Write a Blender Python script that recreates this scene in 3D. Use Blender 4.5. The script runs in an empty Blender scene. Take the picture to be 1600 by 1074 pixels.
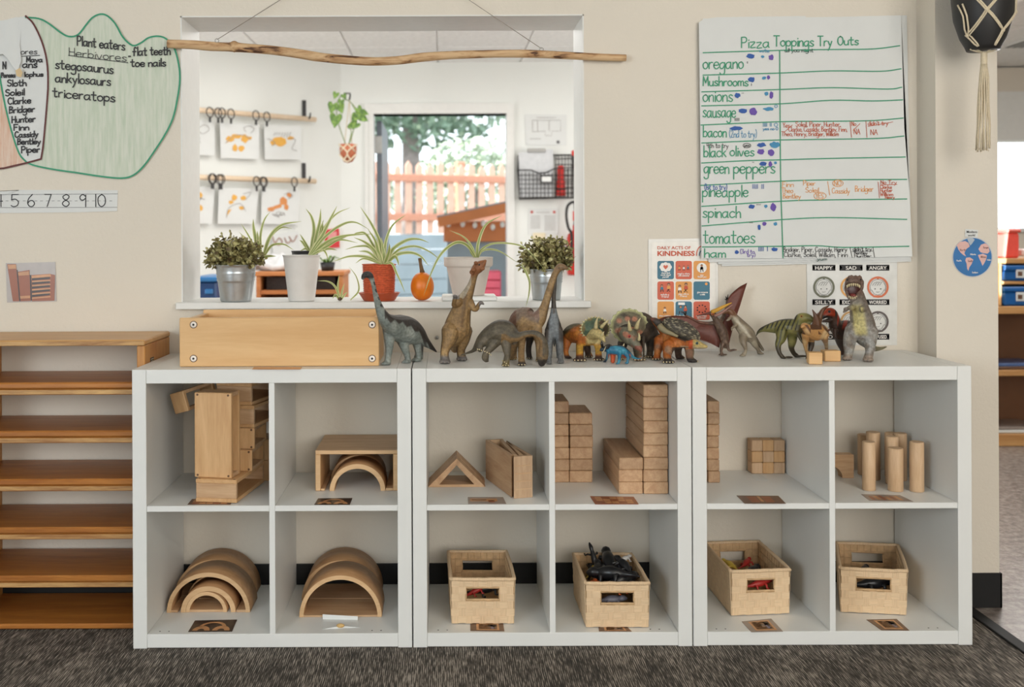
import bpy, bmesh, math, random
import numpy as np
from mathutils import Vector, Matrix, noise as mnoise
random.seed(7)
SC = bpy.context.scene
COL = SC.collection
PI = math.pi
# ---------------------------------------------------------------- camera
F = 1555.6            # focal length in pixels of the 1600 px wide frame (35 mm lens)
CU, CV = 695.0, 370.0 # principal point (shifted lens)
CAM = Vector((0.0, -3.146, 1.1335))
ROLL = 0.0045
cd = bpy.data.cameras.new('camera'); cam = bpy.data.objects.new('camera', cd); COL.objects.link(cam)
cd.sensor_width = 36.0; cd.lens = 35.0
cd.shift_x = (800-CU)/1600.0; cd.shift_y = -(537-CV)/1600.0
cam.location = CAM
cam.rotation_euler = (Matrix.Rotation(ROLL, 3, 'Y') @ Matrix.Rotation(PI/2, 3, 'X')).to_euler()
cd.dof.use_dof = True; cd.dof.focus_distance = 2.95; cd.dof.aperture_fstop = 2.8
cd.clip_start = 0.05
SC.camera = cam
# ---------------------------------------------------------------- light
SC.view_settings.view_transform = 'Standard'; SC.view_settings.look = 'None'
SC.view_settings.exposure = 0.07; SC.view_settings.gamma = 1.0; SC.view_settings.use_curve_mapping = False
wd = bpy.data.worlds.new('sky'); SC.world = wd; wd.use_nodes = True
wn = wd.node_tree.nodes; wn['Background'].inputs[0].default_value = (0.86, 0.94, 1.0, 1); wn['Background'].inputs[1].default_value = 2.5
def sun(name, rot, energy, col, ang=2.0):
    l = bpy.data.lights.new(name, 'SUN'); l.energy = energy; l.color = col; l.angle = math.radians(ang)
    o = bpy.data.objects.new(name, l); COL.objects.link(o); o.rotation_euler = [math.radians(a) for a in rot]; return o
def area(name, loc, target, sx, sy, energy, col):
    l = bpy.data.lights.new(name, 'AREA'); l.shape = 'RECTANGLE'; l.size = sx; l.size_y = sy; l.energy = energy; l.color = col
    o = bpy.data.objects.new(name, l); COL.objects.link(o); o.location = loc
    o.rotation_euler = (Vector(target)-Vector(loc)).to_track_quat('-Z', 'Y').to_euler(); return o
sun('sun', (42, 0, -78), 9.0, (1.0, .95, .86))
area('daylight_window_left', (-3.1, -4.1, 1.5), (0.6, -0.3, 0.7), 2.6, 1.6, 118, (.84, .93, 1.0))
area('daylight_window_rear', (1.8, -5.8, 1.6), (0.6, 0, 0.8), 3.2, 1.6, 104, (1.0, .98, .94))  # added fill from behind the camera, evens the light along the wall
area('ceiling_lamp_front', (1.5, -2.6, 2.40), (0.6, -1.2, 0), 1.2, 1.2, 25, (1.0, .88, .72))
area('back_room_window_left', (-3.6, 1.2, 1.4), (0.0, 2.6, 2.0), 1.8, 1.4, 50, (.97, .985, 1.0))  # added area lamp out of view, brightens the ceiling and door wall
area('back_room_window_right', (2.9, 1.6, 1.5), (-1.5, 2.8, 2.0), 1.6, 1.4, 50, (1.0, .985, .96))  # added area lamp out of view, brightens the art wall and left reveal
area('ceiling_lamp_back_room', (0.0, 2.3, 2.40), (0.0, 2.3, 0), 2.4, 2.0, 36, (1.0, .985, .96))  # added overhead area lamp, lifts the back room towards white
area('ceiling_lamp_side_room', (3.6, 2.0, 2.40), (3.6, 2.0, 0), 1.2, 1.2, 26, (1.0, .98, .94))

# ---------------------------------------------------------------- helpers
def W(u, v, y):
    """world point on the plane Y=y seen at the photograph's pixel (u,v)"""
    Z = y - CAM.y
    x, up = u-CU, CV-v
    c, s = math.cos(ROLL), math.sin(ROLL)
    x, up = x*c + up*s, up*c - x*s
    return Vector((x*Z/F, y, CAM.z + up*Z/F))
def WZ(u, v, z):
    """world point on the level z seen at pixel (u,v)"""
    x, up = u-CU, CV-v
    c, s = math.cos(ROLL), math.sin(ROLL)
    x, up = x*c + up*s, up*c - x*s
    Z = (z-CAM.z)*F/up
    return Vector((x*Z/F, CAM.y+Z, z))
def S(y): return (y-CAM.y)/F          # metres per pixel on the plane Y=y
def lin(c):
    return tuple(((x/255.0)/12.92 if x <= 10.3 else (((x/255.0)+.055)/1.055)**2.4) for x in c[:3])
def thing(name, label, cat, loc=(0, 0, 0), rotz=0, group=None):
    o = bpy.data.objects.new(name, None); COL.objects.link(o); o.location = loc; o.rotation_euler = (0, 0, rotz)
    o.empty_display_size = .02
    o['label'] = label; o['category'] = cat
    if group: o['group'] = group
    return o
def tag(o, label, cat, group=None, kind=None):
    o['label'] = label; o['category'] = cat
    if group: o['group'] = group
    if kind: o['kind'] = kind
    return o
def root_of(o):
    while o.parent: o = o.parent
    return o
def link(name, me, parent=None, mats=None, smooth=False, local=False):
    """one mesh object; vertices are given in world coordinates unless local"""
    if mats is not None:
        for m in (mats if isinstance(mats, (list, tuple)) else [mats]): me.materials.append(m)
    o = bpy.data.objects.new(name, me); COL.objects.link(o)
    if parent is not None:
        o.parent = parent
        if not local: me.transform(root_of(parent).matrix_basis.inverted())
    elif not local:
        n = len(me.vertices)
        if n:
            co = np.empty(n*3, 'f'); me.vertices.foreach_get('co', co); co = co.reshape(-1, 3)
            lo, hi = co.min(0), co.max(0)
            p = Vector((float(lo[0]+hi[0])/2, float(lo[1]+hi[1])/2, float(lo[2])))
            me.transform(Matrix.Translation(-p)); o.location = p
    if smooth: me.polygons.foreach_set('use_smooth', [True]*len(me.polygons))
    return o
def from_bm(name, bm, parent=None, mats=None, smooth=False, local=False):
    bmesh.ops.recalc_face_normals(bm, faces=bm.faces)
    me = bpy.data.meshes.new(name); bm.to_mesh(me); bm.free()
    return link(name, me, parent, mats, smooth, local)
def from_vf(name, vs, fs, parent=None, mats=None, smooth=False, local=False, mi=None):
    me = bpy.data.meshes.new(name); me.from_pydata([tuple(v) for v in vs], [], fs)
    if mi is not None: me.polygons.foreach_set('material_index', mi)
    me.update(); return link(name, me, parent, mats, smooth, local)
def bx(bm, x0, x1, y0, y1, z0, z1, bev=0.0, M=None, mi=0):
    r = bmesh.ops.create_cube(bm, size=1.0)
    vs = r['verts']
    bmesh.ops.scale(bm, verts=vs, vec=(x1-x0, y1-y0, z1-z0))
    bmesh.ops.translate(bm, verts=vs, vec=((x0+x1)/2, (y0+y1)/2, (z0+z1)/2))
    fs = list({f for v in vs for f in v.link_faces})
    if bev > 0:
        es = list({e for v in vs for e in v.link_edges})
        rr = bmesh.ops.bevel(bm, geom=es, offset=bev, segments=1, affect='EDGES', profile=.5)
        vs = list({v for f in rr['faces'] for v in f.verts} | {v for v in vs if v.is_valid})
        fs = list({f for v in vs for f in v.link_faces})
    for f in fs: f.material_index = mi
    if M is not None: bmesh.ops.transform(bm, matrix=M, verts=vs)
    return vs
def box(name, x0, x1, y0, y1, z0, z1, mats, parent=None, bev=.0015, M=None):
    bm = bmesh.new(); bx(bm, x0, x1, y0, y1, z0, z1, bev, M)
    return from_bm(name, bm, parent, mats)
def structure(o):
    o['kind'] = 'structure'; return o
def lathe(prof, seg=32, cx=0, cy=0, closed=False):
    """vertices/faces of a turned shape: prof = [(r,z),...]"""
    vs, fs = [], []
    for r, z in prof:
        for k in range(seg):
            a = 2*PI*k/seg; vs.append((cx+r*math.cos(a), cy+r*math.sin(a), z))
    n = len(prof)
    for i in range(n-1):
        for k in range(seg):
            a, b = i*seg+k, i*seg+(k+1) % seg
            fs.append((a, b, b+seg, a+seg))
    fs.append(tuple(range(seg))[::-1]); fs.append(tuple(range((n-1)*seg, n*seg)))
    return vs, fs
def cr(pts, n=4):
    """Catmull-Rom through points (tuples of any length)"""
    P = [np.array(p, float) for p in pts]
    if len(P) < 3: return [tuple(p) for p in P]
    P = [2*P[0]-P[1]]+P+[2*P[-1]-P[-2]]
    out = []
    for i in range(1, len(P)-2):
        for k in range(n):
            t = k/n
            out.append(tuple(.5*((2*P[i])+(-P[i-1]+P[i+1])*t+(2*P[i-1]-5*P[i]+4*P[i+1]-P[i+2])*t*t+(-P[i-1]+3*P[i]-3*P[i+1]+P[i+2])*t**3)))
    out.append(tuple(P[-2])); return out
def tube(pts, seg=10, vs=None, fs=None, up=None, cap=True):
    """swept tube; pts = [(x,y,z,r) or (x,y,z,ra,rb)]; ra lies across, rb along the 'up' direction"""
    vs = [] if vs is None else vs; fs = [] if fs is None else fs
    b0 = len(vs); n = len(pts)
    P = [Vector(p[:3]) for p in pts]
    up = Vector(up) if up is not None else None
    prev = None
    for i in range(n):
        t = (P[min(i+1, n-1)]-P[max(i-1, 0)])
        t = t.normalized() if t.length > 1e-9 else Vector((0, 0, 1))
        if up is not None:
            a = t.cross(up)
            if a.length < 1e-4: a = t.cross(Vector((0.3, 0.5, .8)))
            a.normalize()
        else:
            if prev is None:
                h = Vector((0, 0, 1)) if abs(t.z) < .9 else Vector((1, 0, 0))
                a = t.cross(h).normalized()
            else:
                a = (prev - t*prev.dot(t)).normalized()
        prev = a
        b = a.cross(t).normalized()
        ra = pts[i][3]; rb = pts[i][4] if len(pts[i]) > 4 else ra
        for k in range(seg):
            w = 2*PI*k/seg
            vs.append(P[i]+a*(ra*math.cos(w))+b*(rb*math.sin(w)))
    for i in range(n-1):
        for k in range(seg):
            a0, b_ = b0+i*seg+k, b0+i*seg+(k+1) % seg
            fs.append((a0, b_, b_+seg, a0+seg))
    if cap:
        fs.append(tuple(b0+k for k in range(seg))[::-1]); fs.append(tuple(b0+(n-1)*seg+k for k in range(seg)))
    return vs, fs
def ball(c, rx, ry=None, rz=None, seg=12, rings=8, vs=None, fs=None, M=None):
    vs = [] if vs is None else vs; fs = [] if fs is None else fs
    ry = rx if ry is None else ry; rz = rx if rz is None else rz
    b0 = len(vs); c = Vector(c)
    for i in range(rings+1):
        th = PI*i/rings
        for k in range(seg):
            a = 2*PI*k/seg
            p = Vector((rx*math.sin(th)*math.cos(a), ry*math.sin(th)*math.sin(a), rz*math.cos(th)))
            vs.append(c+(M @ p if M is not None else p))
    for i in range(rings):
        for k in range(seg):
            a0, b_ = b0+i*seg+k, b0+i*seg+(k+1) % seg
            fs.append((a0, a0+seg, b_+seg, b_))
    return vs, fs

# ---------------------------------------------------------------- materials
def _nt(name):
    m = bpy.data.materials.new(name); m.use_nodes = True
    t = m.node_tree; b = t.nodes['Principled BSDF']; return m, t, b
def N(t, typ, **kw):
    n = t.nodes.new(typ)
    for k, v in kw.items():
        if k in n.inputs: n.inputs[k].default_value = v
        else: setattr(n, k, v)
    return n
def plain(name, rgb, rough=.5, metal=0.0, var=.06, scale=30, bump=0.0, bscale=200, coat=0, trans=0.0, sub=0.0):
    """colour with a little noise and optional fine relief"""
    m, t, b = _nt(name); c = lin(rgb)
    tc = N(t, 'ShaderNodeTexCoord')
    ns = N(t, 'ShaderNodeTexNoise', Scale=scale, Detail=3.0); t.links.new(tc.outputs['Object'], ns.inputs['Vector'])
    rp = N(t, 'ShaderNodeValToRGB')
    rp.color_ramp.elements[0].position = .3; rp.color_ramp.elements[1].position = .7
    rp.color_ramp.elements[0].color = (*[x*(1-var) for x in c], 1); rp.color_ramp.elements[1].color = (*[min(1, x*(1+var)) for x in c], 1)
    t.links.new(ns.outputs[0], rp.inputs[0]); t.links.new(rp.outputs[0], b.inputs['Base Color'])
    b.inputs['Roughness'].default_value = rough; b.inputs['Metallic'].default_value = metal
    if coat: b.inputs['Coat Weight'].default_value = coat
    if trans: b.inputs['Transmission Weight'].default_value = trans
    if sub:
        b.inputs['Subsurface Weight'].default_value = sub; b.inputs['Subsurface Radius'].default_value = (.004, .003, .002)
    if bump:
        n2 = N(t, 'ShaderNodeTexNoise', Scale=bscale, Detail=4.0); t.links.new(tc.outputs['Object'], n2.inputs['Vector'])
        bp = N(t, 'ShaderNodeBump', Strength=bump, Distance=.002); t.links.new(n2.outputs[0], bp.inputs['Height']); t.links.new(bp.outputs[0], b.inputs['Normal'])
    return m
def wood(name, light, dark, axis='x', scale=1.0, rough=.45, knots=.5, rand=.12, fine=1.0):
    """grain running along an object axis; each object gets its own shift and tone"""
    m, t, b = _nt(name)
    tc = N(t, 'ShaderNodeTexCoord'); oi = N(t, 'ShaderNodeObjectInfo')
    add = N(t, 'ShaderNodeVectorMath', operation='ADD'); sc = N(t, 'ShaderNodeVectorMath', operation='SCALE'); sc.inputs['Scale'].default_value = 13.7
    cmb = N(t, 'ShaderNodeCombineXYZ')
    for k in range(3): t.links.new(oi.outputs['Random'], cmb.inputs[k])
    t.links.new(cmb.outputs[0], sc.inputs[0])
    t.links.new(tc.outputs['Object'], add.inputs[0]); t.links.new(sc.outputs[0], add.inputs[1])
    mp = N(t, 'ShaderNodeMapping')
    s = {'x': (1.5, 14, 14), 'y': (14, 1.5, 14), 'z': (14, 14, 1.5)}[axis]
    mp.inputs['Scale'].default_value = [q*scale for q in s]
    t.links.new(add.outputs[0], mp.inputs['Vector'])
    n1 = N(t, 'ShaderNodeTexNoise', Scale=1.6, Detail=5.0, Roughness=.6, Distortion=.9); t.links.new(mp.outputs[0], n1.inputs['Vector'])
    mp2 = N(t, 'ShaderNodeMapping'); mp2.inputs['Scale'].default_value = [q*scale*8*fine for q in s]; t.links.new(add.outputs[0], mp2.inputs['Vector'])
    n2 = N(t, 'ShaderNodeTexNoise', Scale=1.5, Detail=3.0); t.links.new(mp2.outputs[0], n2.inputs['Vector'])
    mx = N(t, 'ShaderNodeMath', operation='MULTIPLY_ADD'); mx.inputs[1].default_value = .35; t.links.new(n2.outputs[0], mx.inputs[0]); t.links.new(n1.outputs[0], mx.inputs[2])
    rp = N(t, 'ShaderNodeValToRGB'); e = rp.color_ramp.elements
    e[0].position = .42; e[1].position = .86; e[0].color = (*lin(light), 1); e[1].color = (*lin(dark), 1)
    t.links.new(mx.outputs[0], rp.inputs[0])
    hs = N(t, 'ShaderNodeHueSaturation')
    mr = N(t, 'ShaderNodeMapRange'); mr.inputs['To Min'].default_value = 1-rand; mr.inputs['To Max'].default_value = 1+rand
    t.links.new(oi.outputs['Random'], mr.inputs['Value']); t.links.new(mr.outputs[0], hs.inputs['Value'])
    t.links.new(rp.outputs[0], hs.inputs['Color']); t.links.new(hs.outputs[0], b.inputs['Base Color'])
    b.inputs['Roughness'].default_value = rough
    bp = N(t, 'ShaderNodeBump', Strength=.12, Distance=.001); t.links.new(n2.outputs[0], bp.inputs['Height']); t.links.new(bp.outputs[0], b.inputs['Normal'])
    return m
def vcol(name, rough=.55, bump=.35, bscale=420, mottle=.30, coat=0.0):
    """painted plastic: colour attribute 'paint' with mottling and a scaly relief"""
    m, t, b = _nt(name)
    at = N(t, 'ShaderNodeAttribute', attribute_name='paint'); tc = N(t, 'ShaderNodeTexCoord')
    ns = N(t, 'ShaderNodeTexNoise', Scale=140.0, Detail=4.0); t.links.new(tc.outputs['Object'], ns.inputs['Vector'])
    mr = N(t, 'ShaderNodeMapRange'); mr.inputs['From Min'].default_value = .3; mr.inputs['From Max'].default_value = .7
    mr.inputs['To Min'].default_value = 1-mottle; mr.inputs['To Max'].default_value = 1+mottle
    t.links.new(ns.outputs[0], mr.inputs['Value'])
    hs = N(t, 'ShaderNodeHueSaturation'); t.links.new(mr.outputs[0], hs.inputs['Value']); t.links.new(at.outputs['Color'], hs.inputs['Color'])
    t.links.new(hs.outputs[0], b.inputs['Base Color']); b.inputs['Roughness'].default_value = rough
    if coat: b.inputs['Coat Weight'].default_value = coat
    vo = N(t, 'ShaderNodeTexVoronoi', Scale=float(bscale)); t.links.new(tc.outputs['Object'], vo.inputs['Vector'])
    bp = N(t, 'ShaderNodeBump', Strength=bump, Distance=.0016); bp.invert = True
    t.links.new(vo.outputs['Distance'], bp.inputs['Height']); t.links.new(bp.outputs[0], b.inputs['Normal'])
    return m
def wallmat(name, rgb, bump=.25, scale=90):
    m, t, b = _nt(name); c = lin(rgb)
    tc = N(t, 'ShaderNodeTexCoord')
    n1 = N(t, 'ShaderNodeTexNoise', Scale=1.2, Detail=3.0); t.links.new(tc.outputs['Object'], n1.inputs['Vector'])
    rp = N(t, 'ShaderNodeValToRGB'); rp.color_ramp.elements[0].position = .35; rp.color_ramp.elements[1].position = .65
    rp.color_ramp.elements[0].color = (*[x*.975 for x in c], 1); rp.color_ramp.elements[1].color = (*[min(1, x*1.02) for x in c], 1)
    t.links.new(n1.outputs[0], rp.inputs[0]); t.links.new(rp.outputs[0], b.inputs['Base Color'])
    n2 = N(t, 'ShaderNodeTexNoise', Scale=float(scale), Detail=3.0, Roughness=.55); t.links.new(tc.outputs['Object'], n2.inputs['Vector'])
    bp = N(t, 'ShaderNodeBump', Strength=bump, Distance=.004); t.links.new(n2.outputs[0], bp.inputs['Height']); t.links.new(bp.outputs[0], b.inputs['Normal'])
    b.inputs['Roughness'].default_value = .75
    return m
def carpetmat():
    m, t, b = _nt('carpet')
    tc = N(t, 'ShaderNodeTexCoord')
    mp = N(t, 'ShaderNodeMapping'); mp.inputs['Scale'].default_value = (330, 21, 1); t.links.new(tc.outputs['Object'], mp.inputs['Vector'])
    n1 = N(t, 'ShaderNodeTexNoise', Scale=1.0, Detail=2.0, Roughness=.6); t.links.new(mp.outputs[0], n1.inputs['Vector'])
    mp2 = N(t, 'ShaderNodeMapping'); mp2.inputs['Scale'].default_value = (9, 4, 1); t.links.new(tc.outputs['Object'], mp2.inputs['Vector'])
    n2 = N(t, 'ShaderNodeTexNoise', Scale=1.0, Detail=3.0); t.links.new(mp2.outputs[0], n2.inputs['Vector'])
    ma = N(t, 'ShaderNodeMath', operation='MULTIPLY_ADD'); ma.inputs[1].default_value = .35; t.links.new(n2.outputs[0], ma.inputs[0]); t.links.new(n1.outputs[0], ma.inputs[2])
    sp = N(t, 'ShaderNodeSeparateXYZ'); t.links.new(tc.outputs['Object'], sp.inputs[0])
    mu = N(t, 'ShaderNodeMath', operation='MULTIPLY_ADD'); mu.inputs[1].default_value = 1180.0; t.links.new(sp.outputs[0], mu.inputs[0]); t.links.new(n2.outputs[0], mu.inputs[2])
    si = N(t, 'ShaderNodeMath', operation='SINE'); t.links.new(mu.outputs[0], si.inputs[0])
    ma0 = ma; ma = N(t, 'ShaderNodeMath', operation='MULTIPLY_ADD'); ma.inputs[1].default_value = .075; t.links.new(si.outputs[0], ma.inputs[0]); t.links.new(ma0.outputs[0], ma.inputs[2])
    rp = N(t, 'ShaderNodeValToRGB'); e = rp.color_ramp.elements
    e[0].position = .52; e[0].color = (*lin((40, 37, 34)), 1); e[1].position = .86; e[1].color = (*lin((172, 162, 150)), 1)
    x = e.new(.69); x.color = (*lin((80, 73, 65)), 1)
    t.links.new(ma.outputs[0], rp.inputs[0]); t.links.new(rp.outputs[0], b.inputs['Base Color']); b.inputs['Roughness'].default_value = .95
    bp = N(t, 'ShaderNodeBump', Strength=.6, Distance=.004); t.links.new(n1.outputs[0], bp.inputs['Height']); t.links.new(bp.outputs[0], b.inputs['Normal'])
    return m
def vinylmat():
    m, t, b = _nt('speckled_vinyl')
    tc = N(t, 'ShaderNodeTexCoord'); vo = N(t, 'ShaderNodeTexNoise', Scale=34.0, Detail=6.0, Roughness=.75); t.links.new(tc.outputs['Object'], vo.inputs['Vector'])
    rp = N(t, 'ShaderNodeValToRGB'); e = rp.color_ramp.elements
    e[0].position = .36; e[0].color = (*lin((92, 84, 79)), 1); e[1].position = .68; e[1].color = (*lin((168, 160, 153)), 1)
    x = e.new(.5); x.color = (*lin((128, 118, 111)), 1)
    t.links.new(vo.outputs[0], rp.inputs[0]); t.links.new(rp.outputs[0], b.inputs['Base Color']); b.inputs['Roughness'].default_value = .35
    return m
MM = {}
M_WALL = wallmat('painted_wall', (223, 215, 201)); M_WALL2 = wallmat('back_room_wall', (229, 231, 227), .1)
M_TRIM = plain('white_trim_paint', (226, 226, 222), .4, var=.02)
M_LAM = plain('white_laminate', (226, 227, 224), .38, var=.015, scale=6)
M_CARPET = carpetmat(); M_VINYL = vinylmat()
M_BLACK = plain('black_vinyl', (14, 14, 15), .7, var=.1)
M_CEIL = plain('ceiling_tile', (244, 244, 242), .8, bump=.2, bscale=120)
M_SHELFW = wood('amber_birch', (190, 126, 58), (152, 90, 36), 'x', 1.0, .38, rand=.05)
M_SHELFT = wood('amber_birch_top', (216, 172, 114), (192, 142, 86), 'x', 1.0, .38, rand=.05)  # same birch made paler: light falling on the top board is in the colour
M_SHELFZ = wood('amber_birch_upright', (205, 152, 84), (176, 116, 56), 'z', 1.0, .38, rand=.05)
M_SHELFE = wood('ply_edge', (214, 172, 112), (150, 102, 58), 'x', 1.6, .5, rand=.05)
# ================================================================ room shell
YB_ = 4.25
WT = .213           # thickness of the wall with the hatch
CEILZ = 2.43
OX0, OX1 = W(283, 250, 0).x, W(913, 250, 0).x
OZ0, OZ1 = .930, W(600, 24, 0).z
def shell(name, *boxes, mat=None):
    bm = bmesh.new()
    for b in boxes: bx(bm, *b)
    return structure(from_bm(name, bm, None, mat))
PX0, PX1, PY = 1.493, 1.681, -.12      # pilaster at the right end of the wall
shell('wall_front', (-3.2, OX0, 0, WT, 0, CEILZ), (OX1, PX0+.02, 0, WT, 0, CEILZ), (OX0, OX1, 0, WT, 0, OZ0-.022), (OX0, OX1, 0, WT, OZ1, CEILZ), mat=M_WALL)
shell('wall_pilaster', (PX0, PX1, PY, WT, 0, CEILZ), mat=M_WALL)
shell('trim_1', (OX0-.0, OX0+.004, -.002, WT+.01, OZ0, OZ1), mat=M_TRIM)
shell('trim_2', (OX1-.004, OX1, -.002, WT+.01, OZ0, OZ1), mat=M_TRIM)
shell('trim_3', (OX0, OX1, -.002, WT+.01, OZ1-.004, OZ1), mat=M_TRIM)
s0, s1 = W(274, 475, -.03).x, W(924, 475, -.03).x
bm = bmesh.new(); bx(bm, s0, s1, -.03, 0, OZ0-.021, OZ0, .002); bx(bm, OX0, OX1, -.002, WT+.02, OZ0-.021, OZ0, .002)
structure(from_bm('window_1', bm, None, M_TRIM)).name = 'trim_4'
shell('baseboard_front', (-3.2, PX0, -.009, 0, 0, .102), mat=M_BLACK)
shell('baseboard_pilaster', (PX0-.004, PX1+.004, PY-.006, PY, 0, .104), (PX1, PX1+.005, PY-.006, WT, 0, .104), mat=M_BLACK)
# floors
bm = bmesh.new(); bx(bm, -3.2, 1.575, -6.2, WT, -.03, 0); structure(from_bm('floor', bm, None, M_CARPET))
bm = bmesh.new(); bx(bm, 1.576, 7, -6.2, 4.75, -.03, -.001); bx(bm, -4.0, 1.575, WT, YB_+.15, -.03, -.001); structure(from_bm('floor_side_room', bm, None, M_VINYL))
bm = bmesh.new()
a = WZ(1524, 958, 0); b_ = WZ(1640, 1056, 0)
bx(bm, 1.556, 1.594, -2.2, PY-.012, 0, .006, .002); structure(from_bm('trim_5', bm, None, M_BLACK))
# ceiling with tile seams, seen through the hatch and at the top right
bm = bmesh.new(); bx(bm, -4.0, 7, -6.2, 6, CEILZ+.012, CEILZ+.05); structure(from_bm('ceiling', bm, None, M_CEIL))
ce = bpy.data.objects['ceiling']
tm = None
for i in range(-3, 8):
    for j in range(0, 9):
        x0, y0 = -.35+i*.61, .3+j*.61
        if y0 > 5.2 or x0 > 4.6 or x0 < -2.0: continue
        if i < 5 and y0 < WT: continue
        if tm is None:
            t_ = box('ceiling_tile', -.3, .3, -.3, .3, 0, .014, M_CEIL, ce, .004); tm = t_.data
            tm.transform(ce.matrix_basis)
        else:
            t_ = bpy.data.objects.new('ceiling_tile', tm); COL.objects.link(t_); t_.parent = ce
        t_.location = Vector((x0, y0, CEILZ))-ce.location
# other walls of the classroom (outside the frame, they bounce the daylight)
shell('wall_left', (-3.25, -3.2, -6.2, WT, 0, CEILZ), mat=M_WALL)
shell('wall_rear', (-3.2, 7, -6.25, -6.2, 0, CEILZ), mat=M_WALL)
shell('wall_far_right', (7, 7.05, -6.2, 6, 0, CEILZ), mat=M_WALL)
# ---- back room: angled art wall, door wall, side wall
YB = 4.25
A0 = Vector((-3.4, 2.05, 0)); A1 = Vector((W(533, 300, YB).x, YB, 0)); dA = (A1-A0).normalized()
A0 = A1 - dA*3.4
nA = Vector((dA.y, -dA.x, 0))
def AW(u, v, off=0.0):
    """point on the angled art wall seen at (u,v), moved off towards the room"""
    p = W(u, v, 0); d = (p-CAM)
    k = (A1-CAM+nA*off).dot(nA)/d.dot(nA)
    return CAM+d*k
bm = bmesh.new(); q = [A0, A1, A1-nA*.1, A0-nA*.1]
vs = [Vector((p.x, p.y, z)) for z in (0, CEILZ) for p in q]
structure(from_vf('wall_art', vs, [(0, 1, 2, 3), (7, 6, 5, 4), (0, 4, 5, 1), (1, 5, 6, 2), (2, 6, 7, 3), (3, 7, 4, 0)], None, M_WALL2))
DX0, DX1 = W(579, 300, YB).x, W(797, 300, YB).x; DZ = W(700, 178, YB).z
shell('wall_back', (A1.x-.1, DX0, YB, YB+.15, 0, CEILZ), (DX1, 3.0, YB, YB+.15, 0, CEILZ), (DX0, DX1, YB, YB+.15, DZ, CEILZ), mat=M_WALL2)
shell('door_1', (DX0-.005, DX0+.025, YB-.03, YB+.15, 0, DZ), (DX1-.025, DX1+.03, YB-.03, YB+.15, 0, DZ), (DX0-.04, DX1+.03, YB-.03, YB+.15, DZ, DZ+.075), (DX0-.04, DX0-.005, YB-.02, YB, 0, DZ), mat=M_TRIM)
# open door leaf seen edge on, with its hinge
M_DOOR = plain('grey_door_paint', (104, 112, 122), .45); M_STEEL = plain('brushed_steel', (170, 170, 168), .35, .8)
dl = structure(box('door_2', DX0+.035, DX0+.075, YB+.16, YB+1.0, .02, DZ-.03, M_DOOR, None, .003))
h = box('hinge', DX0+.020, DX0+.078, YB+.148, YB+.16, W(0, 240, YB).z, W(0, 212, YB).z, M_STEEL, dl, .002)
# right hand room
shell('wall_side_room', (3.0, 7, 4.6, 4.75, 0, 1.18), (3.0, 7, 4.6, 4.75, 1.86, CEILZ), (3.0, 3.95, 4.6, 4.75, 1.18, 1.86), (5.6, 7, 4.6, 4.75, 1.18, 1.86), (3.0, 3.05, YB, 4.6, 0, CEILZ), mat=M_WALL)
shell('window_1', (3.92, 5.6, 4.57, 4.60, 1.15, 1.18), (3.92, 3.95, 4.57, 4.6, 1.18, 1.86), (3.92, 5.6, 4.57, 4.60, 1.86, 2.24), mat=M_TRIM)
shell('wall_back_left', (-4.0, -3.9, WT, 5, 0, CEILZ), mat=M_WALL2)

# ================================================================ white cube shelves
UX0 = -.8647; UW = .7695; UG = .0035; Y0, Y1 = -.400, -.011; UH = .77; TH = .0385; TD = .016
ULAB = ['white two by two cube shelf on the left holding hollow arch blocks', 'white two by two cube shelf in the middle holding stacked bricks and two baskets', 'white two by two cube shelf on the right holding pillars, cylinders and two baskets']
def ux(i): return UX0+i*(UW+UG)
for i in range(3):
    x = ux(i)
    t = thing('cube_shelf', ULAB[i], 'shelf', (x+UW/2, (Y0+Y1)/2, 0), 0, 'white cube shelves in a row')
    for a in (x, x+UW-TH): box('side_panel', a, a+TH, Y0, Y1, 0, UH, M_LAM, t, .001)
    box('top_panel', x+TH+.0004, x+UW-TH-.0004, Y0+.0005, Y1, UH-TH, UH-.0003, M_LAM, t, .001)
    box('bottom_panel', x+TH+.0004, x+UW-TH-.0004, Y0+.0005, Y1, .002, TH+.001, M_LAM, t, .001)
    box('divider', x+UW/2-TD/2, x+UW/2+TD/2, Y0+.001, Y1, TH+.001, UH-TH, M_LAM, t, .0008)
    for a, b_ in ((x+TH, x+UW/2-TD/2), (x+UW/2+TD/2, x+UW-TH)):
        box('shelf_board', a+.0003, b_-.0003, Y0+.0015, Y1, UH/2-TD/2, UH/2+TD/2, M_LAM, t, .0008)
    # small drilled peg holes near the front
    vs, fs = [], []
    for (a, b_) in ((x+TH, x+UW/2-TD/2), (x+UW/2+TD/2, x+UW-TH)):
        for k in ((.03, .055) if a < x+.1 else (.30-.055, .30-.03)):
            v2, f2 = lathe([(.0022, TH+.0012), (.0022, TH+.0016)], 8, a+k+(.0 if a < x+.1 else .02), Y0+.02)
            b0 = len(vs); vs += v2; fs += [tuple(q+b0 for q in f) for f in f2]
    o = from_vf('screw_hole', vs, fs, t, M_BLACK); o['kind'] = 'stuff'
FZ0 = TH+.001; FZ1 = UH/2+TD/2     # floor levels of the two rows of cells

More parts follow.
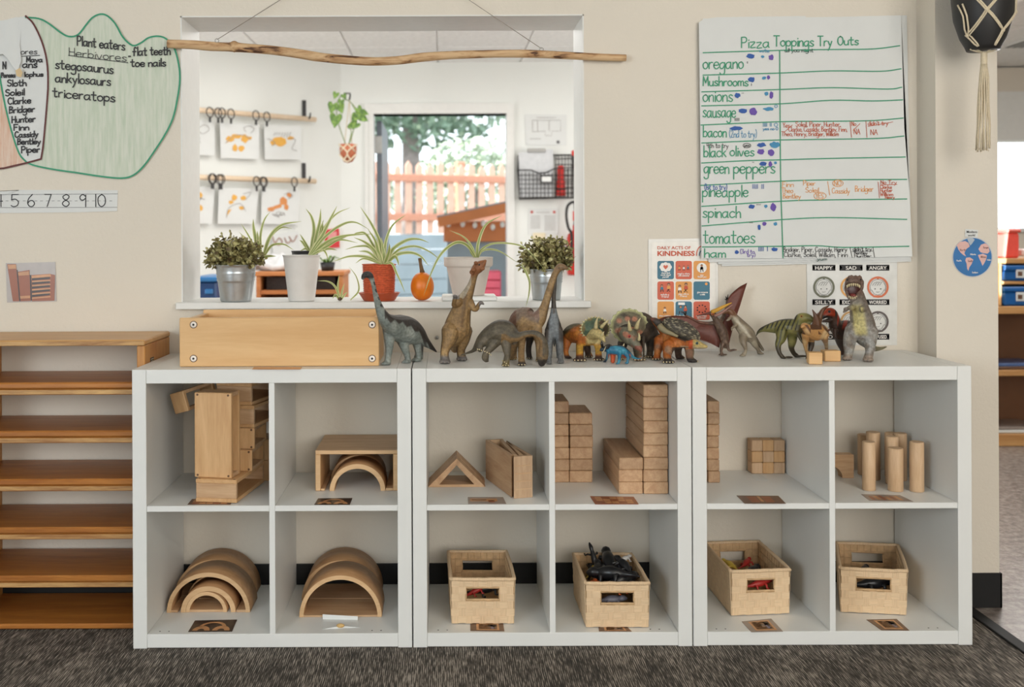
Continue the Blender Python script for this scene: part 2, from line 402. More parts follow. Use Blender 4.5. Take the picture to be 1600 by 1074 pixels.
# ================================================================ low wooden tray shelf on the left
LX1 = -.868; LX0 = -1.42; LY0 = -.268; LY1 = -.012
t = thing('tray_shelf', 'low amber birch shelf of six open trays left of the white shelves', 'shelf', ((LX0+LX1)/2, (LY0+LY1)/2, 0))
zt = W(130, 531, LY0).z
box('side_panel', LX1-.024, LX1, LY0, LY1, 0, zt-.018, M_SHELFZ, t, .002)
box('side_panel', LX0, LX0+.024, LY0, LY1, 0, zt-.018, M_SHELFZ, t, .002)
box('top_board', LX0-.005, LX1+.002, LY0-.012, LY1, zt-.017, zt, M_SHELFT, t, .004)
box('top_edge', LX0-.005, LX1+.002, LY0-.0145, LY0-.012, zt-.016, zt-.003, M_SHELFE, t, .001)
for k in range(6):
    zs = .717-k*.1395
    bz = max(zs-.037, .001)
    if k < 5: box('shelf_board', LX0+.024, LX1-.024, LY0+.004, LY1, bz, zs-.020, M_SHELFW, t, .002)
    box('shelf_tray', LX0+.025, LX1-.025, LY0-.004, LY1-.005, max(zs-.0185, .004), zs, M_SHELFW, t, .004)
    if k < 5: box('board_edge', LX0+.024, LX1-.024, LY0+.002, LY0+.004, bz+.002, zs-.022, M_SHELFE, t, .0005)
# maker's sticker on the side: a small dark printed tag
M_INK = plain('black_marker', (28, 28, 30), .6); M_PAPER = plain('white_paper', (219, 221, 219), .7, var=.015, scale=12)
sx = LX1+.0006
bm = bmesh.new()
ps = WZ(240, 562, .74)
bx(bm, LX1, LX1+.0008, LY0+.05, LY0+.085, zt-.082, zt-.06)
tg = from_bm('sticker', bm, t, M_INK)
vs, fs = [], []
for k in range(3):
    b0 = len(vs); z = zt-.066-k*.006
    vs += [(LX1+.0012, LY0+.054, z), (LX1+.0012, LY0+.081, z), (LX1+.0012, LY0+.081, z+.003), (LX1+.0012, LY0+.054, z+.003)]; fs.append((b0, b0+1, b0+2, b0+3))
from_vf('print', vs, fs, tg, plain('silver_print', (190, 180, 160), .5))
# ================================================================ wooden blocks in the cells
M_BLK = wood('maple_block', (200, 166, 130), (170, 132, 98), 'y', 1.6, .5, rand=.13)
M_BLKX = wood('maple_block_crosswise', (210, 176, 138), (182, 144, 106), 'x', 1.6, .5, rand=.1)
M_BLKZ = wood('maple_block_upright', (216, 176, 128), (192, 148, 100), 'z', 1.4, .48, rand=.08)
M_END = wood('maple_end_grain', (208, 176, 142), (182, 148, 114), 'z', 3.0, .6, rand=.1)
M_PLY = wood('maple_ply', (226, 187, 134), (212, 168, 114), 'x', .8, .45, rand=.03)
M_DARKW = plain('dark_wood_plug', (96, 66, 42), .6)
def frame4(name, label, loc, rot, L, Wd, H, th, group=None, dowels=True, cat='block', base_gap=None):
    """hollow block: two broad boards (L tall, Wd wide) joined by two end boards; stands on its end
    local axes: x = Wd, y = H (depth between the broad boards), z = L"""
    t = thing(name, label, cat, loc, 0, group)
    t.rotation_euler = rot
    bm = bmesh.new(); bx(bm, -Wd/2, Wd/2, 0, th, 0, L, .0012); from_bm('board', bm, t, M_BLKZ, local=True)
    bm = bmesh.new(); bx(bm, -Wd/2, Wd/2, H-th, H, 0, L, .0012); from_bm('board', bm, t, M_BLKZ, local=True)
    bm = bmesh.new(); bx(bm, -Wd/2+.001, Wd/2-.001, th, H-th, 0, th, .0012); from_bm('end_board', bm, t, M_BLKX, local=True)
    bm = bmesh.new(); bx(bm, -Wd/2+.001, Wd/2-.001, th, H-th, L-th, L, .0012); from_bm('end_board', bm, t, M_BLKX, local=True)
    if dowels:
        for sx in (-1, 1):
            for z in (th*.55, L-th*.55):
                bm = bmesh.new()
                bmesh.ops.create_cone(bm, cap_ends=True, segments=10, radius1=.0032, radius2=.0032, depth=.001, matrix=Matrix.Translation((sx*(Wd/2-.009), -.0002, z)) @ Matrix.Rotation(PI/2, 4, 'X'))
                from_bm('plug', bm, t, M_DARKW, local=True)
    return t
R = math.radians
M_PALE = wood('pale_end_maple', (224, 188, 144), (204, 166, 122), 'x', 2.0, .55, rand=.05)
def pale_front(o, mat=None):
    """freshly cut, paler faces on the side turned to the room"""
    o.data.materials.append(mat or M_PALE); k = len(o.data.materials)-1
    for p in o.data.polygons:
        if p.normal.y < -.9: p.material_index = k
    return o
# --- cell 1: hollow blocks, one on its end, others leaning behind it
yb = -.375
p0, p1 = WZ(304, 787, FZ1), WZ(371, 787, FZ1)
cx = (p0.x+p1.x)/2
# lying block: broad boards top and bottom, long side runs back. local z(L)-> back, y(H)-> up
t1 = frame4('hollow_block', 'hollow wooden block lying flat under the tall upright hollow block', (cx+.002, p0.y, FZ1+.001), (0, 0, 0), .24, .119, .064, .011, 'hollow blocks')
t1.rotation_euler = (Matrix.Rotation(R(-8), 3, 'Z') @ Matrix.Rotation(R(-90), 3, 'X')).to_euler()
t1.location = (cx, p0.y+.001, FZ1+.0662)
# upright block on top of it
c = W((301+359)/2, 753, p0.y+.015)
t2 = frame4('hollow_block', 'tall hollow wooden block standing on end at the front, three quarters closed', (c.x+.004, p0.y+.02, FZ1+.0668), (0, 0, R(-11)), .238, .110, .064, .011, 'hollow blocks')
# small half blocks stacked behind it on the right
for k, (u0, u1, v0, v1, yy, l) in enumerate([(376, 398, 679, 711, -.262, 'small hollow half block, upper of the pair right of the tall block'), (374, 394, 712, 745, -.275, 'small hollow half block, lower of the pair right of the tall block')]):
    q = W(u1, v1, yy); w = .064; h = (v1-v0)*S(yy)
    h = .0608; o = frame4('hollow_half_block', l, (q.x-w/2, yy, FZ1+.0668+(1-k)*.0612), (0, 0, R(-6)), h, w, .125, .010, 'hollow half blocks')
o = frame4('hollow_block', 'hollow wooden block lying on its long edge, lowest behind on the right', (W(401, 745, -.28).x, -.122, FZ1+.001), (0, 0, R(-3)), .062, .058, .10, .011, 'hollow blocks', False)
o = frame4('hollow_block', 'hollow wooden block lying above the lowest one behind on the right', (W(404, 700, -.25).x, -.120, FZ1+.064), (0, 0, R(-3)), .062, .055, .10, .011, 'hollow blocks', False)
# hollow blocks stacked lying behind the tall one, open sides to the right
for k, (x, y, z, yaw, Hh, l) in enumerate([(-.607, -.262, .5840, -13, .064, 'hollow block lying on the half blocks behind the tall block'), (-.614, -.258, .6485, -15, .064, 'hollow block lying second highest behind the tall block')]):
    o = frame4('hollow_block', l, (0, 0, 0), (0, 0, 0), .236, .112, Hh, .010, 'hollow blocks', False)
    Mx = Matrix.Rotation(R(yaw), 3, 'Z') @ Matrix.Rotation(R(-90), 3, 'X')
    o.rotation_euler = Mx.to_euler(); o.location = Vector((x, y, z+Hh))
q = W(284, 630, -.26)
o = frame4('hollow_half_block', 'tilted hollow half block sticking out at the upper left of the heap', q, (0, 0, 0), .06, .06, .12, .010, 'hollow half blocks', False)
o.rotation_euler = (R(8), R(-15), R(-36)); o.location = q+Vector((0, 0, -.028))
# --- cell 2: big hollow block with two arches inside
yy = -.25
q0, q1 = WZ(492.8, 768, FZ1), WZ(622.6, 768, FZ1)
y0 = q0.y; w = q1.x-q0.x; H = .119
t = thing('hollow_block', 'wide hollow wooden block open at the front, housing an arch', 'block', ((q0.x+q1.x)/2, y0, FZ1), 0, 'hollow blocks')
e = .0155
y1 = -.014
box('top_board', q0.x, q1.x, y0, y1, FZ1+H-.012, FZ1+H, M_BLKX, t)
box('side_board', q0.x, q0.x+e, y0, y1, FZ1+.0005, FZ1+H-.012, M_BLKZ, t)
box('side_board', q1.x-e, q1.x, y0, y1, FZ1+.0005, FZ1+H-.012, M_BLKZ, t)
ax0, ax1 = W(515, 768, y0).x, W(602, 768, y0).x
box('bottom_board', q0.x+e, ax0-.014, y0, y1, FZ1+.0005, FZ1+.008, M_BLKX, t)
box('bottom_board', ax1+.001, q1.x-e, y0, y1, FZ1+.0005, FZ1+.008, M_BLKX, t)
for ch in t.children: pale_front(ch)
def arch(name, label, xc, yf, yb_, z, r, h, th, base=0.0, group=None, parts2=True, shift=.0, gap=None):
    """half-round arch made of two lengths set one behind the other"""
    t = thing(name, label, 'block', (xc, (yf+yb_)/2, z), 0, group)
    n = 28
    ym = (yf+yb_)/2
    for k, (a, b_, dx) in enumerate([(yf, ym-.0005, 0.0), (ym+.0005, yb_, shift)] if parts2 else [(yf, yb_, 0.0)]):
        vs, fs = [], []
        for i in range(n+1):
            w = PI*i/n
            for (rr, hh) in ((r, h), (r-th, h-th)):
                for y in (a, b_):
                    vs.append((xc+dx-rr*math.cos(w), y, z+.0005+hh*math.sin(w)))
        for i in range(n):
            o_ = i*4; p = o_+4
            fs += [(o_, p, p+1, o_+1), (o_+2, o_+3, p+3, p+2), (o_, o_+2, p+2, p), (o_+1, p+1, p+3, o_+3)]
        fs += [(0, 1, 3, 2), (n*4, n*4+2, n*4+3, n*4+1)]
        ob = from_vf('arch_shell', vs, fs, t, M_ARCH, True)
        ob.data.polygons.foreach_set('use_smooth', [len(p.vertices) == 4 and abs(p.normal.y) < .5 and p.area > 0 and (i % 4 < 2) for i, p in enumerate(ob.data.polygons)])
        pale_front(ob)
        if base and gap is None: box('base_board', xc+dx-r+th*.9, xc+dx+r-th*.9, a+.0005, b_-.0005, z+.0005, z+base, M_BLKX, t, .0008)
        elif base:
            box('base_board', xc+dx-r+th*.9, gap[0], a+.0005, b_-.0005, z+.0005, z+base, M_BLKX, t, .0008); box('base_board', gap[1], xc+dx+r-th*.9, a+.0005, b_-.0005, z+.0005, z+base, M_BLKX, t, .0008)
    return t
M_ARCH = wood('bent_maple', (190, 148, 106), (158, 116, 76), 'x', 1.3, .5, rand=.05)
arch('arch_block', 'bent wood arch standing inside the wide open hollow block', (ax0+ax1)/2, y0+.0005, y1-.005, FZ1, (ax1-ax0)/2, .078, .0135, 0, 'arch blocks', True, -.010)
# --- cell 5 and 6 (lower left): nested arches, one big tunnel
def arch_px(label, u0, u1, v0, vb, th, base, yb_=-.015, shift=0.0, group='arch blocks', gap=None):
    a, b_ = WZ(u0, vb, FZ0), WZ(u1, vb, FZ0)
    y = (a.y+b_.y)/2
    h = (vb-v0)*S(y)
    return arch('arch_block', label, (a.x+b_.x)/2, y, yb_, FZ0, (b_.x-a.x)/2, h, th, base, group, True, shift, gap)
arch_px('outer and largest of the three nested wooden arches, lower left cell', 260.7, 390.5, 895.5, 957.9, .0125, .008, -.014, -.010, gap=(WZ(282.5, 957.6, FZ0).x-.008, WZ(368, 957.6, FZ0).x+.002))
arch_px('middle open arch nested inside the largest arch, lower left cell', 282.5, 368, 917, 957.6, .0140, 0, -.05, -.006)
arch_px('smallest wooden arch with a base, innermost of the three nested arches', 290.5, 354.5, 925.5, 957.4, .0105, .008, -.06, 0)
arch_px('empty wooden tunnel arch with a base standing alone in its cell', 467.6, 596.5, 900, 965, .012, .006, -.02, -.012)
# --- cell 3: triangles and ramps
def tri(label, u0, u1, ua, va, vb, yf, dep, grp):
    a, b_ = WZ(u0, vb, FZ1), WZ(u1, vb, FZ1); yf = (a.y+b_.y)/2 if yf is None else yf
    hw = (b_.x-a.x)/2; h = .0845; th = .0125
    t = thing('triangle_block', label, 'block', ((a.x+b_.x)/2, yf+dep/2, FZ1), 0, grp)
    out = [Vector((-hw, .0005)), Vector((0, h)), Vector((hw, .0005))]
    i0 = [Vector((-hw+th*2.6, th*.62)), Vector((0, h-th*1.55)), Vector((hw-th*2.6, th*.62))]
    for k, nm in ((0, 'side_board'), (1, 'side_board'), (2, 'base_board')):
        A, B, C_, D = out[k], out[(k+1) % 3], i0[(k+1) % 3], i0[k]
        vs = [(p.x, y, p.y) for y in (-dep/2, dep/2) for p in (A, B, C_, D)]
        fs = [(0, 1, 2, 3), (7, 6, 5, 4), (0, 4, 5, 1), (1, 5, 6, 2), (2, 6, 7, 3), (3, 7, 4, 0)]
        pale_front(from_vf(nm, vs, fs, t, M_BLKX if k == 2 else M_BLK, local=True))
    return t
o = tri('hollow triangle block, front one of the pair in the middle shelf', 669, 758.4, 715, 717, 761.6, None, .056, 'triangle blocks')
yt = o.location.y+.0575
o2 = tri('hollow triangle block, rear one just behind the front triangle', 669, 758.4, 715, 717, 761.6, None, .056, 'triangle blocks')
o2.location.y = yt; o2.location.x += .0012
fl = WZ(799.5, 778, FZ1); fr = WZ(831.5, 778, FZ1); bl = WZ(759, 748, FZ1)
hb = .118; th = .010
Lr = (bl-fl).length; dirb = (bl-fl).normalized(); ang = math.atan2(-dirb.x, dirb.y)
wr = (fr-fl).length/1.0
def poly_prism(name, pts, z0, z1, mats, parent):
    bm = bmesh.new()
    vb = [bm.verts.new((p[0], p[1], z0)) for p in pts]; vt = [bm.verts.new((p[0], p[1], z1)) for p in pts]
    bm.faces.new(vb[::-1]); bm.faces.new(vt)
    for i in range(len(pts)):
        j = (i+1) % len(pts); bm.faces.new((vb[i], vb[j], vt[j], vt[i]))
    return from_bm(name, bm, parent, mats, local=True)
t = thing('ramp_block', 'left of the two hollow ramp blocks standing on edge, long face towards us', 'block', (fl.x, fl.y, FZ1+.0005), ang, 'ramp blocks')
g = .0012
poly_prism('long_board', [(0, 0), (th, .012), (th, Lr), (0, Lr)], 0, hb, M_BLK, t)
poly_prism('slope_board', [(0+th, .014), (th+.010, .010), (wr-.006, Lr-.012), (wr-.016, Lr-.012)], 0, hb, M_BLK, t)
poly_prism('end_board', [(th, Lr-.011), (wr-.004, Lr-.011), (wr-.004, Lr), (th, Lr)], 0, hb, M_BLKX, t)
t = thing('ramp_block', 'right of the two hollow ramp blocks standing on edge, grooved end towards us', 'block', (fl.x, fl.y, FZ1+.0005), ang, 'ramp blocks')
poly_prism('end_board', [(.0015, -.014), (wr, -.014), (wr, -.003), (.0085, .0)], 0, hb, M_END, t)
poly_prism('long_board', [(wr-th, -.0025), (wr, -.0025), (wr, Lr-.03), (wr-th, Lr-.05)], 0, hb, M_BLK, t)
poly_prism('slope_board', [(th+.014, .0), (th+.026, -.002), (wr-.0005, Lr-.045), (wr-.0015, Lr-.03)], 0, hb, M_BLK, t)
for k in range(4):
    z = .024+k*.022
    box('groove', .0065, wr-.004, -.0146, -.0138, z, z+.003, M_DARKW if k == 9 else M_BLKX, t, 0).data.transform(Matrix.Identity(4))
for ch in t.children:
    if ch.name.startswith('groove'):
        ch.data.transform(t.matrix_basis)   # built in local coordinates
# --- stacks of solid bricks
def brick(label, x0, x1, y0, y1, z0, z1, grp, mat=None, bev=.0022, name='block', rz=0.0):
    cx_, cy_ = (x0+x1)/2, (y0+y1)/2
    bm = bmesh.new(); bx(bm, x0-cx_, x1-cx_, y0-cy_, y1-cy_, 0, z1-z0, bev)
    o = from_bm(name, bm, None, mat or M_BLK, local=True); o.location = (cx_, cy_, z0); o.rotation_euler.z = rz
    return tag(o, label, 'block', grp)
ORD = ['lowest', 'second', 'third', 'fourth', 'fifth', 'sixth', 'seventh', 'eighth', 'ninth', 'tenth']
def stack(n, u0, u1, vb, lab, grp, yback, hgt=None, mat=None, u0w=None, jit=.0012, name='block', zf=FZ1):
    a, b_ = WZ(u0, vb, zf), WZ(u1, vb, zf)
    h = hgt or .0349
    for k in range(n):
        d = random.uniform(-jit, jit); e = random.uniform(-jit, jit)
        nm = ORD[k] + ' from the bottom' if k not in (0, n-1) else ('lowest' if k == 0 else 'topmost')
        brick('%s block of %s' % (nm, lab), a.x+d, b_.x+d, a.y+e, yback+e, zf+.0004+k*h, zf+k*h+h-.0003, grp, mat, name=name)
stack(7, 855.2, 889.6, 754.5, 'the left stack beside the divider', 'unit blocks stacked at the divider', -.012)
stack(6, 890.3, 926.3, 754.5, 'the shorter second stack from the divider', 'unit blocks stacked at the divider', -.012)
stack(3, 967.4, 1005, 772.8, 'the low stack of long blocks', 'long blocks stacked on the right', -.014, name='long_block')
stack(9, 1006, 1044.3, 772.6, 'the tall stack of long blocks', 'long blocks stacked on the right', -.014, name='long_block')
stack(7, 1106, 1124.6, 754.8, 'the narrow pillar stack', 'pillar blocks in the narrow stack', -.012, name='pillar_block')
stack(7, 1087.5, 1105.4, 754.8, 'the pillar column behind the frame edge', 'pillar blocks in the narrow stack', -.012, name='pillar_block')
a, b_ = WZ(1178.5, 744, FZ1), WZ(1231.7, 744, FZ1); wc = (b_.x-a.x)/3; ya = -.058
for r in range(3):
    for c_ in range(3):
        x = a.x+c_*wc
        brick('small cube block, %s row, %s column of the three by three stack' % (('bottom', 'middle', 'top')[r], ('left', 'centre', 'right')[c_]), x+.0003, x+wc-.0003, ya+random.uniform(-.0008, .0008), -.015, FZ1+.0004+r*.0349, FZ1+r*.0349+.0346, 'cube blocks stacked three by three', M_BLKZ if (r+c_) % 2 else M_END, .0018, 'cube_block')
sc_ = WZ(1188, 748.5, FZ1)
tag(box('paper_scrap', sc_.x-.018, sc_.x+.018, sc_.y-.02, ya-.002, FZ1+.0003, FZ1+.0008, M_PAPER, None, 0), 'small white paper scrap in front of the three by three cubes', 'paper')
# --- bridge block half hidden by the divider
e_ = W(1334.3, 750, -.118)
hw, hh, r = .07, .0705, .036
bm = bmesh.new()
prof = [(hw, 0), (hw, hh), (-hw, hh), (-hw, 0), (-r, 0)]+[(-r*math.cos(PI*i/12), r*math.sin(PI*i/12)) for i in range(1, 12)]+[(r, 0)]
A = [bm.verts.new((x, -.017, z)) for x, z in prof]; B = [bm.verts.new((x, .017, z)) for x, z in prof]
bm.faces.new(A); bm.faces.new(B[::-1])
for i in range(len(prof)):
    j = (i+1) % len(prof); bm.faces.new((A[i], B[i], B[j], A[j]))
o = from_bm('bridge_block', bm, None, M_BLKX, local=True); o.location = (e_.x-hw, -.10, FZ1+.0005)
xdiv = ux(2)+UW/2+TD/2
if o.location.x-hw < xdiv: o.location.x = xdiv+hw+.0006 if False else o.location.x
tag(o, 'bridge block with a round cut out, beside the divider in the right shelf', 'block')
# --- cylinders
M_CYL = wood('pillar_wood', (218, 186, 150), (194, 158, 120), 'z', 1.6, .5, rand=.1)
CY = [(1344.6, 1364, 681, 744, 'cylinder at the far left of the rear group'), (1358.5, 1379.5, 677.5, 752, 'cylinder second from left in the rear group'), (1387.4, 1407, 678.5, 747.5, 'rearmost cylinder in the middle, mostly hidden'),
      (1402.4, 1421, 679, 753, 'darker amber cylinder behind the short front one'), (1388.5, 1408, 684, 758.8, 'pale cylinder just behind the short front one'), (1352, 1372, 692.4, 768.5, 'cylinder at the front left'), (1393, 1416, 702.7, 770, 'shorter pale cylinder in the front centre'), (1427, 1448.5, 692.8, 770.6, 'cylinder standing apart at the front right')]
for u0, u1, v0, v1, l in CY:
    p = WZ((u0+u1)/2, v1, FZ1); r = (u1-u0)/2*S(p.y); h = (v1-v0)*S(p.y)
    vs, fs = lathe([(r-.0015, 0), (r, .0015), (r, h-.0015), (r-.0015, h)], 24)
    o = from_vf('cylinder_block', vs, fs, None, M_CYL, local=True); o.location = (p.x, min(p.y+r, -.02-r), FZ1+.0005)
    for q in o.data.polygons: q.use_smooth = len(q.vertices) == 4 and abs(q.normal.z) < .3
    tag(o, 'wooden '+l, 'block', 'cylinder blocks')
# --- crate on the left shelf
cy0 = WZ(440, 573, UH).y; xa, xb = W(280.5, 573, cy0).x, W(592.3, 573, cy0).x
zt = W(436, 496.5, cy0).z
t = thing('wooden_crate', 'shallow birch ply crate with four screws standing under the hatch sill', 'crate', ((xa+xb)/2, cy0+.12, UH))
box('front_board', xa, xb, cy0, cy0+.018, UH+.0005, zt, M_PLY, t, .002)
box('back_board', xa+.004, xb-.004, -.085, -.067, UH+.0005, zt+.004, M_PLY, t, .002)
for s_, a in ((0, xa+.003), (1, xb-.021)): box('side_board', a, a+.018, cy0+.0185, -.0855, UH+.0005, zt-.006, M_PLY, t, .002)
box('bottom_board', xa+.021, xb-.021, cy0+.0185, -.0855, UH+.001, UH+.010, M_PLY, t, .001)
M_WASH = plain('pale_washer', (240, 230, 220), .4); 
for u, v in ((302.5, 507.5), (302.5, 560.5), (581.5, 507.5), (581.5, 560.5)):
    p = W(u, v, cy0)
    vs, fs = lathe([(.0105, 0), (.0105, .0012)], 20); o1 = from_vf('washer_ring', vs, fs, t, M_DARKW, local=True)
    vs, fs = lathe([(.009, 0), (.0085, .0022), (.003, .0026)], 20); o2 = from_vf('washer', vs, fs, t, M_WASH, True, local=True)
    vs, fs = lathe([(.0032, 0), (.0032, .0032)], 12); o3 = from_vf('screw', vs, fs, t, M_INK, local=True)
    for o in (o1, o2, o3):
        o.data.transform(Matrix.Rotation(PI/2, 4, 'X')); o.data.transform(Matrix.Translation(p-t.location))
# two little blocks by the meat eaters
p0, p1 = WZ(1266, 570, UH), WZ(1285, 570, UH)
q0 = WZ(1285.5, 566, UH)
def lilblock(lab, u0, u1, v0, v1, vb):
    a, b_ = WZ(u0, vb, UH), WZ(u1, vb, UH); h = (vb-v1)*S(a.y)
    o = brick(lab, a.x, b_.x, a.y, a.y+.036, UH+.0004, UH+h, 'little blocks among the dinosaurs', M_PLY, .002, 'small_block')
    return o
lilblock('small pale block in front at the feet of the meat eaters', 1266, 1287, 0, 551.5, 570).rotation_euler.z = R(-10)
lilblock('small pale block on the right of its twin, beside the roaring dinosaur', 1289, 1314.5, 0, 548.5, 565.5)
# ---------------------------------------------------------------- baskets
def weavemat(name, rgb, axis):
    m, t, b = _nt(name); c = lin(rgb)
    tc = N(t, 'ShaderNodeTexCoord'); mp = N(t, 'ShaderNodeMapping'); mp.inputs['Scale'].default_value = (26, 26, 420) if axis == 'x' else (420, 420, 26); t.links.new(tc.outputs['Object'], mp.inputs['Vector'])
    ns = N(t, 'ShaderNodeTexNoise', Scale=1.0, Detail=3.0); t.links.new(mp.outputs[0], ns.inputs['Vector'])
    rp = N(t, 'ShaderNodeValToRGB'); e = rp.color_ramp.elements; e[0].position = .3; e[1].position = .6; e[0].color = (*[x*.84 for x in c], 1); e[1].color = (*c, 1)
    t.links.new(ns.outputs[0], rp.inputs[0]); t.links.new(rp.outputs[0], b.inputs['Base Color']); b.inputs['Roughness'].default_value = .75
    bp = N(t, 'ShaderNodeBump', Strength=.5, Distance=.0015); t.links.new(ns.outputs[0], bp.inputs['Height']); t.links.new(bp.outputs[0], b.inputs['Normal'])
    return m
M_WEAVE = weavemat('woven_straw', (226, 196, 158), 'z'); M_WEAVEX = weavemat('woven_straw_crosswise', (230, 201, 163), 'x'); M_WEAVE2 = plain('woven_straw_darker', (200, 166, 124), .75, var=.16, scale=60, bump=.5, bscale=320)
def basket(label, A, B, C_, hgt, seed, lean=.004):
    """A, B front bottom corners, C back left bottom corner (world); walls of woven strips with a slot in the short sides"""
    rnd = random.Random(seed)
    t = thing('storage_basket', label, 'basket', ((A.x+B.x)/2, (A.y+C_.y)/2, A.z), 0, 'woven storage baskets')
    Dc = B+(C_-A)
    cen = (A+B+C_+Dc)/4
    th = .006
    def wall(nm, P, Q, slot):
        d = (Q-P); L = d.length; d.normalize(); nrm = Vector((d.y, -d.x, 0))     # outward
        if (((P+Q)/2-cen).dot(nrm)) < 0: nrm = -nrm
        nu = max(7, round(L/.020)); nv = 6
        su0, su1 = 2/nu+.002, 1-2/nu-.002; sv0, sv1 = .5+.03, .833-.02
        vs, fs, mi = [], [], []
        def add(a0, a1, b0_, b1_, off, m):
            b0 = len(vs); ins = .0007
            for (o_, i_) in ((off, ins), (off-.0016, 0)):
                for a, b_ in ((a0+i_, b0_+i_), (a1-i_, b0_+i_), (a1-i_, b1_-i_), (a0+i_, b1_-i_)):
                    p = P+d*a+nrm*(o_+lean*(b_/hgt))+Vector((0, 0, b_)); vs.append(p)
            fs.extend([(b0, b0+1, b0+2, b0+3)]+[(b0+k, b0+4+k, b0+4+(k+1) % 4, b0+(k+1) % 4) for k in range(4)])
            mi.extend([m]*5)
        def inslot(a, b_): return slot and su0*L < a < su1*L and sv0*hgt < b_ < sv1*hgt
        # core sheet with the slot left open, then strips bulging over and under on both faces
        segs = [(0, L, 0, sv0*hgt), (0, L, sv1*hgt, hgt), (0, su0*L, sv0*hgt, sv1*hgt), (su1*L, L, sv0*hgt, sv1*hgt)] if slot else [(0, L, 0, hgt)]
        for a0, a1, b0_, b1_ in segs:
            b0 = len(vs)
            for o_ in (-.001, -th+.001):
                for a, b_ in ((a0, b0_), (a1, b0_), (a1, b1_), (a0, b1_)): vs.append(P+d*a+nrm*(o_+lean*(b_/hgt))+Vector((0, 0, b_)))
            fs.extend([(b0, b0+1, b0+2, b0+3), (b0+7, b0+6, b0+5, b0+4)]+[(b0+k, b0+4+k, b0+4+(k+1) % 4, b0+(k+1) % 4) for k in range(4)]); mi.extend([1]*6)
        for i in range(nu):
            for j in range(nv):
                a0, a1, b0_, b1_ = L*i/nu, L*(i+1)/nu, hgt*j/nv, hgt*(j+1)/nv
                if inslot((a0+a1)/2, (b0_+b1_)/2): continue
                o_ = .0015 if (i+j) % 2 else .0011
                wv = .5*rnd.random()*.001
                ii = (i+j) % 2; add(a0-(.0016 if ii else 0), a1+(.0016 if ii else 0), b0_-(0 if ii else .001), b1_+(0 if ii else .001), o_+wv, 2 if ii else 0)
                add(a0, a1, b0_+.0006, b1_-.0006, -th-.0002, 1)
        o = from_vf(nm, vs, fs, t, [M_WEAVE, M_WEAVE2, M_WEAVEX], mi=mi); o['kind'] = 'stuff'
        if slot:   # bound edge round the slot
            bd = [P+d*a+nrm*(lean*b_/hgt-.002)+Vector((0, 0, b_)) for a, b_ in ((su0*L, sv0*hgt), (su1*L, sv0*hgt), (su1*L, sv1*hgt), (su0*L, sv1*hgt), (su0*L, sv0*hgt))]
            pts = []
            for i in range(4):
                for k in range(5): pts.append((*(bd[i].lerp(bd[i+1], k/5)), .0035+rnd.uniform(0, .0008)))
            pts.append((*bd[4], .0035))
            v2, f2 = tube(pts, 6); from_vf('handle_edge', v2, f2, t, M_WEAVE2, True)
    wall('front_wall', A, B, True); wall('back_wall', C_, Dc, True); wall('left_wall', A, C_, False); wall('right_wall', B, Dc, False)
    ring = [A, B, Dc, C_, A]; pts = []
    for i in range(4):
        n = 16
        for k in range(n):
            p = ring[i].lerp(ring[i+1], k/n); o_ = (p-cen); o_.z = 0; o_ = o_.normalized()*lean*.9
            pts.append((p.x+o_.x, p.y+o_.y, A.z+hgt+rnd.uniform(-.0008, .0008), .0055, .0055))
    pts.append(pts[0]); v2, f2 = tube(pts, 7); from_vf('rim', v2, f2, t, M_WEAVE, True)
    vs = [p+Vector((0, 0, z)) for z in (.001, .005) for p in (A, B, Dc, C_)]
    from_vf('bottom', vs, [(0, 3, 2, 1), (4, 5, 6, 7), (0, 1, 5, 4), (1, 2, 6, 5), (2, 3, 7, 6), (3, 0, 4, 7)], t, M_WEAVE2)
    return t
BZ = FZ0+.0024
def bas(label, u0, u1, vb, vtop, ub, vbk, ubr, seed):
    A, B = WZ(u0, vb[0], BZ), WZ(u1, vb[1], BZ); hgt = (vb[0]-vtop)*S(A.y)
    pt = WZ(ub, vbk, BZ+hgt); C_ = Vector((pt.x, min(pt.y, -.03), BZ))
    A = Vector((A.x+.004, A.y+.005, BZ)); B = Vector((B.x-.004, B.y+.005, BZ))
    return basket(label, A, B, C_, hgt, seed), A, B, C_, hgt
k1 = bas('empty looking woven straw basket in the middle shelf, left cell', 704, 805, (975.3, 975.3), 906, 701.5, 863, 793, 1)
k2 = bas('woven straw basket heaped with black toys, middle shelf right cell', 914.5, 1015.5, (981, 981), 912.5, 897, 867, 987, 2)
k3 = bas('woven straw basket standing askew in the right shelf, left cell', 1142, 1235.5, (963, 959.5), 894, 1103, 849.5, 1178, 3)
k4 = bas('woven straw basket in the right shelf, right cell', 1313, 1419, (957, 962), 889, 1307, 848.5, 1388, 4)
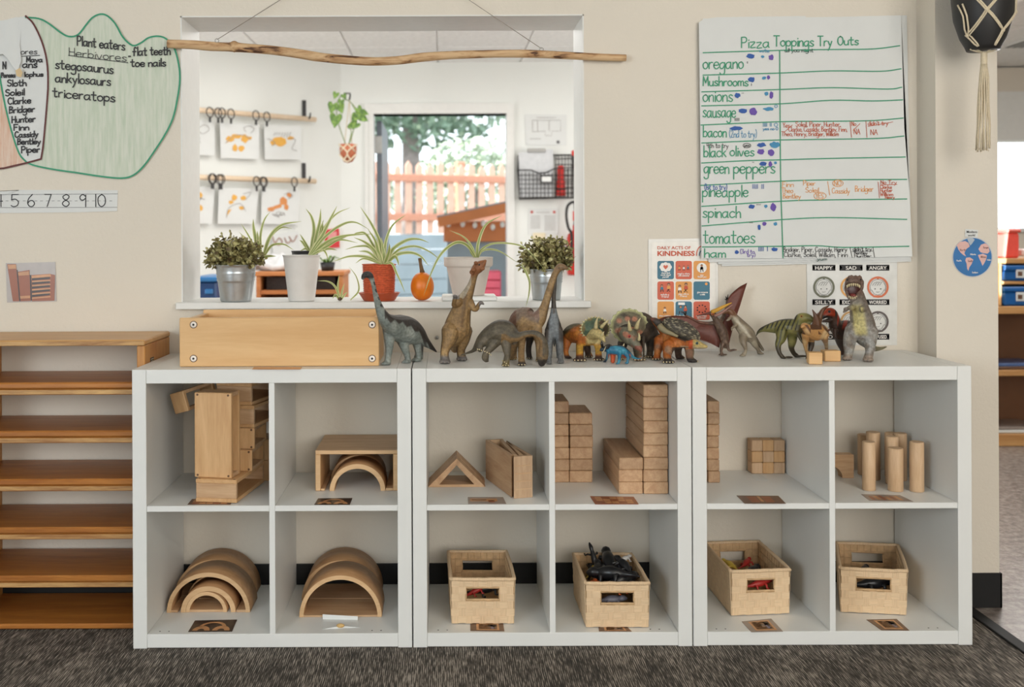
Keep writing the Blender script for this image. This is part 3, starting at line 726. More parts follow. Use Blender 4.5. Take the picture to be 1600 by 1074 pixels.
# toys inside the baskets
M_TOYK = plain('black_rubber', (30, 30, 32), .32, var=.2); M_TOYO = plain('orange_rubber', (206, 96, 40), .4, var=.2); M_TOYG = plain('grey_rubber', (96, 94, 104), .45); M_TOYR = plain('red_rubber', (178, 46, 40), .4); M_TOYW = plain('pale_rubber', (205, 202, 198), .45); M_TOYY = plain('yellow_rubber', (200, 170, 70), .45)
def lizard(name, label, c, L, ang, mat, pitch=0.0, fat=1.0, grp='small rubber animals in the baskets', cat='toy animal', rnd=random):
    """small rubber reptile: tapering body, tail, head and four bent legs"""
    vs, fs = [], []
    dx = Vector((math.cos(ang)*math.cos(pitch), math.sin(ang)*math.cos(pitch), math.sin(pitch))); sd = Vector((-math.sin(ang), math.cos(ang), 0)); up = dx.cross(sd)
    def P(a, b_, h): return c+dx*(a*L)+sd*(b_*L)+up*(h*L)
    body = [(-.55, .10, .0, .006), (-.38, .03, .01, .022), (-.2, 0, .02, .05), (-.02, 0, .04, .085), (.16, 0, .045, .08), (.27, .01, .05, .055), (.36, .02, .06, .062), (.45, .03, .05, .04), (.50, .03, .045, .015)]
    tube([(*P(a, b_, h), r*L*fat) for a, b_, h, r in cr(body, 3)], 9, vs, fs)
    for s_ in (-1, 1):
        for a in (-.12, .17):
            leg = [(a, s_*.05, .02, .034), (a+.03, s_*.15, .02, .028), (a+.02, s_*.18, -.07, .02), (a+.08, s_*.19, -.08, .022)]
            tube([(*P(x, y, h), r*L*fat) for x, y, h, r in leg], 7, vs, fs)
    o = from_vf(name, vs, fs, None, mat, True)
    return tag(o, label, cat, grp)
def inb(k, fa, fb, fz):
    _, A, B, C_, h = k; return A+(B-A)*fa+(C_-A)*fb+Vector((0, 0, h*fz))
lizard('toy_lizard', 'black toy reptile lying across the heaped basket, largest on top', inb(k2, .50, .30, .98), .15, 2.75, M_TOYK, -.12, 1.5)
lizard('toy_lizard', 'black toy reptile at the right of the heaped basket', inb(k2, .76, .50, 1.03), .10, 2.0, M_TOYK, .3, 1.5)
lizard('toy_lizard', 'dark toy reptile behind with its neck raised out of the heaped basket', inb(k2, .30, .78, .98), .11, 1.9, M_TOYK, 1.05, .9)
lizard('toy_lizard', 'white toy animal at the back right corner of the heaped basket', inb(k2, .80, .72, 1.05), .07, .6, M_TOYW, .1, 1.2)
lizard('toy_lizard', 'orange toy animal at the front left of the heaped basket', inb(k2, .20, .26, .84), .075, 1.4, M_TOYO, -.3, 1.1)
lizard('toy_lizard', 'orange toy animal at the front right of the heaped basket', inb(k2, .72, .15, .80), .07, .2, M_TOYO, 0, 1.3)
lizard('toy_lizard', 'brown and white toy animal at the left of the heaped basket', inb(k2, .2, .55, .86), .07, 1.1, M_TOYY, .2, 1.2)
lizard('toy_lizard', 'grey toy animal seen low in the handle slot of the heaped basket', inb(k2, .42, .12, .50), .10, .1, M_TOYG, 0, 1.4)
lizard('toy_lizard', 'orange toy animal seen behind the grey one in the slot', inb(k2, .6, .24, .66), .08, .3, M_TOYO, 0, 1.3)
lizard('toy_lizard', 'black toy animal filling the middle of the heaped basket', inb(k2, .5, .55, .62), .16, 1.2, M_TOYK, 0, 1.8)
lizard('toy_lizard', 'black toy reptile at the back of the heaped basket, nose to the wall', inb(k2, .55, .76, .93), .15, 1.5, M_TOYK, .25, 1.6)
lizard('toy_lizard', 'black toy reptile across the front right of the heaped basket', inb(k2, .62, .28, .82), .13, .4, M_TOYK, .1, 1.7)
lizard('toy_lizard', 'dark toy reptile along the left side of the heaped basket', inb(k2, .30, .50, .86), .14, 1.35, M_TOYK, .15, 1.4)
lizard('toy_lizard', 'grey toy reptile low on the right side of the heaped basket', inb(k2, .78, .55, .78), .13, 1.7, M_TOYG, .1, 1.4)
lizard('toy_lizard', 'red toy animal in the slot of the left basket, middle shelf', inb(k1, .40, .24, .54), .08, 0.3, M_TOYR, .3, 1.2)
lizard('toy_lizard', 'black toy animal in the slot of the left basket, middle shelf', inb(k1, .58, .42, .46), .13, .2, M_TOYK, .1, 1.3)
lizard('toy_lizard', 'red toy animal in the slot of the askew basket', inb(k3, .52, .12, .58), .10, .2, M_TOYR, .1, 1.2)
lizard('toy_lizard', 'black toy reptile in the middle of the askew basket', inb(k3, .56, .40, .62), .13, .9, M_TOYK, 0, 1.6)
lizard('toy_lizard', 'yellow patterned toy animal at the left of the askew basket', inb(k3, .28, .62, .70), .08, 2.0, M_TOYY, .1, 1.3)
lizard('toy_lizard', 'red brown toy animal further back in the askew basket', inb(k3, .62, .72, .66), .08, .9, M_TOYR, .1, 1.3)
lizard('toy_lizard', 'black toy animal low in the basket of the rightmost cell', inb(k4, .5, .2, .52), .14, .1, M_TOYK, 0, 1.5)
lizard('toy_lizard', 'dark grey toy animal at the left inside the rightmost basket', inb(k4, .4, .55, .60), .10, .9, M_TOYK, 0, 1.3)
# ---------------------------------------------------------------- photo cards lying at the front of the cells
def qd(vs, fs, mi, pts, m):
    b0 = len(vs); vs += pts; fs.append(tuple(range(b0, b0+len(pts)))); mi.append(m)
M_PHD = plain('photo_brown', (104, 76, 60), .3, var=.2); M_PHL = plain('photo_tan', (196, 142, 96), .3, var=.15); M_PHG = plain('photo_grey', (150, 138, 130), .3); M_PHO = plain('photo_rust', (150, 84, 52), .3); M_PHK = plain('photo_dark', (54, 42, 38), .3); M_PHB = plain('photo_blue', (84, 110, 160), .3)
PHM = [M_PHD, M_PHL, M_PHG, M_PHO, M_PHK, M_PHB, M_PAPER]
def card(label, corners, zf, kind, base=0):
    """laminated photo card, corners as pixels: back left, back right, front right, front left"""
    P = [WZ(u, v, zf+.0012) for u, v in corners]
    c = sum(P, Vector())/4
    t = thing('photo_card', label, 'photo', (c.x, c.y, zf), 0, 'photo cards at the front of the cells')
    vs = [p+Vector((0, 0, dz)) for dz in (-.0009, 0) for p in P]
    from_vf('sheet', vs, [(0, 1, 2, 3), (7, 6, 5, 4), (0, 4, 5, 1), (1, 5, 6, 2), (2, 6, 7, 3), (3, 7, 4, 0)], t, PHM[base])
    def B(a, b_): return P[3]*(1-a)*(1-b_)+P[2]*a*(1-b_)+P[1]*a*b_+P[0]*(1-a)*b_+Vector((0, 0, .0003))
    vs, fs, mi = [], [], []
    def rect(a0, b0, a1, b1, m): qd(vs, fs, mi, [B(a0, b0), B(a1, b0), B(a1, b1), B(a0, b1)], m)
    def arc(ac, bc, ra, rb, w, m, n=10):
        for i in range(n):
            q = [PI*(i+k)/n for k in (0, 1)]
            qd(vs, fs, mi, [B(ac+r*ra*math.cos(x), bc+r*rb*math.sin(x)) for x, r in ((q[0], 1), (q[1], 1), (q[1], 1-w), (q[0], 1-w))], m)
    if kind == 'arches': arc(.5, .35, .32, .5, .25, 1); arc(.27, .08, .2, .4, .6, 1); arc(.73, .08, .2, .4, .6, 1); rect(.05, .85, .95, .97, 4)
    elif kind == 'bricks':
        for i in range(5):
            for j in range(3): rect(.08+i*.17, .1+j*.28, .23+i*.17, .33+j*.28, 1 if (i+j) % 3 else 3)
    elif kind == 'basket': rect(.18, .1, .86, .9, 1); rect(.25, .2, .8, .82, 4); rect(.32, .35, .45, .6, 3); rect(.5, .4, .62, .7, 2); rect(.62, .25, .74, .55, 5); rect(.42, .6, .6, .75, 1)
    elif kind == 'long': rect(.06, .35, .8, .75, 1); rect(.55, .2, .72, .5, 3); rect(.1, .5, .5, .62, 0)
    elif kind == 'cubes':
        for i in range(2):
            for j in range(3): rect(.2+i*.35, .15+j*.25, .42+i*.35, .36+j*.25, 3)
        rect(.45, .2, .52, .9, 1)
    elif kind == 'cyl':
        for i in range(6): rect(.1+i*.13, .15, .19+i*.13, .7+.05*(i % 3), 1 if i % 2 else 3)
    elif kind == 'torn': rect(.3, .3, .9, .9, 6)
    if vs: from_vf('print', vs, fs, t, PHM, mi=mi)
    return t
card('photo card of boxes under the flat hollow block, top left cell', [(300, 780), (365, 780), (360, 788.6), (293, 788.6)], FZ1, 'bricks', 0)
card('photo card of arches in front of the wide hollow block', [(497, 779), (550.5, 778.5), (546.5, 788.8), (491, 788.8)], FZ1, 'arches', 4)
card('photo card of a wooden ramp in front of the triangle and ramp blocks', [(731, 777), (786, 777), (791, 787.6), (731.5, 787.6)], FZ1, 'long', 2)
card('photo card of bricks in front of the stacked long blocks', [(922, 775.5), (990, 776.5), (998, 788), (930, 788)], FZ1, 'bricks', 3)
card('photo card in front of the three by three cubes', [(1151, 774.5), (1216, 775), (1228, 787), (1163.5, 787)], FZ1, 'cubes', 0)
card('photo card in front of the cylinders', [(1345.5, 772.5), (1406, 774), (1427, 784), (1359, 782.5)], FZ1, 'cyl', 2)
card('photo card of arches in front of the nested arches', [(304.5, 970), (370.5, 968.5), (362.5, 987), (294, 987.5)], FZ0, 'arches', 4)
card('photo card of a toy basket under the left basket, middle shelf', [(735, 974), (786, 974), (788, 986.5), (735, 986)], FZ0, 'basket', 0)
card('photo card under the heaped basket of black toys', [(935, 980), (980, 980), (987, 986.8), (936, 986.6)], FZ0, 'basket', 0)
card('photo card of a toy basket before the askew basket', [(1159, 971.5), (1205, 967), (1223.5, 987), (1174, 988)], FZ0, 'basket', 2)
card('photo card of a toy basket before the rightmost basket', [(1354, 968.5), (1401, 967.5), (1421, 985.5), (1377, 985)], FZ0, 'basket', 0)
card('brown photo card half under the ply crate', [(397, 573.6), (472, 573.6), (469, 577), (394, 577)], UH, 'none', 1)
# torn white card with a beige fleck in front of the tunnel arch
P = [WZ(u, v, FZ0+.0006) for u, v in ((504, 968), (559, 969), (562, 981), (503, 984))]
t = thing('torn_card', 'torn white paper card in front of the empty tunnel arch', 'paper', (P[0].x, P[0].y, FZ0))
vs = []
for k, p in enumerate(P): vs.append(p)
vs += [P[0]+Vector((0, .0, .014)), P[1]+Vector((0, 0, .010)), (P[2]+P[3])/2+Vector((0, .004, .006))]
from_vf('sheet', vs, [(0, 1, 2, 3), (4, 5, 1, 0), (3, 2, 6)], t, M_PAPER)
c = WZ(532, 978, FZ0+.008); v2, f2 = ball(c, .012, .006, .006, 8, 5); from_vf('tape', v2, f2, t, plain('beige_tape', (206, 170, 110), .5), True)
# ================================================================ toy dinosaurs on the shelf tops
M_DINO = vcol('painted_rubber'); M_DINOS = vcol('painted_rubber_glossy', .4, .2, 300, .12)
M_EYE = plain('glossy_black', (18, 16, 15), .15); M_CLAW = plain('claw_ivory', (206, 190, 150), .45); M_CLAWD = plain('claw_grey', (128, 120, 112), .5)
M_MOUTH = plain('mouth_red', (62, 18, 16), .35); M_HORN = plain('horn_cream', (200, 186, 140), .45, var=.12, scale=200)
DEP = None
def fbm(p, s):
    """cheap smooth noise on an (n,3) array, about -1..1"""
    q = p*s
    return (np.sin(q[:, 0]*1.3+1.7*np.sin(q[:, 1]*.9+q[:, 2]*.6))+np.sin(q[:, 1]*1.7+1.3*np.sin(q[:, 2]*1.1+q[:, 0]*.5))+np.sin(q[:, 2]*1.5+1.9*np.sin(q[:, 0]*.8)))/3
def sst(x, a, b):
    t = np.clip((x-a)/(b-a), 0, 1); return t*t*(3-2*t)
def mix(c0, c1, w):
    return c0*(1-w[:, None])+c1*w[:, None]
def C(*rgb): return np.array(lin(rgb))
class Dino:
    def __init__(s, name, label, zx, zy, zs, group='toy dinosaurs on the white shelves'):
        s.name, s.label, s.zx, s.zy, s.zs, s.group = name, label, zx, zy, zs, group
        s.vs, s.fs = [], []; s.extra = []
    def px(s, x, y): return s.zx+x*s.zs, s.zy+y*s.zs
    def P(s, x, y, Y): return W(*s.px(x, y), Y)
    def gy(s, x, y): return WZ(*s.px(x, y), UH).y
    def pt(s, p):
        Y = p[2]; q = s.P(p[0], p[1], Y); k = S(Y)*s.zs
        return (*q, p[3]*k, (p[4] if len(p) > 4 else p[3])*k)
    def chain(s, pts, n=4, seg=14):
        pp = cr([s.pt(p) for p in pts], n)
        pp = [(*p[:3], max(p[3], .0004), max(p[4], .0004)) for p in pp]
        tube(pp, seg, s.vs, s.fs, up=(0, 1, 0))
        for p in (pp[0], pp[-1]):
            if p[3] > .0012: ball(p[:3], p[3]*.96, p[4]*.96, p[3]*.96, 12, 8, s.vs, s.fs)
        return s
    def ball(s, x, y, Y, rx, ry, rz=None, rot=0):
        """rx, ry in the picture plane, rz in depth (zoom units)"""
        k = S(Y)*s.zs
        ball(s.P(x, y, Y), rx*k, (rz or rx)*k, ry*k, 16, 10, s.vs, s.fs, Matrix.Rotation(math.radians(rot), 3, 'Y') if rot else None); return s
    def leg(s, hip, pts, foot, r, toe=(-1, 0), fr=None):
        """hip (x,y,Y,r) > pts [(x,y,r)] > foot base pixel (x,y) on the shelf top, radius r, toes pointing along toe (dx, toward viewer)"""
        Y = s.gy(*foot); n = len(pts)+1
        ch = [hip]
        for i, p in enumerate(pts):
            t = (i+1)/n; t = min(1, t*1.15); ch.append((p[0], p[1], hip[2]*(1-t)+Y*t, p[2]))
        ch.append((foot[0], foot[1]-r*.55, Y, r*.86))
        s.chain(ch)
        s.ball(foot[0]+toe[0]*r*.35, foot[1]-r*.42, Y-.002, r, r*.55, r*1.05)
        k = S(Y)*s.zs; fr_ = fr or 3
        for i in range(fr_):
            a = (i-(fr_-1)/2)
            if abs(toe[0]) > .5:
                q = (foot[0]+toe[0]*r*1.15, foot[1]-r*.28); s.ball(q[0], q[1], Y+a*r*.55*k, r*.42, r*.30, r*.3)
                s.extra.append(('claw', s.P(q[0]+toe[0]*r*.36, q[1]+r*.05, Y+a*r*.55*k), r*.17*k))
            else:
                q = (foot[0]+a*r*.68, foot[1]-r*.30); s.ball(q[0], q[1], Y-r*.75*k, r*.36, r*.32, r*.45)
                s.extra.append(('claw', s.P(q[0], q[1]+r*.08, Y-r*1.12*k), r*.17*k))
        return s
    def build(s, paint, vox=.0016, mat=None, claw=None, smooth=3):
        me = bpy.data.meshes.new('raw'); me.from_pydata([tuple(v) for v in s.vs], [], s.fs)
        bm = bmesh.new(); bm.from_mesh(me); bmesh.ops.recalc_face_normals(bm, faces=bm.faces); bm.to_mesh(me); bm.free()
        o = bpy.data.objects.new('raw', me); COL.objects.link(o)
        m = o.modifiers.new('r', 'REMESH'); m.mode = 'VOXEL'; m.voxel_size = vox
        m2 = o.modifiers.new('s', 'SMOOTH'); m2.factor = .5; m2.iterations = smooth
        dg = bpy.context.evaluated_depsgraph_get(); ev = o.evaluated_get(dg)
        out = bpy.data.meshes.new_from_object(ev); bpy.data.objects.remove(o); bpy.data.meshes.remove(me)
        n = len(out.vertices); co = np.empty(n*3, 'f'); out.vertices.foreach_get('co', co); co = co.reshape(-1, 3).astype(float)
        co[:, 2] = np.maximum(co[:, 2], UH+.0006)
        out.vertices.foreach_set('co', co.astype('f').ravel()); out.update()
        no = np.empty(n*3, 'f'); out.vertices.foreach_get('normal', no); no = no.reshape(-1, 3)
        Z = co[:, 1]-CAM.y; a = co[:, 0]*F/Z; b = (co[:, 2]-CAM.z)*F/Z
        c_, s_ = math.cos(ROLL), math.sin(ROLL)
        u = CU+a*c_-b*s_; v = CV-(b*c_+a*s_)
        x = (u-s.zx)/s.zs; y = (v-s.zy)/s.zs
        col = paint(x, y, co, no)
        col = np.clip(col*.80, 0.002, 1)
        at = out.color_attributes.new('paint', 'FLOAT_COLOR', 'POINT')
        at.data.foreach_set('color', np.concatenate([col, np.ones((n, 1))], 1).astype('f').ravel())
        lo, hi = co.min(0), co.max(0)
        s.t = thing(s.name, s.label, 'toy dinosaur', ((lo[0]+hi[0])/2, (lo[1]+hi[1])/2, UH), 0, s.group)
        s.body = link('body', out, s.t, mat or M_DINO, True)
        vs, fs = [], []
        for k, p, r in s.extra:
            ball((p.x, p.y, max(p.z, UH+.0005+max(r, .0009))), max(r, .0009), max(r, .0009)*1.4, max(r, .0009), 7, 5, vs, fs)
        if vs and claw is not None:
            o = from_vf('claws', vs, fs, s.t, claw, True); o['kind'] = 'stuff'
        return s
    def eye(s, x, y, Y, r, ring=None):
        k = S(Y)*s.zs
        v2, f2 = ball(s.P(x, y, Y), r*k, r*k*.7, r*k, 10, 7)
        if ring: 
            o = from_vf('eye_ring', *ball(s.P(x, y, Y+r*.2*k), r*k*1.6, r*k*.6, r*k*1.6, 10, 7), s.t, ring, True)
        from_vf('eye', v2, f2, s.t, M_EYE, True)
    def horn(s, pts, mat=None, name='horn'):
        pp = cr([s.pt(p) for p in pts], 4); v2, f2 = tube(pp, 10); return from_vf(name, v2, f2, s.t, mat or M_HORN, True)
    def sheet(s, name, pts, th, mat, cup=.0):
        """thin membrane or frill through outline points (x,y,Y) with real thickness, fanned from the centroid"""
        P = [s.P(*p) for p in pts]; n = len(P); c = sum(P, Vector())/n
        nr = Vector((0, 0, 0))
        for i in range(n): nr += (P[i]-c).cross(P[(i+1) % n]-c)
        nr.normalize()
        if nr.y > 0: nr = -nr
        vs, fs = [], []; rings = 5
        for side in (0, 1):
            for r in range(rings+1):
                t = r/rings
                for i in range(n): vs.append(c.lerp(P[i], t)+nr*(cup*(1-t*t))+nr*(th/2 if side == 0 else -th/2))
        h = (rings+1)*n
        for side in (0, 1):
            for r in range(rings):
                for i in range(n):
                    j = (i+1) % n; f = (side*h+r*n+i, side*h+r*n+j, side*h+(r+1)*n+j, side*h+(r+1)*n+i)
                    fs.append(f if side else f[::-1])
        for i in range(n):
            j = (i+1) % n; a = rings*n
            fs.append((a+i, a+j, h+a+j, h+a+i))
        return from_vf(name, vs, fs, s.t, mat, True)
def polyv(x, pts):
    return np.interp(x, [p[0] for p in pts], [p[1] for p in pts])

# ---- 1 blue grey long neck on the left
d = Dino('toy_dinosaur', 'blue grey long-necked dinosaur with a dark back, leftmost, beside the crate', 560, 420, .14894)
d.chain([(46, 98, -.36, 20), (62, 72, -.36, 30), (88, 62, -.36, 36, 30), (118, 72, -.357, 36), (140, 110, -.354, 27), (156, 165, -.35, 23), (174, 250, -.345, 26), (200, 350, -.36, 36), (235, 450, -.362, 52), (285, 535, -.356, 76), (355, 590, -.328, 110), (445, 630, -.288, 148), (540, 660, -.270, 140), (615, 700, -.252, 105), (690, 760, -.23, 58), (755, 815, -.21, 30), (818, 872, -.19, 8)])
d.leg((325, 600, -.318, 80), [(325, 720, 62), (322, 830, 44), (312, 930, 34)], (305, 1012), 44)
d.leg((455, 720, -.285, 75), [(480, 810, 52), (505, 890, 36), (518, 940, 32)], (520, 992), 42)
d.leg((610, 710, -.25, 80), [(620, 800, 50), (628, 880, 34), (630, 930, 34)], (625, 976), 46)
d.leg((640, 700, -.215, 60), [(645, 800, 42), (650, 880, 30)], (650, 952), 36)
def paint(x, y, co, no):
    base = mix(C(128, 136, 130)[None]*np.ones((len(x), 1)), C(156, 162, 154), sst(fbm(co, 90), -.2, .8))
    top = polyv(x, [(0, 0), (270, 460), (320, 478), (420, 490), (520, 530), (600, 575), (660, 630), (690, 690), (760, 770), (830, 860)])
    zig = 50+42*np.abs(((x/85) % 1)*2-1)
    w = 1-sst(y-top-zig, -12, 12); w[x < 275] = 0
    base = mix(base, C(56, 50, 46), w)
    wt = ((x > 660) & (((x-y*.3)/45 % 1) < .55)).astype(float)*.8
    base = mix(base, C(58, 52, 48), wt)
    nk = ((x < 260) & (y < 400) & (no[:, 0] > .35) & (((y-60)/78 % 1) < .45)).astype(float)
    base = mix(base, C(40, 38, 38), nk*.9)
    hd = (1-sst(y, 88, 118))*(x < 150); base = mix(base, C(58, 54, 52), hd)
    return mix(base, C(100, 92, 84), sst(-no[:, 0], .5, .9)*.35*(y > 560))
d.build(paint, claw=M_CLAWD); d.eye(80, 58, -.3735, 8); 
# ---- 2 upright tan dinosaur
d = Dino('toy_dinosaur', 'tan dinosaur rearing upright on two legs with its snout raised, by the clay pot', 670, 400, .16768)
d.chain([(527, 47, -.285, 14), (505, 68, -.283, 34), (472, 98, -.28, 52, 46), (440, 135, -.277, 48, 44), (425, 180, -.272, 32), (400, 265, -.267, 36), (365, 350, -.262, 54), (325, 430, -.258, 78, 66), (300, 520, -.255, 95, 78), (275, 620, -.25, 118, 92), (262, 700, -.248, 126, 95), (255, 760, -.235, 80, 70), (240, 850, -.19, 45), (245, 880, -.15, 22), (250, 845, -.11, 8)])
d.leg((205, 700, -.262, 90), [(188, 780, 72), (160, 850, 50), (147, 910, 40)], (150, 1004), 52, (0, 1))
d.leg((335, 700, -.24, 75), [(332, 780, 52), (302, 860, 43), (300, 905, 40)], (307, 976), 50, (0, 1))
d.chain([(275, 430, -.275, 42), (235, 462, -.29, 25), (236, 425, -.305, 20), (246, 390, -.312, 22), (244, 378, -.314, 20)])
d.chain([(375, 430, -.26, 46), (410, 480, -.268, 34), (440, 495, -.275, 26), (465, 455, -.285, 18), (485, 435, -.288, 18), (510, 450, -.29, 9)])
for k in range(3): d.chain([(232+k*14, 380, -.315, 10), (228+k*16, 372, -.322, 8), (230+k*17, 384, -.327, 5)])
d.ball(402, 152, -.285, 24, 24); d.ball(416, 130, -.292, 26, 22); d.ball(438, 66, -.292, 20, 18); d.ball(500, 118, -.29, 24, 20)
def paint(x, y, co, no):
    b = mix(C(150, 118, 74)[None]*np.ones((len(x), 1)), C(176, 144, 96), sst(fbm(co, 70), -.1, .8))
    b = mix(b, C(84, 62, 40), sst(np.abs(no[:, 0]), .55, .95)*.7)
    mid = 330+(y-450)*-.12; b = mix(b, C(104, 76, 46), (1-sst(np.abs(x-mid), 6, 26))*(y > 300)*(y < 660)*.6)
    b = mix(b, C(150, 96, 58), 1-sst(y+(x-420)*.4, 165, 215))
    b = mix(b, C(196, 188, 170), ((x < 395) & (y > 190) & (y < 400) & (no[:, 0] < -.2)).astype(float)*.6)
    b = mix(b, C(118, 112, 108), sst(y, 915, 950)*(x < 460))
    b = mix(b, C(118, 112, 108), ((x > 465) & (y > 415) & (y < 470)).astype(float))
    b = mix(b, C(118, 112, 108), ((x < 285) & (y > 362) & (y < 404) & (x > 215)).astype(float))
    return b
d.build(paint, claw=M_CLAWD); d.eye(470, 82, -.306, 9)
# ---- 3 grey green long neck with its head down
d = Dino('toy_dinosaur', 'dark olive long-necked dinosaur bending its head down to the shelf, in front', 740, 470, .10243)
YB3 = -.325
d.chain([(-190, 830, -0.284, 9), (-110, 805, -0.289, 16), (-10, 765, -0.299, 28), (60, 690, -0.309, 60), (140, 610, -0.319, 105), (270, 510, -0.329, 140), (400, 460, -0.334, 168), (510, 480, -0.339, 165), (600, 530, -0.349, 118), (690, 545, -0.364, 72), (800, 510, -0.376, 50), (900, 498, -0.384, 48), (990, 530, -0.388, 55), (1055, 610, -0.388, 62), (1070, 710, -0.384, 72), (1058, 810, -0.380, 88), (1045, 890, -0.376, 84), (1040, 945, -0.374, 62)])
d.leg((500, 620, -.34, 95), [(505, 740, 66), (515, 830, 50), (505, 890, 48)], (490, 1003), 62, (0, 1))
d.leg((600, 640, -.29, 85), [(600, 760, 60), (580, 840, 44)], (578, 908), 40, (0, 1))
d.chain([(210, 560, -.33, 100), (130, 640, -.34, 72), (95, 700, -.345, 52), (100, 745, -.35, 46)])
d.chain([(330, 610, -.335, 105), (255, 720, -.345, 68), (195, 800, -.35, 52), (178, 870, -.345, 56), (190, 905, -.34, 40)])
d.ball(180, 880, -.34, 58, 42, 50, 35); d.ball(205, 922, -.325, 30, 18, 40)
def paint(x, y, co, no):
    b = mix(C(92, 84, 68)[None]*np.ones((len(x), 1)), C(112, 102, 84), sst(fbm(co, 100), -.2, .8))
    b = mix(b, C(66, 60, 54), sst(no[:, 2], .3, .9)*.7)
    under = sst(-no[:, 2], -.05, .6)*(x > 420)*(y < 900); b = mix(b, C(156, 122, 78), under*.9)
    b = mix(b, C(148, 116, 76), ((x > 930) & (x < 1050) & (y > 560) & (y < 860)).astype(float)*.8*sst(-no[:, 0], -.2, .4))
    b = mix(b, C(52, 44, 38), sst(y, 870, 930)*(x > 940))
    b = mix(b, C(128, 112, 68), sst(y, 880, 940)*(x > 400)*(x < 570)*.7)
    return b
d.extra += [('claw', d.P(x, y, -.372), .0021) for x, y in ((60, 742), (88, 746), (120, 760), (170, 775), (205, 790), (238, 808), (262, 828), (442, 918), (470, 938), (500, 960), (522, 985))]
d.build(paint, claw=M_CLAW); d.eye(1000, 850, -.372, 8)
# ---- 4 tall tan long neck
d = Dino('toy_dinosaur', 'tan long-necked dinosaur with a purplish hump and tall raised neck, in the middle', 740, 470, .10243)
d.chain([(1428, -492, -.27, 20), (1385, -505, -.27, 42), (1330, -510, -.268, 60, 50), (1285, -478, -.266, 56), (1240, -400, -.264, 50), (1195, -280, -.262, 54), (1150, -130, -.26, 58), (1105, 20, -.257, 62), (1060, 150, -.255, 80), (985, 270, -.25, 130), (880, 320, -.24, 190, 180), (770, 300, -.225, 205, 190), (680, 330, -.20, 160), (610, 370, -.18, 95), (560, 440, -.15, 50), (500, 560, -.12, 25), (430, 640, -.10, 8)])
d.ball(1330, -540, -.268, 34, 24)
d.leg((760, 420, -.255, 100), [(735, 600, 66), (727, 750, 54), (727, 880, 52)], (735, 992), 66, (0, 1))
d.leg((900, 450, -.22, 100), [(850, 640, 52), (838, 760, 44)], (850, 893), 50, (0, 1))
d.leg((660, 420, -.20, 90), [(630, 600, 56), (620, 720, 45)], (620, 900), 48, (0, 1))
d.leg((960, 430, -.26, 90), [(990, 620, 60), (1000, 760, 50)], (1000, 930), 55, (0, 1))
def paint(x, y, co, no):
    b = mix(C(150, 120, 80)[None]*np.ones((len(x), 1)), C(168, 138, 96), sst(fbm(co, 80), -.2, .8))
    top = polyv(x, [(540, 300), (750, 90), (980, 200)])
    b = mix(b, C(132, 112, 96), (1-sst(y-top, 110, 190))*(x < 1000))
    b = mix(b, C(140, 104, 92), (1-sst(y-top, 40, 120))*(x > 820)*(x < 1000)*.5)
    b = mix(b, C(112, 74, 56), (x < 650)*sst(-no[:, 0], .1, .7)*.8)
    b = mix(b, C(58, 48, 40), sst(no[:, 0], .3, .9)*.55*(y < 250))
    b = mix(b, C(52, 42, 36), ((x > 790) & (x < 905) & (y > 560)).astype(float))
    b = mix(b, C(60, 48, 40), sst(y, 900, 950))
    b = mix(b, C(128, 100, 76), (1-sst(y, -500, -420))*.6)
    return b
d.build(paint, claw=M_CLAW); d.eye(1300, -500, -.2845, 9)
# ---- 5 dark long neck facing us
d = Dino('toy_dinosaur', 'dark long-necked dinosaur with a slate blue chest, facing us behind the tan neck', 740, 470, .10243)
d.chain([(1258, -415, -.235, 18), (1252, -395, -.228, 32), (1245, -340, -.228, 28), (1238, -220, -.235, 28), (1222, -60, -.238, 33), (1222, 100, -.243, 40), (1224, 230, -.25, 66), (1222, 360, -.25, 110, 90), (1222, 450, -.235, 128, 130), (1225, 470, -.19, 140), (1225, 470, -.15, 130), (1225, 500, -.11, 70), (1230, 600, -.08, 30), (1230, 700, -.06, 8)])
d.ball(1222, 470, -.255, 115, 150, 110)
d.leg((1150, 500, -.265, 70), [(1145, 640, 56), (1148, 780, 46), (1148, 880, 42)], (1150, 968), 48, (0, 1))
d.leg((1300, 500, -.265, 70), [(1312, 640, 58), (1322, 780, 46), (1326, 880, 42)], (1330, 955), 56, (0, 1))
d.leg((1170, 500, -.15, 60), [(1165, 700, 44)], (1160, 880), 40, (0, 1))
d.leg((1285, 500, -.15, 60), [(1295, 700, 44)], (1300, 880), 40, (0, 1))
def paint(x, y, co, no):
    b = mix(C(60, 54, 50)[None]*np.ones((len(x), 1)), C(84, 76, 70), sst(fbm(co, 90), -.2, .8))
    mid = 1222; w = (1-sst(np.abs(x-mid), 55, 95))*(y > 120)*(y < 660)*sst(-no[:, 1], .1, .5); b = mix(b, C(126, 132, 136), w)
    b = mix(b, C(116, 120, 122), sst(y, 600, 660)*sst(-no[:, 1], -.2, .4)*.9)
    b = mix(b, C(92, 84, 76), (y < 200)*(1-sst(np.abs(x-1225), 10, 25))*.8)
    return b
d.build(paint, claw=M_CLAWD)
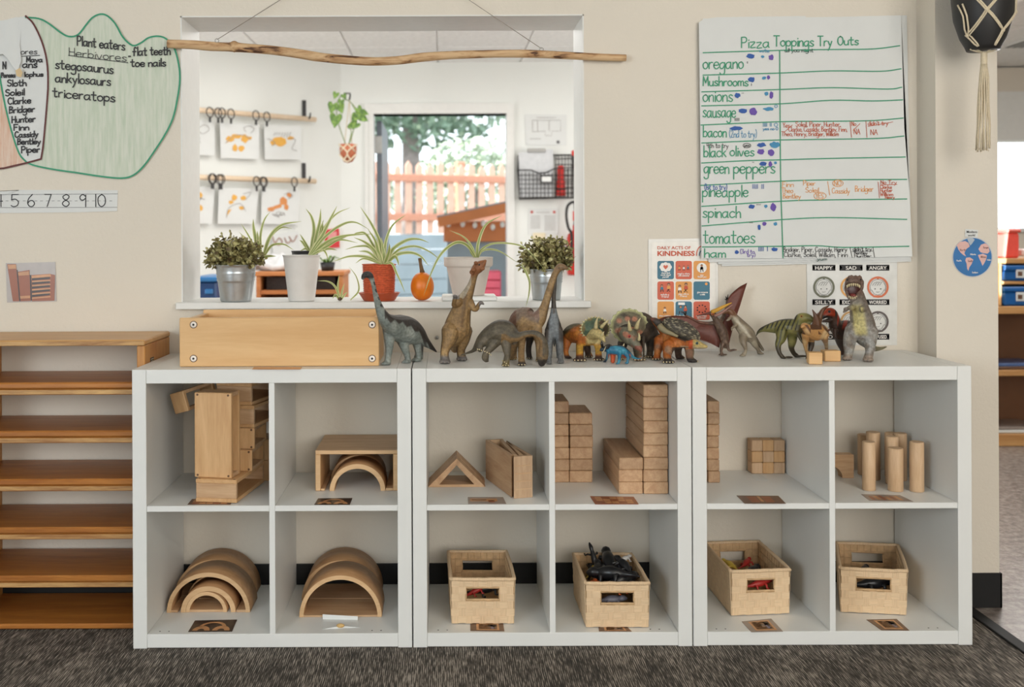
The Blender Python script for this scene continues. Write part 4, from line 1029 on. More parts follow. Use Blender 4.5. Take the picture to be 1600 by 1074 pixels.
# ---- 6 orange horned dinosaur
M_FR1 = vcol('painted_frill_green', .55, .4, 260)
def frill(d, name, cx, cy, rx, ry, Y, depth, colf, spikes=0, tilt=0.0, lobes=0, spike_mat=None, th=.003, rot=0.0):
    """bony frill: a cupped disc with a scalloped rim; depth bends the rim backwards"""
    n, rings = 72, 14; vs, fs = [], []; k = S(Y)*d.zs
    cr_, sr_ = math.cos(rot), math.sin(rot)
    for side in (0, 1):
        for i in range(rings+1):
            t = i/rings
            for j in range(n):
                a = 2*PI*j/n; e = 1+(.035*math.cos(lobes*a) if lobes and t > .8 else 0)*(t-.8)*5
                x_, y_ = rx*t*e*math.cos(a), ry*t*e*math.sin(a)
                x_, y_ = x_*cr_-y_*sr_, x_*sr_+y_*cr_
                yy = Y+depth*t*t+tilt*(x_/rx)
                p = d.P(cx+x_, cy+y_, yy); p.y += side*th*(1-.5*t); vs.append(p)
    h = (rings+1)*n
    for side in (0, 1):
        for i in range(rings):
            for j in range(n):
                q = (j+1) % n; f = (side*h+i*n+j, side*h+i*n+q, side*h+(i+1)*n+q, side*h+(i+1)*n+j); fs.append(f[::-1] if side else f)
    for j in range(n):
        q = (j+1) % n; a = rings*n; fs.append((a+j, h+a+j, h+a+q, a+q))
    o = from_vf(name, vs, fs, d.t, M_FR1, True)
    co = np.array([tuple(v) for v in vs]); tt = np.tile(np.repeat(np.arange(rings+1)/rings, n), 2); aa = np.tile(np.tile(2*PI*np.arange(n)/n, rings+1), 2)
    col = colf(tt, aa, co); sd = np.concatenate([np.zeros(h), np.ones(h)]); col = mix(col, C(70, 58, 44), sd*.8)
    at = o.data.color_attributes.new('paint', 'FLOAT_COLOR', 'POINT'); at.data.foreach_set('color', np.concatenate([np.clip(col, .002, 1), np.ones((len(vs), 1))], 1).astype('f').ravel())
    if spikes:
        v2, f2 = [], []
        for j in range(spikes):
            a = 2*PI*(j+.5)/spikes
            x_, y_ = rx*math.cos(a), ry*math.sin(a); x_, y_ = x_*cr_-y_*sr_, x_*sr_+y_*cr_
            p0 = d.P(cx+x_*.95, cy+y_*.95, Y+depth*.9+tilt*x_/rx); p1 = d.P(cx+x_*1.14, cy+y_*1.14, Y+depth*1.1+tilt*x_/rx)
            tube([(*p0, rx*.075*k), (*p0.lerp(p1, .5), rx*.045*k), (*p1, rx*.008*k)], 7, v2, f2)
        o2 = from_vf('frill_spikes', v2, f2, d.t, spike_mat or M_HORN, True); o2['kind'] = 'stuff'
    return o
d = Dino('toy_dinosaur', 'orange horned dinosaur with a spiky green frill, right of the dark long neck', 870, 470, .10239)
d.chain([(92, 548, -.13, 24), (120, 525, -.138, 52), (170, 520, -.15, 110), (270, 500, -.17, 150), (380, 510, -.19, 155), (470, 560, -.205, 130), (540, 590, -.215, 100)])
d.chain([(520, 520, -.22, 90), (590, 500, -.245, 88), (650, 520, -.262, 70), (690, 560, -.275, 48), (720, 600, -.283, 26), (735, 628, -.285, 14)])
d.leg((170, 580, -.16, 85), [(150, 690, 52), (140, 780, 40)], (155, 882), 46, (1, 0))
d.leg((370, 640, -.205, 75), [(355, 740, 64), (352, 820, 60)], (350, 927), 76, (0, 1), 4)
d.leg((430, 620, -.16, 70), [(465, 730, 55), (475, 790, 48)], (490, 868), 62, (0, 1))
d.leg((610, 610, -.215, 65), [(632, 730, 52), (636, 810, 50)], (640, 917), 66, (0, 1), 4)
def paint(x, y, co, no):
    b = mix(C(184, 104, 40)[None]*np.ones((len(x), 1)), C(206, 132, 48), sst(fbm(co, 90), -.2, .8))
    top = polyv(x, [(60, 540), (150, 450), (250, 360), (390, 315), (500, 320)])
    b = mix(b, C(92, 84, 54), (1-sst(y-top, 20, 80))*(x < 470))
    b = mix(b, C(206, 186, 128), sst(x, 420, 480)*(y < 700)*(1-sst(y, 640, 700)))
    b = mix(b, C(206, 158, 62), sst(y, 640, 700)*(x > 280)*(1-sst(y, 790, 840)))
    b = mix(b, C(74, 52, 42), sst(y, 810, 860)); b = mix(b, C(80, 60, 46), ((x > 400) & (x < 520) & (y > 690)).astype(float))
    return b
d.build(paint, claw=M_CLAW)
def fc(t, a, co):
    b = C(78, 96, 76)[None]*np.ones((len(t), 1)); b = mix(b, C(134, 108, 62), sst(fbm(co, 110), .1, .7)*.8)
    b = mix(b, C(62, 44, 34), ((np.cos(a) > .45) & (t > .55)).astype(float)*.9)
    return mix(b, C(150, 150, 104), sst(t, .86, .98)*.8)
frill(d, 'frill', 588, 430, 218, 178, -.243, .030, fc, 26, .014, 0, None)
d.horn([(596, 420, -.262, 32), (600, 340, -.272, 22), (626, 250, -.276, 4)]); d.horn([(680, 405, -.255, 30), (735, 345, -.270, 20), (795, 294, -.278, 4)]); d.horn([(690, 530, -.283, 22), (705, 500, -.288, 14), (722, 470, -.290, 3)])
d.eye(650, 430, -.281, 11)
# ---- 7 big horned dinosaur with a scalloped frill
d = Dino('toy_dinosaur', 'big brown horned dinosaur with a large scalloped frill, behind the blue one', 930, 470, .10246)
d.chain([(1010, 545, -.09, 20), (930, 525, -.11, 50), (840, 480, -.13, 130), (740, 430, -.15, 235, 190), (640, 430, -.17, 250, 200), (560, 470, -.19, 200, 150), (500, 500, -.20, 150)])
d.chain([(470, 470, -.225, 140), (510, 540, -.245, 128), (570, 610, -.262, 98), (630, 680, -.275, 66), (680, 735, -.283, 42), (705, 778, -.285, 16)])
d.leg((840, 560, -.14, 110), [(850, 660, 80), (838, 760, 54)], (830, 872), 62, (0, 1), 4)
d.leg((650, 640, -.19, 90), [(645, 780, 64), (660, 850, 60)], (680, 918), 72, (0, 1), 4)
d.leg((420, 650, -.19, 80), [(400, 780, 55)], (400, 905), 60, (0, 1))
d.chain([(735, 560, -.21, 30), (738, 700, -.225, 18), (742, 850, -.225, 16)])
def paint(x, y, co, no):
    b = mix(C(62, 53, 44)[None]*np.ones((len(x), 1)), C(86, 72, 58), sst(fbm(co, 80), -.1, .8))
    f = (x < 720)*(y > 400)*sst(-no[:, 1], -.1, .4)*(co[:, 1] < -.215)
    b = mix(b, mix(C(122, 118, 98)[None]*np.ones((len(x), 1)), C(176, 118, 92), sst(fbm(co, 120), .0, .6)), f)
    b = mix(b, C(150, 78, 60), (y > 690)*(x > 600)*(x < 730)*(y < 800)*(co[:, 1] < -.24)*.8)
    b = mix(b, C(110, 94, 72), (y > 780)*.6)
    return b
d.build(paint, claw=M_CLAW)
def fc(t, a, co):
    b = C(108, 102, 82)[None]*np.ones((len(t), 1)); b = mix(b, C(66, 60, 52), sst(fbm(co, 75), .15, .6)*.9)
    for (aa, tt) in ((-1.9, .42), (-1.1, .5), (2.6, .66), (.45, .68), (-2.75, .6)):
        dd = np.sqrt((t*np.cos(a)-tt*math.cos(aa))**2+(t*np.sin(a)-tt*math.sin(aa))**2); b = mix(b, C(180, 122, 96), (1-sst(dd, .08, .2))*.85)
    return mix(b, C(176, 176, 130), sst(t, .80, .92))
frill(d, 'frill', 520, 388, 292, 266, -.236, .034, fc, 0, .012, 19, None, .004, .12)
d.horn([(530, 450, -.262, 34), (518, 370, -.275, 24), (510, 296, -.281, 4)]); d.horn([(628, 420, -.258, 34), (650, 345, -.272, 24), (688, 268, -.28, 4)]); d.horn([(668, 600, -.292, 24), (672, 545, -.298, 18), (664, 490, -.300, 4)], None, 'nose_horn')
M_REDEYE = plain('red_eye', (196, 44, 34), .25); d.eye(520, 545, -.327, 14, M_REDEYE)
# ---- 8 small blue horned dinosaur
d = Dino('toy_dinosaur', 'small bright blue horned dinosaur with an orange belly, in front', 930, 470, .10246)
YL = -.318
d.chain([(80, 760, YL, 16), (105, 745, YL, 36), (150, 735, YL, 44), (200, 740, YL, 56), (270, 752, YL, 70), (350, 756, YL, 78), (430, 765, YL, 68), (500, 800, YL+.004, 42), (560, 850, YL+.008, 26), (630, 882, YL+.012, 14), (700, 878, YL+.014, 8), (722, 835, YL+.014, 4)])
d.leg((205, 770, YL-.008, 36), [(190, 840, 24), (168, 900, 18)], (150, 940), 22, (-1, 0))
d.leg((370, 770, YL-.010, 44), [(368, 850, 28), (364, 910, 24)], (352, 968), 27, (-1, 0))
d.chain([(470, 810, YL-.006, 40), (500, 860, YL-.008, 28), (495, 910, YL-.01, 20), (490, 945, YL-.01, 24)])
d.ball(480, 952, YL-.01, 30, 14, 22)
d.chain([(270, 790, YL+.012, 50), (272, 870, YL+.014, 38), (268, 925, YL+.014, 34)]); d.chain([(430, 800, YL+.010, 46), (460, 850, YL+.012, 30)])
def paint(x, y, co, no):
    b = mix(C(34, 112, 146)[None]*np.ones((len(x), 1)), C(66, 150, 176), sst(fbm(co, 130), -.2, .8))
    b = mix(b, C(24, 40, 58), (1-sst(y-polyv(x, [(180, 690), (300, 668), (420, 680), (520, 760), (640, 850), (720, 860)]), 8, 30))*(x > 180))
    b = mix(b, C(204, 92, 52), sst(y, 805, 830)*sst(x, 180, 215)*(1-sst(x, 520, 560))*(co[:, 1] > YL-.0075))
    b = mix(b, C(30, 40, 52), (x < 170).astype(float)*.9)
    return mix(b, C(190, 200, 196), sst(x, 690, 730)*.8)
d.build(paint, .0011, M_DINOS)
def fc(t, a, co): return mix(C(30, 34, 40)[None]*np.ones((len(t), 1)), C(60, 52, 44), sst(t, .5, .9))
frill(d, 'frill', 205, 712, 62, 50, YL-.012, .012, fc, 0, .01, 0, None, .003)
d.horn([(112, 715, YL-.01, 20), (100, 660, YL-.012, 20), (96, 618, YL-.012, 8)], M_EYE); d.horn([(118, 790, YL-.012, 9), (145, 740, YL-.018, 6), (165, 690, YL-.02, 2)], M_CLAW); d.horn([(430, 690, YL, 14), (438, 668, YL, 8), (440, 650, YL, 3)], M_CLAW, 'back_spike')
# ---- 9 orange armoured dinosaur
d = Dino('toy_dinosaur', 'orange armoured dinosaur with a dark studded shell and raised tail, facing right', 1010, 480, .08842)
d.chain([(95, 215, -.205, 34), (150, 245, -.205, 62), (240, 320, -.205, 84), (330, 430, -.208, 105), (400, 560, -.21, 150), (500, 620, -.235, 140), (600, 640, -.255, 100), (690, 655, -.27, 66), (770, 660, -.28, 72), (850, 655, -.288, 84), (930, 672, -.294, 70), (1000, 692, -.298, 48), (1055, 700, -.30, 32)])
d.leg((250, 600, -.20, 120), [(215, 720, 84), (195, 820, 62)], (190, 938), 74, (0, 1), 4)
d.leg((400, 680, -.25, 120), [(375, 800, 86), (368, 890, 70)], (385, 992), 82, (0, 1), 4)
d.leg((560, 680, -.22, 90), [(560, 780, 64)], (570, 915), 70, (1, 0))
d.leg((740, 690, -.26, 80), [(765, 790, 82), (765, 890, 66)], (790, 978), 74, (1, 0))
def paint(x, y, co, no):
    b = mix(C(178, 96, 34)[None]*np.ones((len(x), 1)), C(196, 122, 62), sst(fbm(co, 90), -.1, .7))
    b = mix(b, C(150, 132, 112), sst(fbm(co, 60), .2, .7)*sst(y, 600, 700)*.7)
    b = mix(b, C(66, 58, 52), (1-sst(y-polyv(x, [(100, 240), (250, 400), (420, 470), (600, 560), (700, 600)]), 0, 40))*(x < 700)); b = mix(b, C(112, 62, 42), (1-sst(x+y, 300, 420)))
    b = mix(b, C(190, 166, 100), sst(x, 800, 850)); b = mix(b, C(190, 170, 140), sst(-no[:, 2], .2, .6)*(x > 600)*.7)
    b = mix(b, C(208, 92, 48), (1-sst(np.abs(x-780), 20, 50))*(y < 740)*(y > 560))
    b = mix(b, C(74, 64, 56), ((x > 450) & (x < 690) & (y > 710)).astype(float)*.9); b = mix(b, C(112, 96, 82), (x > 680)*(y > 745)*.8)
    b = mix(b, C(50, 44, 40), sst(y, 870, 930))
    return b
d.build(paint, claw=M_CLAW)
# shell: domed plate with rows of scutes
vs, fs = [], []; cc = d.P(615, 400, -.235); k = S(-.235)*d.zs
Mr = Matrix.Rotation(math.radians(27), 3, 'Y')
ball(cc, 335*k, 200*k, 150*k, 40, 24, vs, fs, Mr)
for i, p in enumerate(vs):
    q = p-cc; q = q.normalized(); vs[i] = p+q*(.0014*math.sin(q.x*40+q.z*25)*math.cos(q.z*38-q.y*20))
o = from_vf('shell', vs, fs, d.t, M_DINO, True)
co = np.array([tuple(v) for v in vs]); col = mix(C(78, 74, 66)[None]*np.ones((len(vs), 1)), C(120, 114, 96), sst(fbm(co, 260), .1, .5))
at = o.data.color_attributes.new('paint', 'FLOAT_COLOR', 'POINT'); at.data.foreach_set('color', np.concatenate([col, np.ones((len(vs), 1))], 1).astype('f').ravel())
vs, fs, mi = [], [], []; rnd = random.Random(3)
for i in range(300):
    th_, ph = math.acos(1-2*((i+.5)/300)), i*2.39996
    q = Vector((math.sin(th_)*math.cos(ph), math.sin(th_)*math.sin(ph), math.cos(th_)))
    if q.z < -.35: continue
    p = cc+Mr @ Vector((q.x*335*k, q.y*200*k, q.z*150*k)); n0 = len(fs)
    ax = Mr @ Vector((1, 0, .2)); nn = (p-cc).normalized()
    tube([(*(p-ax*.0042), .0006), (*(p-ax*.001+nn*.0012), .0017), (*(p+ax*.0018+nn*.0016), .0014), (*(p+ax*.0046+nn*.001), .0004)], 5, vs, fs)
    mi += [1 if rnd.random() < .38 else 0]*(len(fs)-n0)
o = from_vf('scutes', vs, fs, d.t, [plain('scute_dark', (72, 66, 58), .55, var=.2, scale=200), plain('scute_pale', (156, 146, 122), .55)], mi=mi); o['kind'] = 'stuff'
d.horn([(230, 330, -.232, 60), (300, 400, -.242, 56), (420, 460, -.252, 40), (560, 520, -.262, 20)], plain('keel_cream', (136, 126, 96), .5), 'side_keel')
d.eye(895, 640, -.3285, 16, plain('eye_teal', (52, 92, 92), .3))
# ---- 10 flying reptile
M_WING = plain('wing_red_brown', (100, 50, 38), .5, var=.16, scale=120, bump=.3, bscale=90); M_BEAK = plain('beak_yellow', (196, 146, 44), .4)
d = Dino('toy_dinosaur', 'red-brown flying reptile with spread wings and a long yellow beak', 1100, 430, .12563)
d.chain([(92, 478, -.135, 34), (120, 500, -.133, 40), (140, 545, -.13, 36), (175, 605, -.127, 52), (215, 680, -.125, 62), (245, 760, -.124, 60), (262, 850, -.124, 44), (265, 890, -.124, 26)])
d.leg((235, 830, -.13, 30), [(222, 900, 22), (214, 950, 17)], (226, 1006), 26, (0, 1))
d.chain([(285, 850, -.125, 30), (296, 905, -.13, 20), (318, 940, -.135, 15), (365, 932, -.14, 14), (405, 930, -.142, 8)]); d.ball(255, 990, -.135, 34, 10, 16)
d.chain([(205, 985, -.135, 10), (185, 990, -.14, 7)])
d.chain([(150, 590, -.12, 30), (60, 600, -.115, 22), (-60, 585, -.11, 18), (-170, 530, -.105, 15), (-235, 500, -.10, 11)])
d.chain([(190, 600, -.12, 30), (240, 520, -.09, 24), (280, 400, -.066, 18), (288, 310, -.058, 14)])
def paint(x, y, co, no):
    b = mix(C(94, 72, 58)[None]*np.ones((len(x), 1)), C(128, 106, 88), sst(fbm(co, 220), -.2, .7))
    return mix(b, C(122, 72, 56), (1-sst(x, 20, 90))*.7)
d.build(paint, .0013, claw=M_CLAWD)
d.sheet('wing', [(150, 620, -.118), (60, 618, -.112), (-60, 602, -.108), (-150, 545, -.104), (-240, 512, -.10), (-360, 505, -.098), (-480, 518, -.095), (-560, 545, -.09), (-470, 620, -.092), (-380, 700, -.095), (-200, 770, -.10), (-20, 815, -.108), (80, 850, -.113), (190, 905, -.118), (210, 800, -.118)], .0022, M_WING, .006)
d.sheet('wing', [(284, 372, -0.060), (292, 300, -0.057), (330, 245, -0.056), (380, 195, -0.055), (450, 140, -0.054), (535, 97, -0.052), (512, 170, -0.053), (480, 275, -0.054), (445, 390, -0.056), (400, 520, -0.060), (365, 640, -0.065), (325, 790, -0.070), (310, 860, -0.072), (250, 760, -0.074), (225, 620, -0.074), (245, 520, -0.070)], .0022, M_WING, .006)
d.horn([(95, 462, -.145, 26), (170, 430, -.152, 24), (260, 385, -.156, 18), (345, 344, -.16, 5)], M_BEAK, 'upper_beak'); d.horn([(130, 510, -.145, 20), (200, 480, -.152, 18), (280, 425, -.156, 12), (355, 370, -.16, 5)], plain('beak_underside', (150, 112, 100), .45), 'lower_beak')
d.horn([(95, 470, -.135, 22), (30, 482, -.134, 14), (-90, 508, -.132, 4)], M_WING, 'crest')
for a, b in ((258, 300), (268, 262), (300, 240)): d.horn([(288, 310, -.058, 9), ((288+a)/2, (310+b)/2, -.06, 7), (a, b, -.062, 3)], M_EYE, 'claw')
for a, b in ((-262, 455), (-215, 440)): d.horn([(-235, 500, -.10, 9), ((-235+a)/2, (500+b)/2, -.104, 7), (a, b, -.106, 3)], M_EYE, 'claw')
d.eye(108, 484, -.151, 11, plain('eye_orange', (214, 110, 36), .3))
# ---- 11 silvery meat eater biting at the flying one
d = Dino('toy_dinosaur', 'slim silvery brown meat eater leaning left with its jaws open, at the wing', 1100, 430, .12563)
d.chain([(216, 478, -0.126, 14), (250, 462, -0.126, 26), (300, 445, -0.126, 36), (340, 470, -0.124, 44), (375, 520, -0.121, 48), (425, 590, -0.118, 66), (490, 670, -0.116, 84), (550, 740, -0.114, 88), (600, 800, -0.106, 56), (640, 850, -0.091, 30), (670, 890, -0.081, 14)])
d.chain([(335, 500, -0.126, 30), (312, 545, -0.129, 20), (285, 565, -0.131, 12)])
d.leg((490, 760, -0.121, 58), [(488, 830, 44), (512, 900, 26), (516, 950, 20)], (490, 1012), 30, (-1, 0))
d.leg((590, 770, -0.111, 62), [(630, 860, 40), (668, 920, 24)], (690, 985), 32, (1, 0))
d.chain([(620, 790, -0.096, 44), (680, 860, -0.096, 26), (722, 915, -0.096, 18), (735, 935, -0.098, 16)])
d.chain([(400, 620, -0.131, 26), (362, 650, -0.136, 17), (345, 660, -0.141, 12), (350, 690, -0.144, 10)])
def paint(x, y, co, no):
    b = mix(C(136, 122, 102)[None]*np.ones((len(x), 1)), C(170, 158, 136), sst(fbm(co, 110), -.3, .7))
    b = mix(b, C(196, 186, 164), (1-sst(np.abs((x-430)-(y-600)*.82), 8, 34))*(y > 500)*(y < 780)*sst(-no[:, 1], .1, .5))
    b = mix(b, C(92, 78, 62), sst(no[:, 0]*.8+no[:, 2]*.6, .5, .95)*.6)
    return mix(b, C(122, 82, 54), 1-sst(y+x*.25, 570, 640))
d.build(paint, .0013, M_DINOS, M_CLAWD); d.eye(300, 430, -.140, 7)
v2, f2 = ball(d.P(300, 505, -.130), .004, .003, .004); from_vf('mouth', v2, f2, d.t, M_MOUTH, True)
# ---- 12 green striped meat eater
d = Dino('toy_dinosaur', 'green meat eater with black stripes walking right, left of the little blocks', 1170, 420, .14896)
YG = -.195
d.chain([(78, 705, YG+.03, 5), (98, 668, YG+.028, 13), (140, 640, YG+.024, 26), (210, 625, YG+.016, 46), (300, 615, YG+.008, 70), (380, 610, YG, 84), (460, 620, YG-.008, 94), (515, 625, YG-.016, 80), (530, 570, YG-.022, 62), (545, 525, YG-.026, 58), (590, 515, YG-.034, 52), (635, 520, YG-.042, 38), (668, 535, YG-.048, 24)])
d.chain([(545, 560, YG-.028, 40), (590, 575, YG-.036, 24), (630, 575, YG-.043, 16), (655, 560, YG-.047, 10)])
d.leg((345, 650, YG-.01, 68), [(340, 730, 52), (308, 800, 32), (320, 880, 22)], (355, 945), 26, (1, 0))
d.leg((455, 670, YG-.005, 60), [(455, 760, 46), (447, 830, 30), (470, 885, 24)], (500, 930), 28, (1, 0))
d.ball(420, 930, YG-.02, 46, 12, 20); d.ball(560, 918, YG-.015, 56, 12, 20)
d.chain([(520, 680, YG-.03, 26), (540, 730, YG-.036, 17), (560, 770, YG-.042, 12), (575, 790, YG-.046, 7)])
def paint(x, y, co, no):
    b = mix(C(118, 114, 60)[None]*np.ones((len(x), 1)), C(146, 138, 80), sst(fbm(co, 90), -.2, .8))
    st = np.sin((x+.35*y)/7.0+1.6*fbm(co, 60)); b = mix(b, C(34, 34, 24), sst(st, .1, .5)*sst(no[:, 2], -.35, .2)*(x < 520))
    b = mix(b, C(44, 40, 30), (1-sst(y-polyv(x, [(80, 660), (200, 575), (320, 535), (460, 520), (520, 500)]), 4, 22))*(x < 500))
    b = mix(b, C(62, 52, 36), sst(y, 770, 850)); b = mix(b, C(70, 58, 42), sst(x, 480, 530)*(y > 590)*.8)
    b = mix(b, C(44, 40, 28), sst(-x, -150, -90)*.8)
    return b
d.build(paint, .0014, M_DINOS, M_CLAW); d.eye(552, 500, -.2685, 9, plain('eye_amber', (170, 120, 40), .3))
# ---- 13 tan striped dinosaur with raised brown tail
d = Dino('toy_dinosaur', 'tan striped dinosaur seen from behind with its brown tail raised, behind the little blocks', 1170, 420, .14896)
YT = -.272
d.chain([(556, 612, YT-.03, 16), (580, 600, YT-.024, 34), (620, 640, YT-.015, 62), (690, 670, YT, 88), (760, 660, YT+.008, 80), (800, 690, YT+.01, 46)])
d.chain([(700, 660, YT, 62), (712, 580, YT+.004, 48), (706, 520, YT+.006, 32), (690, 475, YT+.006, 17), (668, 432, YT+.006, 6)])
d.chain([(735, 560, YT+.012, 30), (750, 490, YT+.014, 26), (780, 430, YT+.015, 20), (845, 385, YT+.015, 6)])
d.leg((600, 690, YT-.008, 46), [(592, 770, 30), (596, 830, 20), (612, 890, 16)], (616, 952), 22, (0, 1))
d.leg((785, 700, YT+.004, 48), [(805, 770, 26), (815, 830, 18)], (812, 905), 22, (0, 1))
d.chain([(650, 720, YT+.03, 40), (655, 800, YT+.03, 32), (640, 870, YT+.028, 20)])
def paint(x, y, co, no):
    b = mix(C(186, 138, 82)[None]*np.ones((len(x), 1)), C(212, 180, 132), sst(fbm(co, 90), -.1, .8))
    st = np.sin((x*.9-.6*y)/13.0+fbm(co, 70)); b = mix(b, C(98, 62, 36), sst(st, .35, .7)*(y < 690)*(y > 590)*(np.abs(x-690) > 40))
    b = mix(b, C(88, 56, 34), ((y < 640) & (np.abs(x-705) < 60)).astype(float)); b = mix(b, C(96, 60, 34), (y < 590)*(x > 640)*1.0)
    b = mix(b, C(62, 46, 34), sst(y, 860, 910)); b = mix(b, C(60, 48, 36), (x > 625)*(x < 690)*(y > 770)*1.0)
    return b
d.build(paint, .0014, M_DINOS, M_CLAW)
# ---- 14 red headed dark meat eater
d = Dino('toy_dinosaur', 'dark brown meat eater with a red head and red stripes, left of the roaring one', 1170, 420, .14896)
YR = -.185
d.chain([(764, 520, YR-.03, 17), (790, 492, YR-.028, 34), (830, 465, YR-.024, 52), (870, 470, YR-.02, 54), (895, 530, YR-.014, 58), (915, 600, YR-.008, 74), (975, 640, YR+.004, 100), (1060, 640, YR+.02, 96), (1140, 650, YR+.035, 60), (1210, 680, YR+.05, 30), (1260, 700, YR+.06, 10)])
d.chain([(880, 530, YR-.018, 32), (830, 545, YR-.024, 22), (780, 552, YR-.028, 13)])
d.leg((965, 690, YR, 76), [(965, 780, 46), (985, 850, 28)], (975, 905), 30, (-1, 0))
d.leg((1050, 690, YR+.03, 70), [(1040, 780, 44)], (1040, 890), 28, (-1, 0))
d.chain([(905, 650, YR-.025, 34), (905, 700, YR-.034, 20), (920, 730, YR-.038, 12)])
def paint(x, y, co, no):
    b = mix(C(62, 42, 33)[None]*np.ones((len(x), 1)), C(86, 60, 46), sst(fbm(co, 90), -.2, .8))
    b = mix(b, C(176, 62, 28), (1-sst(y+(x-830)*-.12, 478, 505))*(x < 905))
    st = np.sin((x+.25*y)/15.0); b = mix(b, C(180, 60, 36), sst(st, .0, .4)*(x > 930)*(1-sst(y, 600, 650)))
    return mix(b, C(36, 30, 28), (x < 850)*(y > 495)*(y < 535)*1.0)
d.build(paint, .0014, M_DINOS, M_CLAW); d.eye(845, 450, -.2475, 14)
# ---- 15 roaring grey meat eater
d = Dino('toy_dinosaur', 'grey meat eater with a yellow belly roaring wide open, rightmost on the shelves', 1300, 420, .14423)
YX = -.27
d.ball(240, 128, YX-.035, 92, 52, 80); d.ball(196, 92, YX-.045, 24, 20, 26); d.ball(296, 96, YX-.04, 28, 22, 28); d.ball(212, 78, YX-.04, 14, 12, 16); d.ball(258, 82, YX-.04, 14, 12, 16); d.ball(300, 80, YX-.035, 12, 12, 14); d.ball(160, 150, YX-.05, 20, 26, 22); d.ball(326, 150, YX-.04, 20, 30, 26); d.ball(222, 128, YX-.078, 26, 18, 20)
d.chain([(160, 165, YX-.055, 20), (150, 215, YX-.05, 17), (165, 275, YX-.058, 17), (190, 322, YX-.07, 18), (220, 338, YX-.075, 20), (255, 318, YX-.07, 19), (288, 270, YX-.056, 22), (318, 205, YX-.045, 24), (318, 150, YX-.045, 26)])
d.chain([(168, 152, YX-.062, 18), (200, 140, YX-.078, 20), (240, 140, YX-.082, 22), (285, 150, YX-.07, 20)])
d.ball(255, 230, YX-.006, 72, 110, 60)
d.chain([(275, 270, YX-.01, 68), (285, 350, YX, 84), (300, 450, YX, 104, 95), (325, 560, YX+.004, 126, 110), (335, 650, YX+.008, 135, 115), (340, 720, YX+.02, 110), (380, 800, YX+.06, 64), (440, 860, YX+.10, 38), (510, 868, YX+.12, 22), (590, 848, YX+.14, 7)])
d.leg((235, 670, YX+.002, 95), [(195, 760, 72), (185, 850, 58), (182, 910, 46)], (165, 992), 50, (0, 1))
d.leg((405, 680, YX, 92), [(412, 770, 72), (410, 850, 54), (405, 910, 44)], (390, 1008), 56, (0, 1))
d.chain([(215, 420, YX-.03, 34), (175, 430, YX-.045, 22), (150, 450, YX-.06, 18), (128, 470, YX-.066, 12)])
d.chain([(345, 430, YX-.035, 40), (325, 450, YX-.055, 26), (318, 428, YX-.07, 18), (318, 452, YX-.078, 10)])
d.ball(150, 440, YX-.065, 26, 24, 22); d.ball(322, 432, YX-.07, 28, 24, 20)
def paint(x, y, co, no):
    b = mix(C(128, 118, 108)[None]*np.ones((len(x), 1)), C(158, 152, 140), sst(fbm(co, 90), -.3, .7))
    b = mix(b, C(172, 172, 168), sst(y, 470, 780)*(1-sst(y, 900, 940))*.8*sst(fbm(co, 160), -.6, .5))
    f = sst(-no[:, 1], .05, .5)*(1-sst(np.abs(x-275-(y-450)*.16), 40, 95))*sst(y, 360, 440)*(1-sst(y, 690, 745)); b = mix(b, C(206, 194, 130), f*.92)
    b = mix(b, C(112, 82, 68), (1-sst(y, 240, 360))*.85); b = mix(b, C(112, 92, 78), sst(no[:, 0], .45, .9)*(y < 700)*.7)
    b = mix(b, C(152, 136, 122), sst(y, 920, 960)*(x < 480)); b = mix(b, C(120, 112, 70), (x > 470)*(y > 800)*.8)
    return b
d.build(paint, .0015, M_DINO, M_CLAWD)
v2, f2 = ball(d.P(232, 236, YX-.052), 78*S(YX)*d.zs, .006, 92*S(YX)*d.zs, 16, 10); from_vf('mouth', v2, f2, d.t, M_MOUTH, True)
v2, f2 = ball(d.P(226, 290, YX-.063), 34*S(YX)*d.zs, .012, 22*S(YX)*d.zs, 12, 8); from_vf('tongue', v2, f2, d.t, plain('tongue_pink', (116, 46, 42), .35), True)
for k in range(9):
    a = -1.25+2.5*k/8; x = 232+72*math.sin(a); y = 168+30*(1-math.cos(a)); Y = YX-.052-.034*math.cos(a)
    d.horn([(x, y-8, Y, 9), (x, y+8, Y-.001, 7), (x, y+24, Y-.001, 1.5)], M_CLAW, 'tooth')
for k in range(7):
    a = -1.15+2.3*k/6; x = 226+58*math.sin(a); y = 322-34*(1-math.cos(a)); Y = YX-.052-.026*math.cos(a)
    d.horn([(x, y+4, Y, 8), (x, y-8, Y-.001, 6), (x, y-22, Y-.001, 1.5)], M_CLAW, 'tooth')
d.eye(168, 122, YX-.058, 9); d.eye(312, 118, YX-.055, 9)
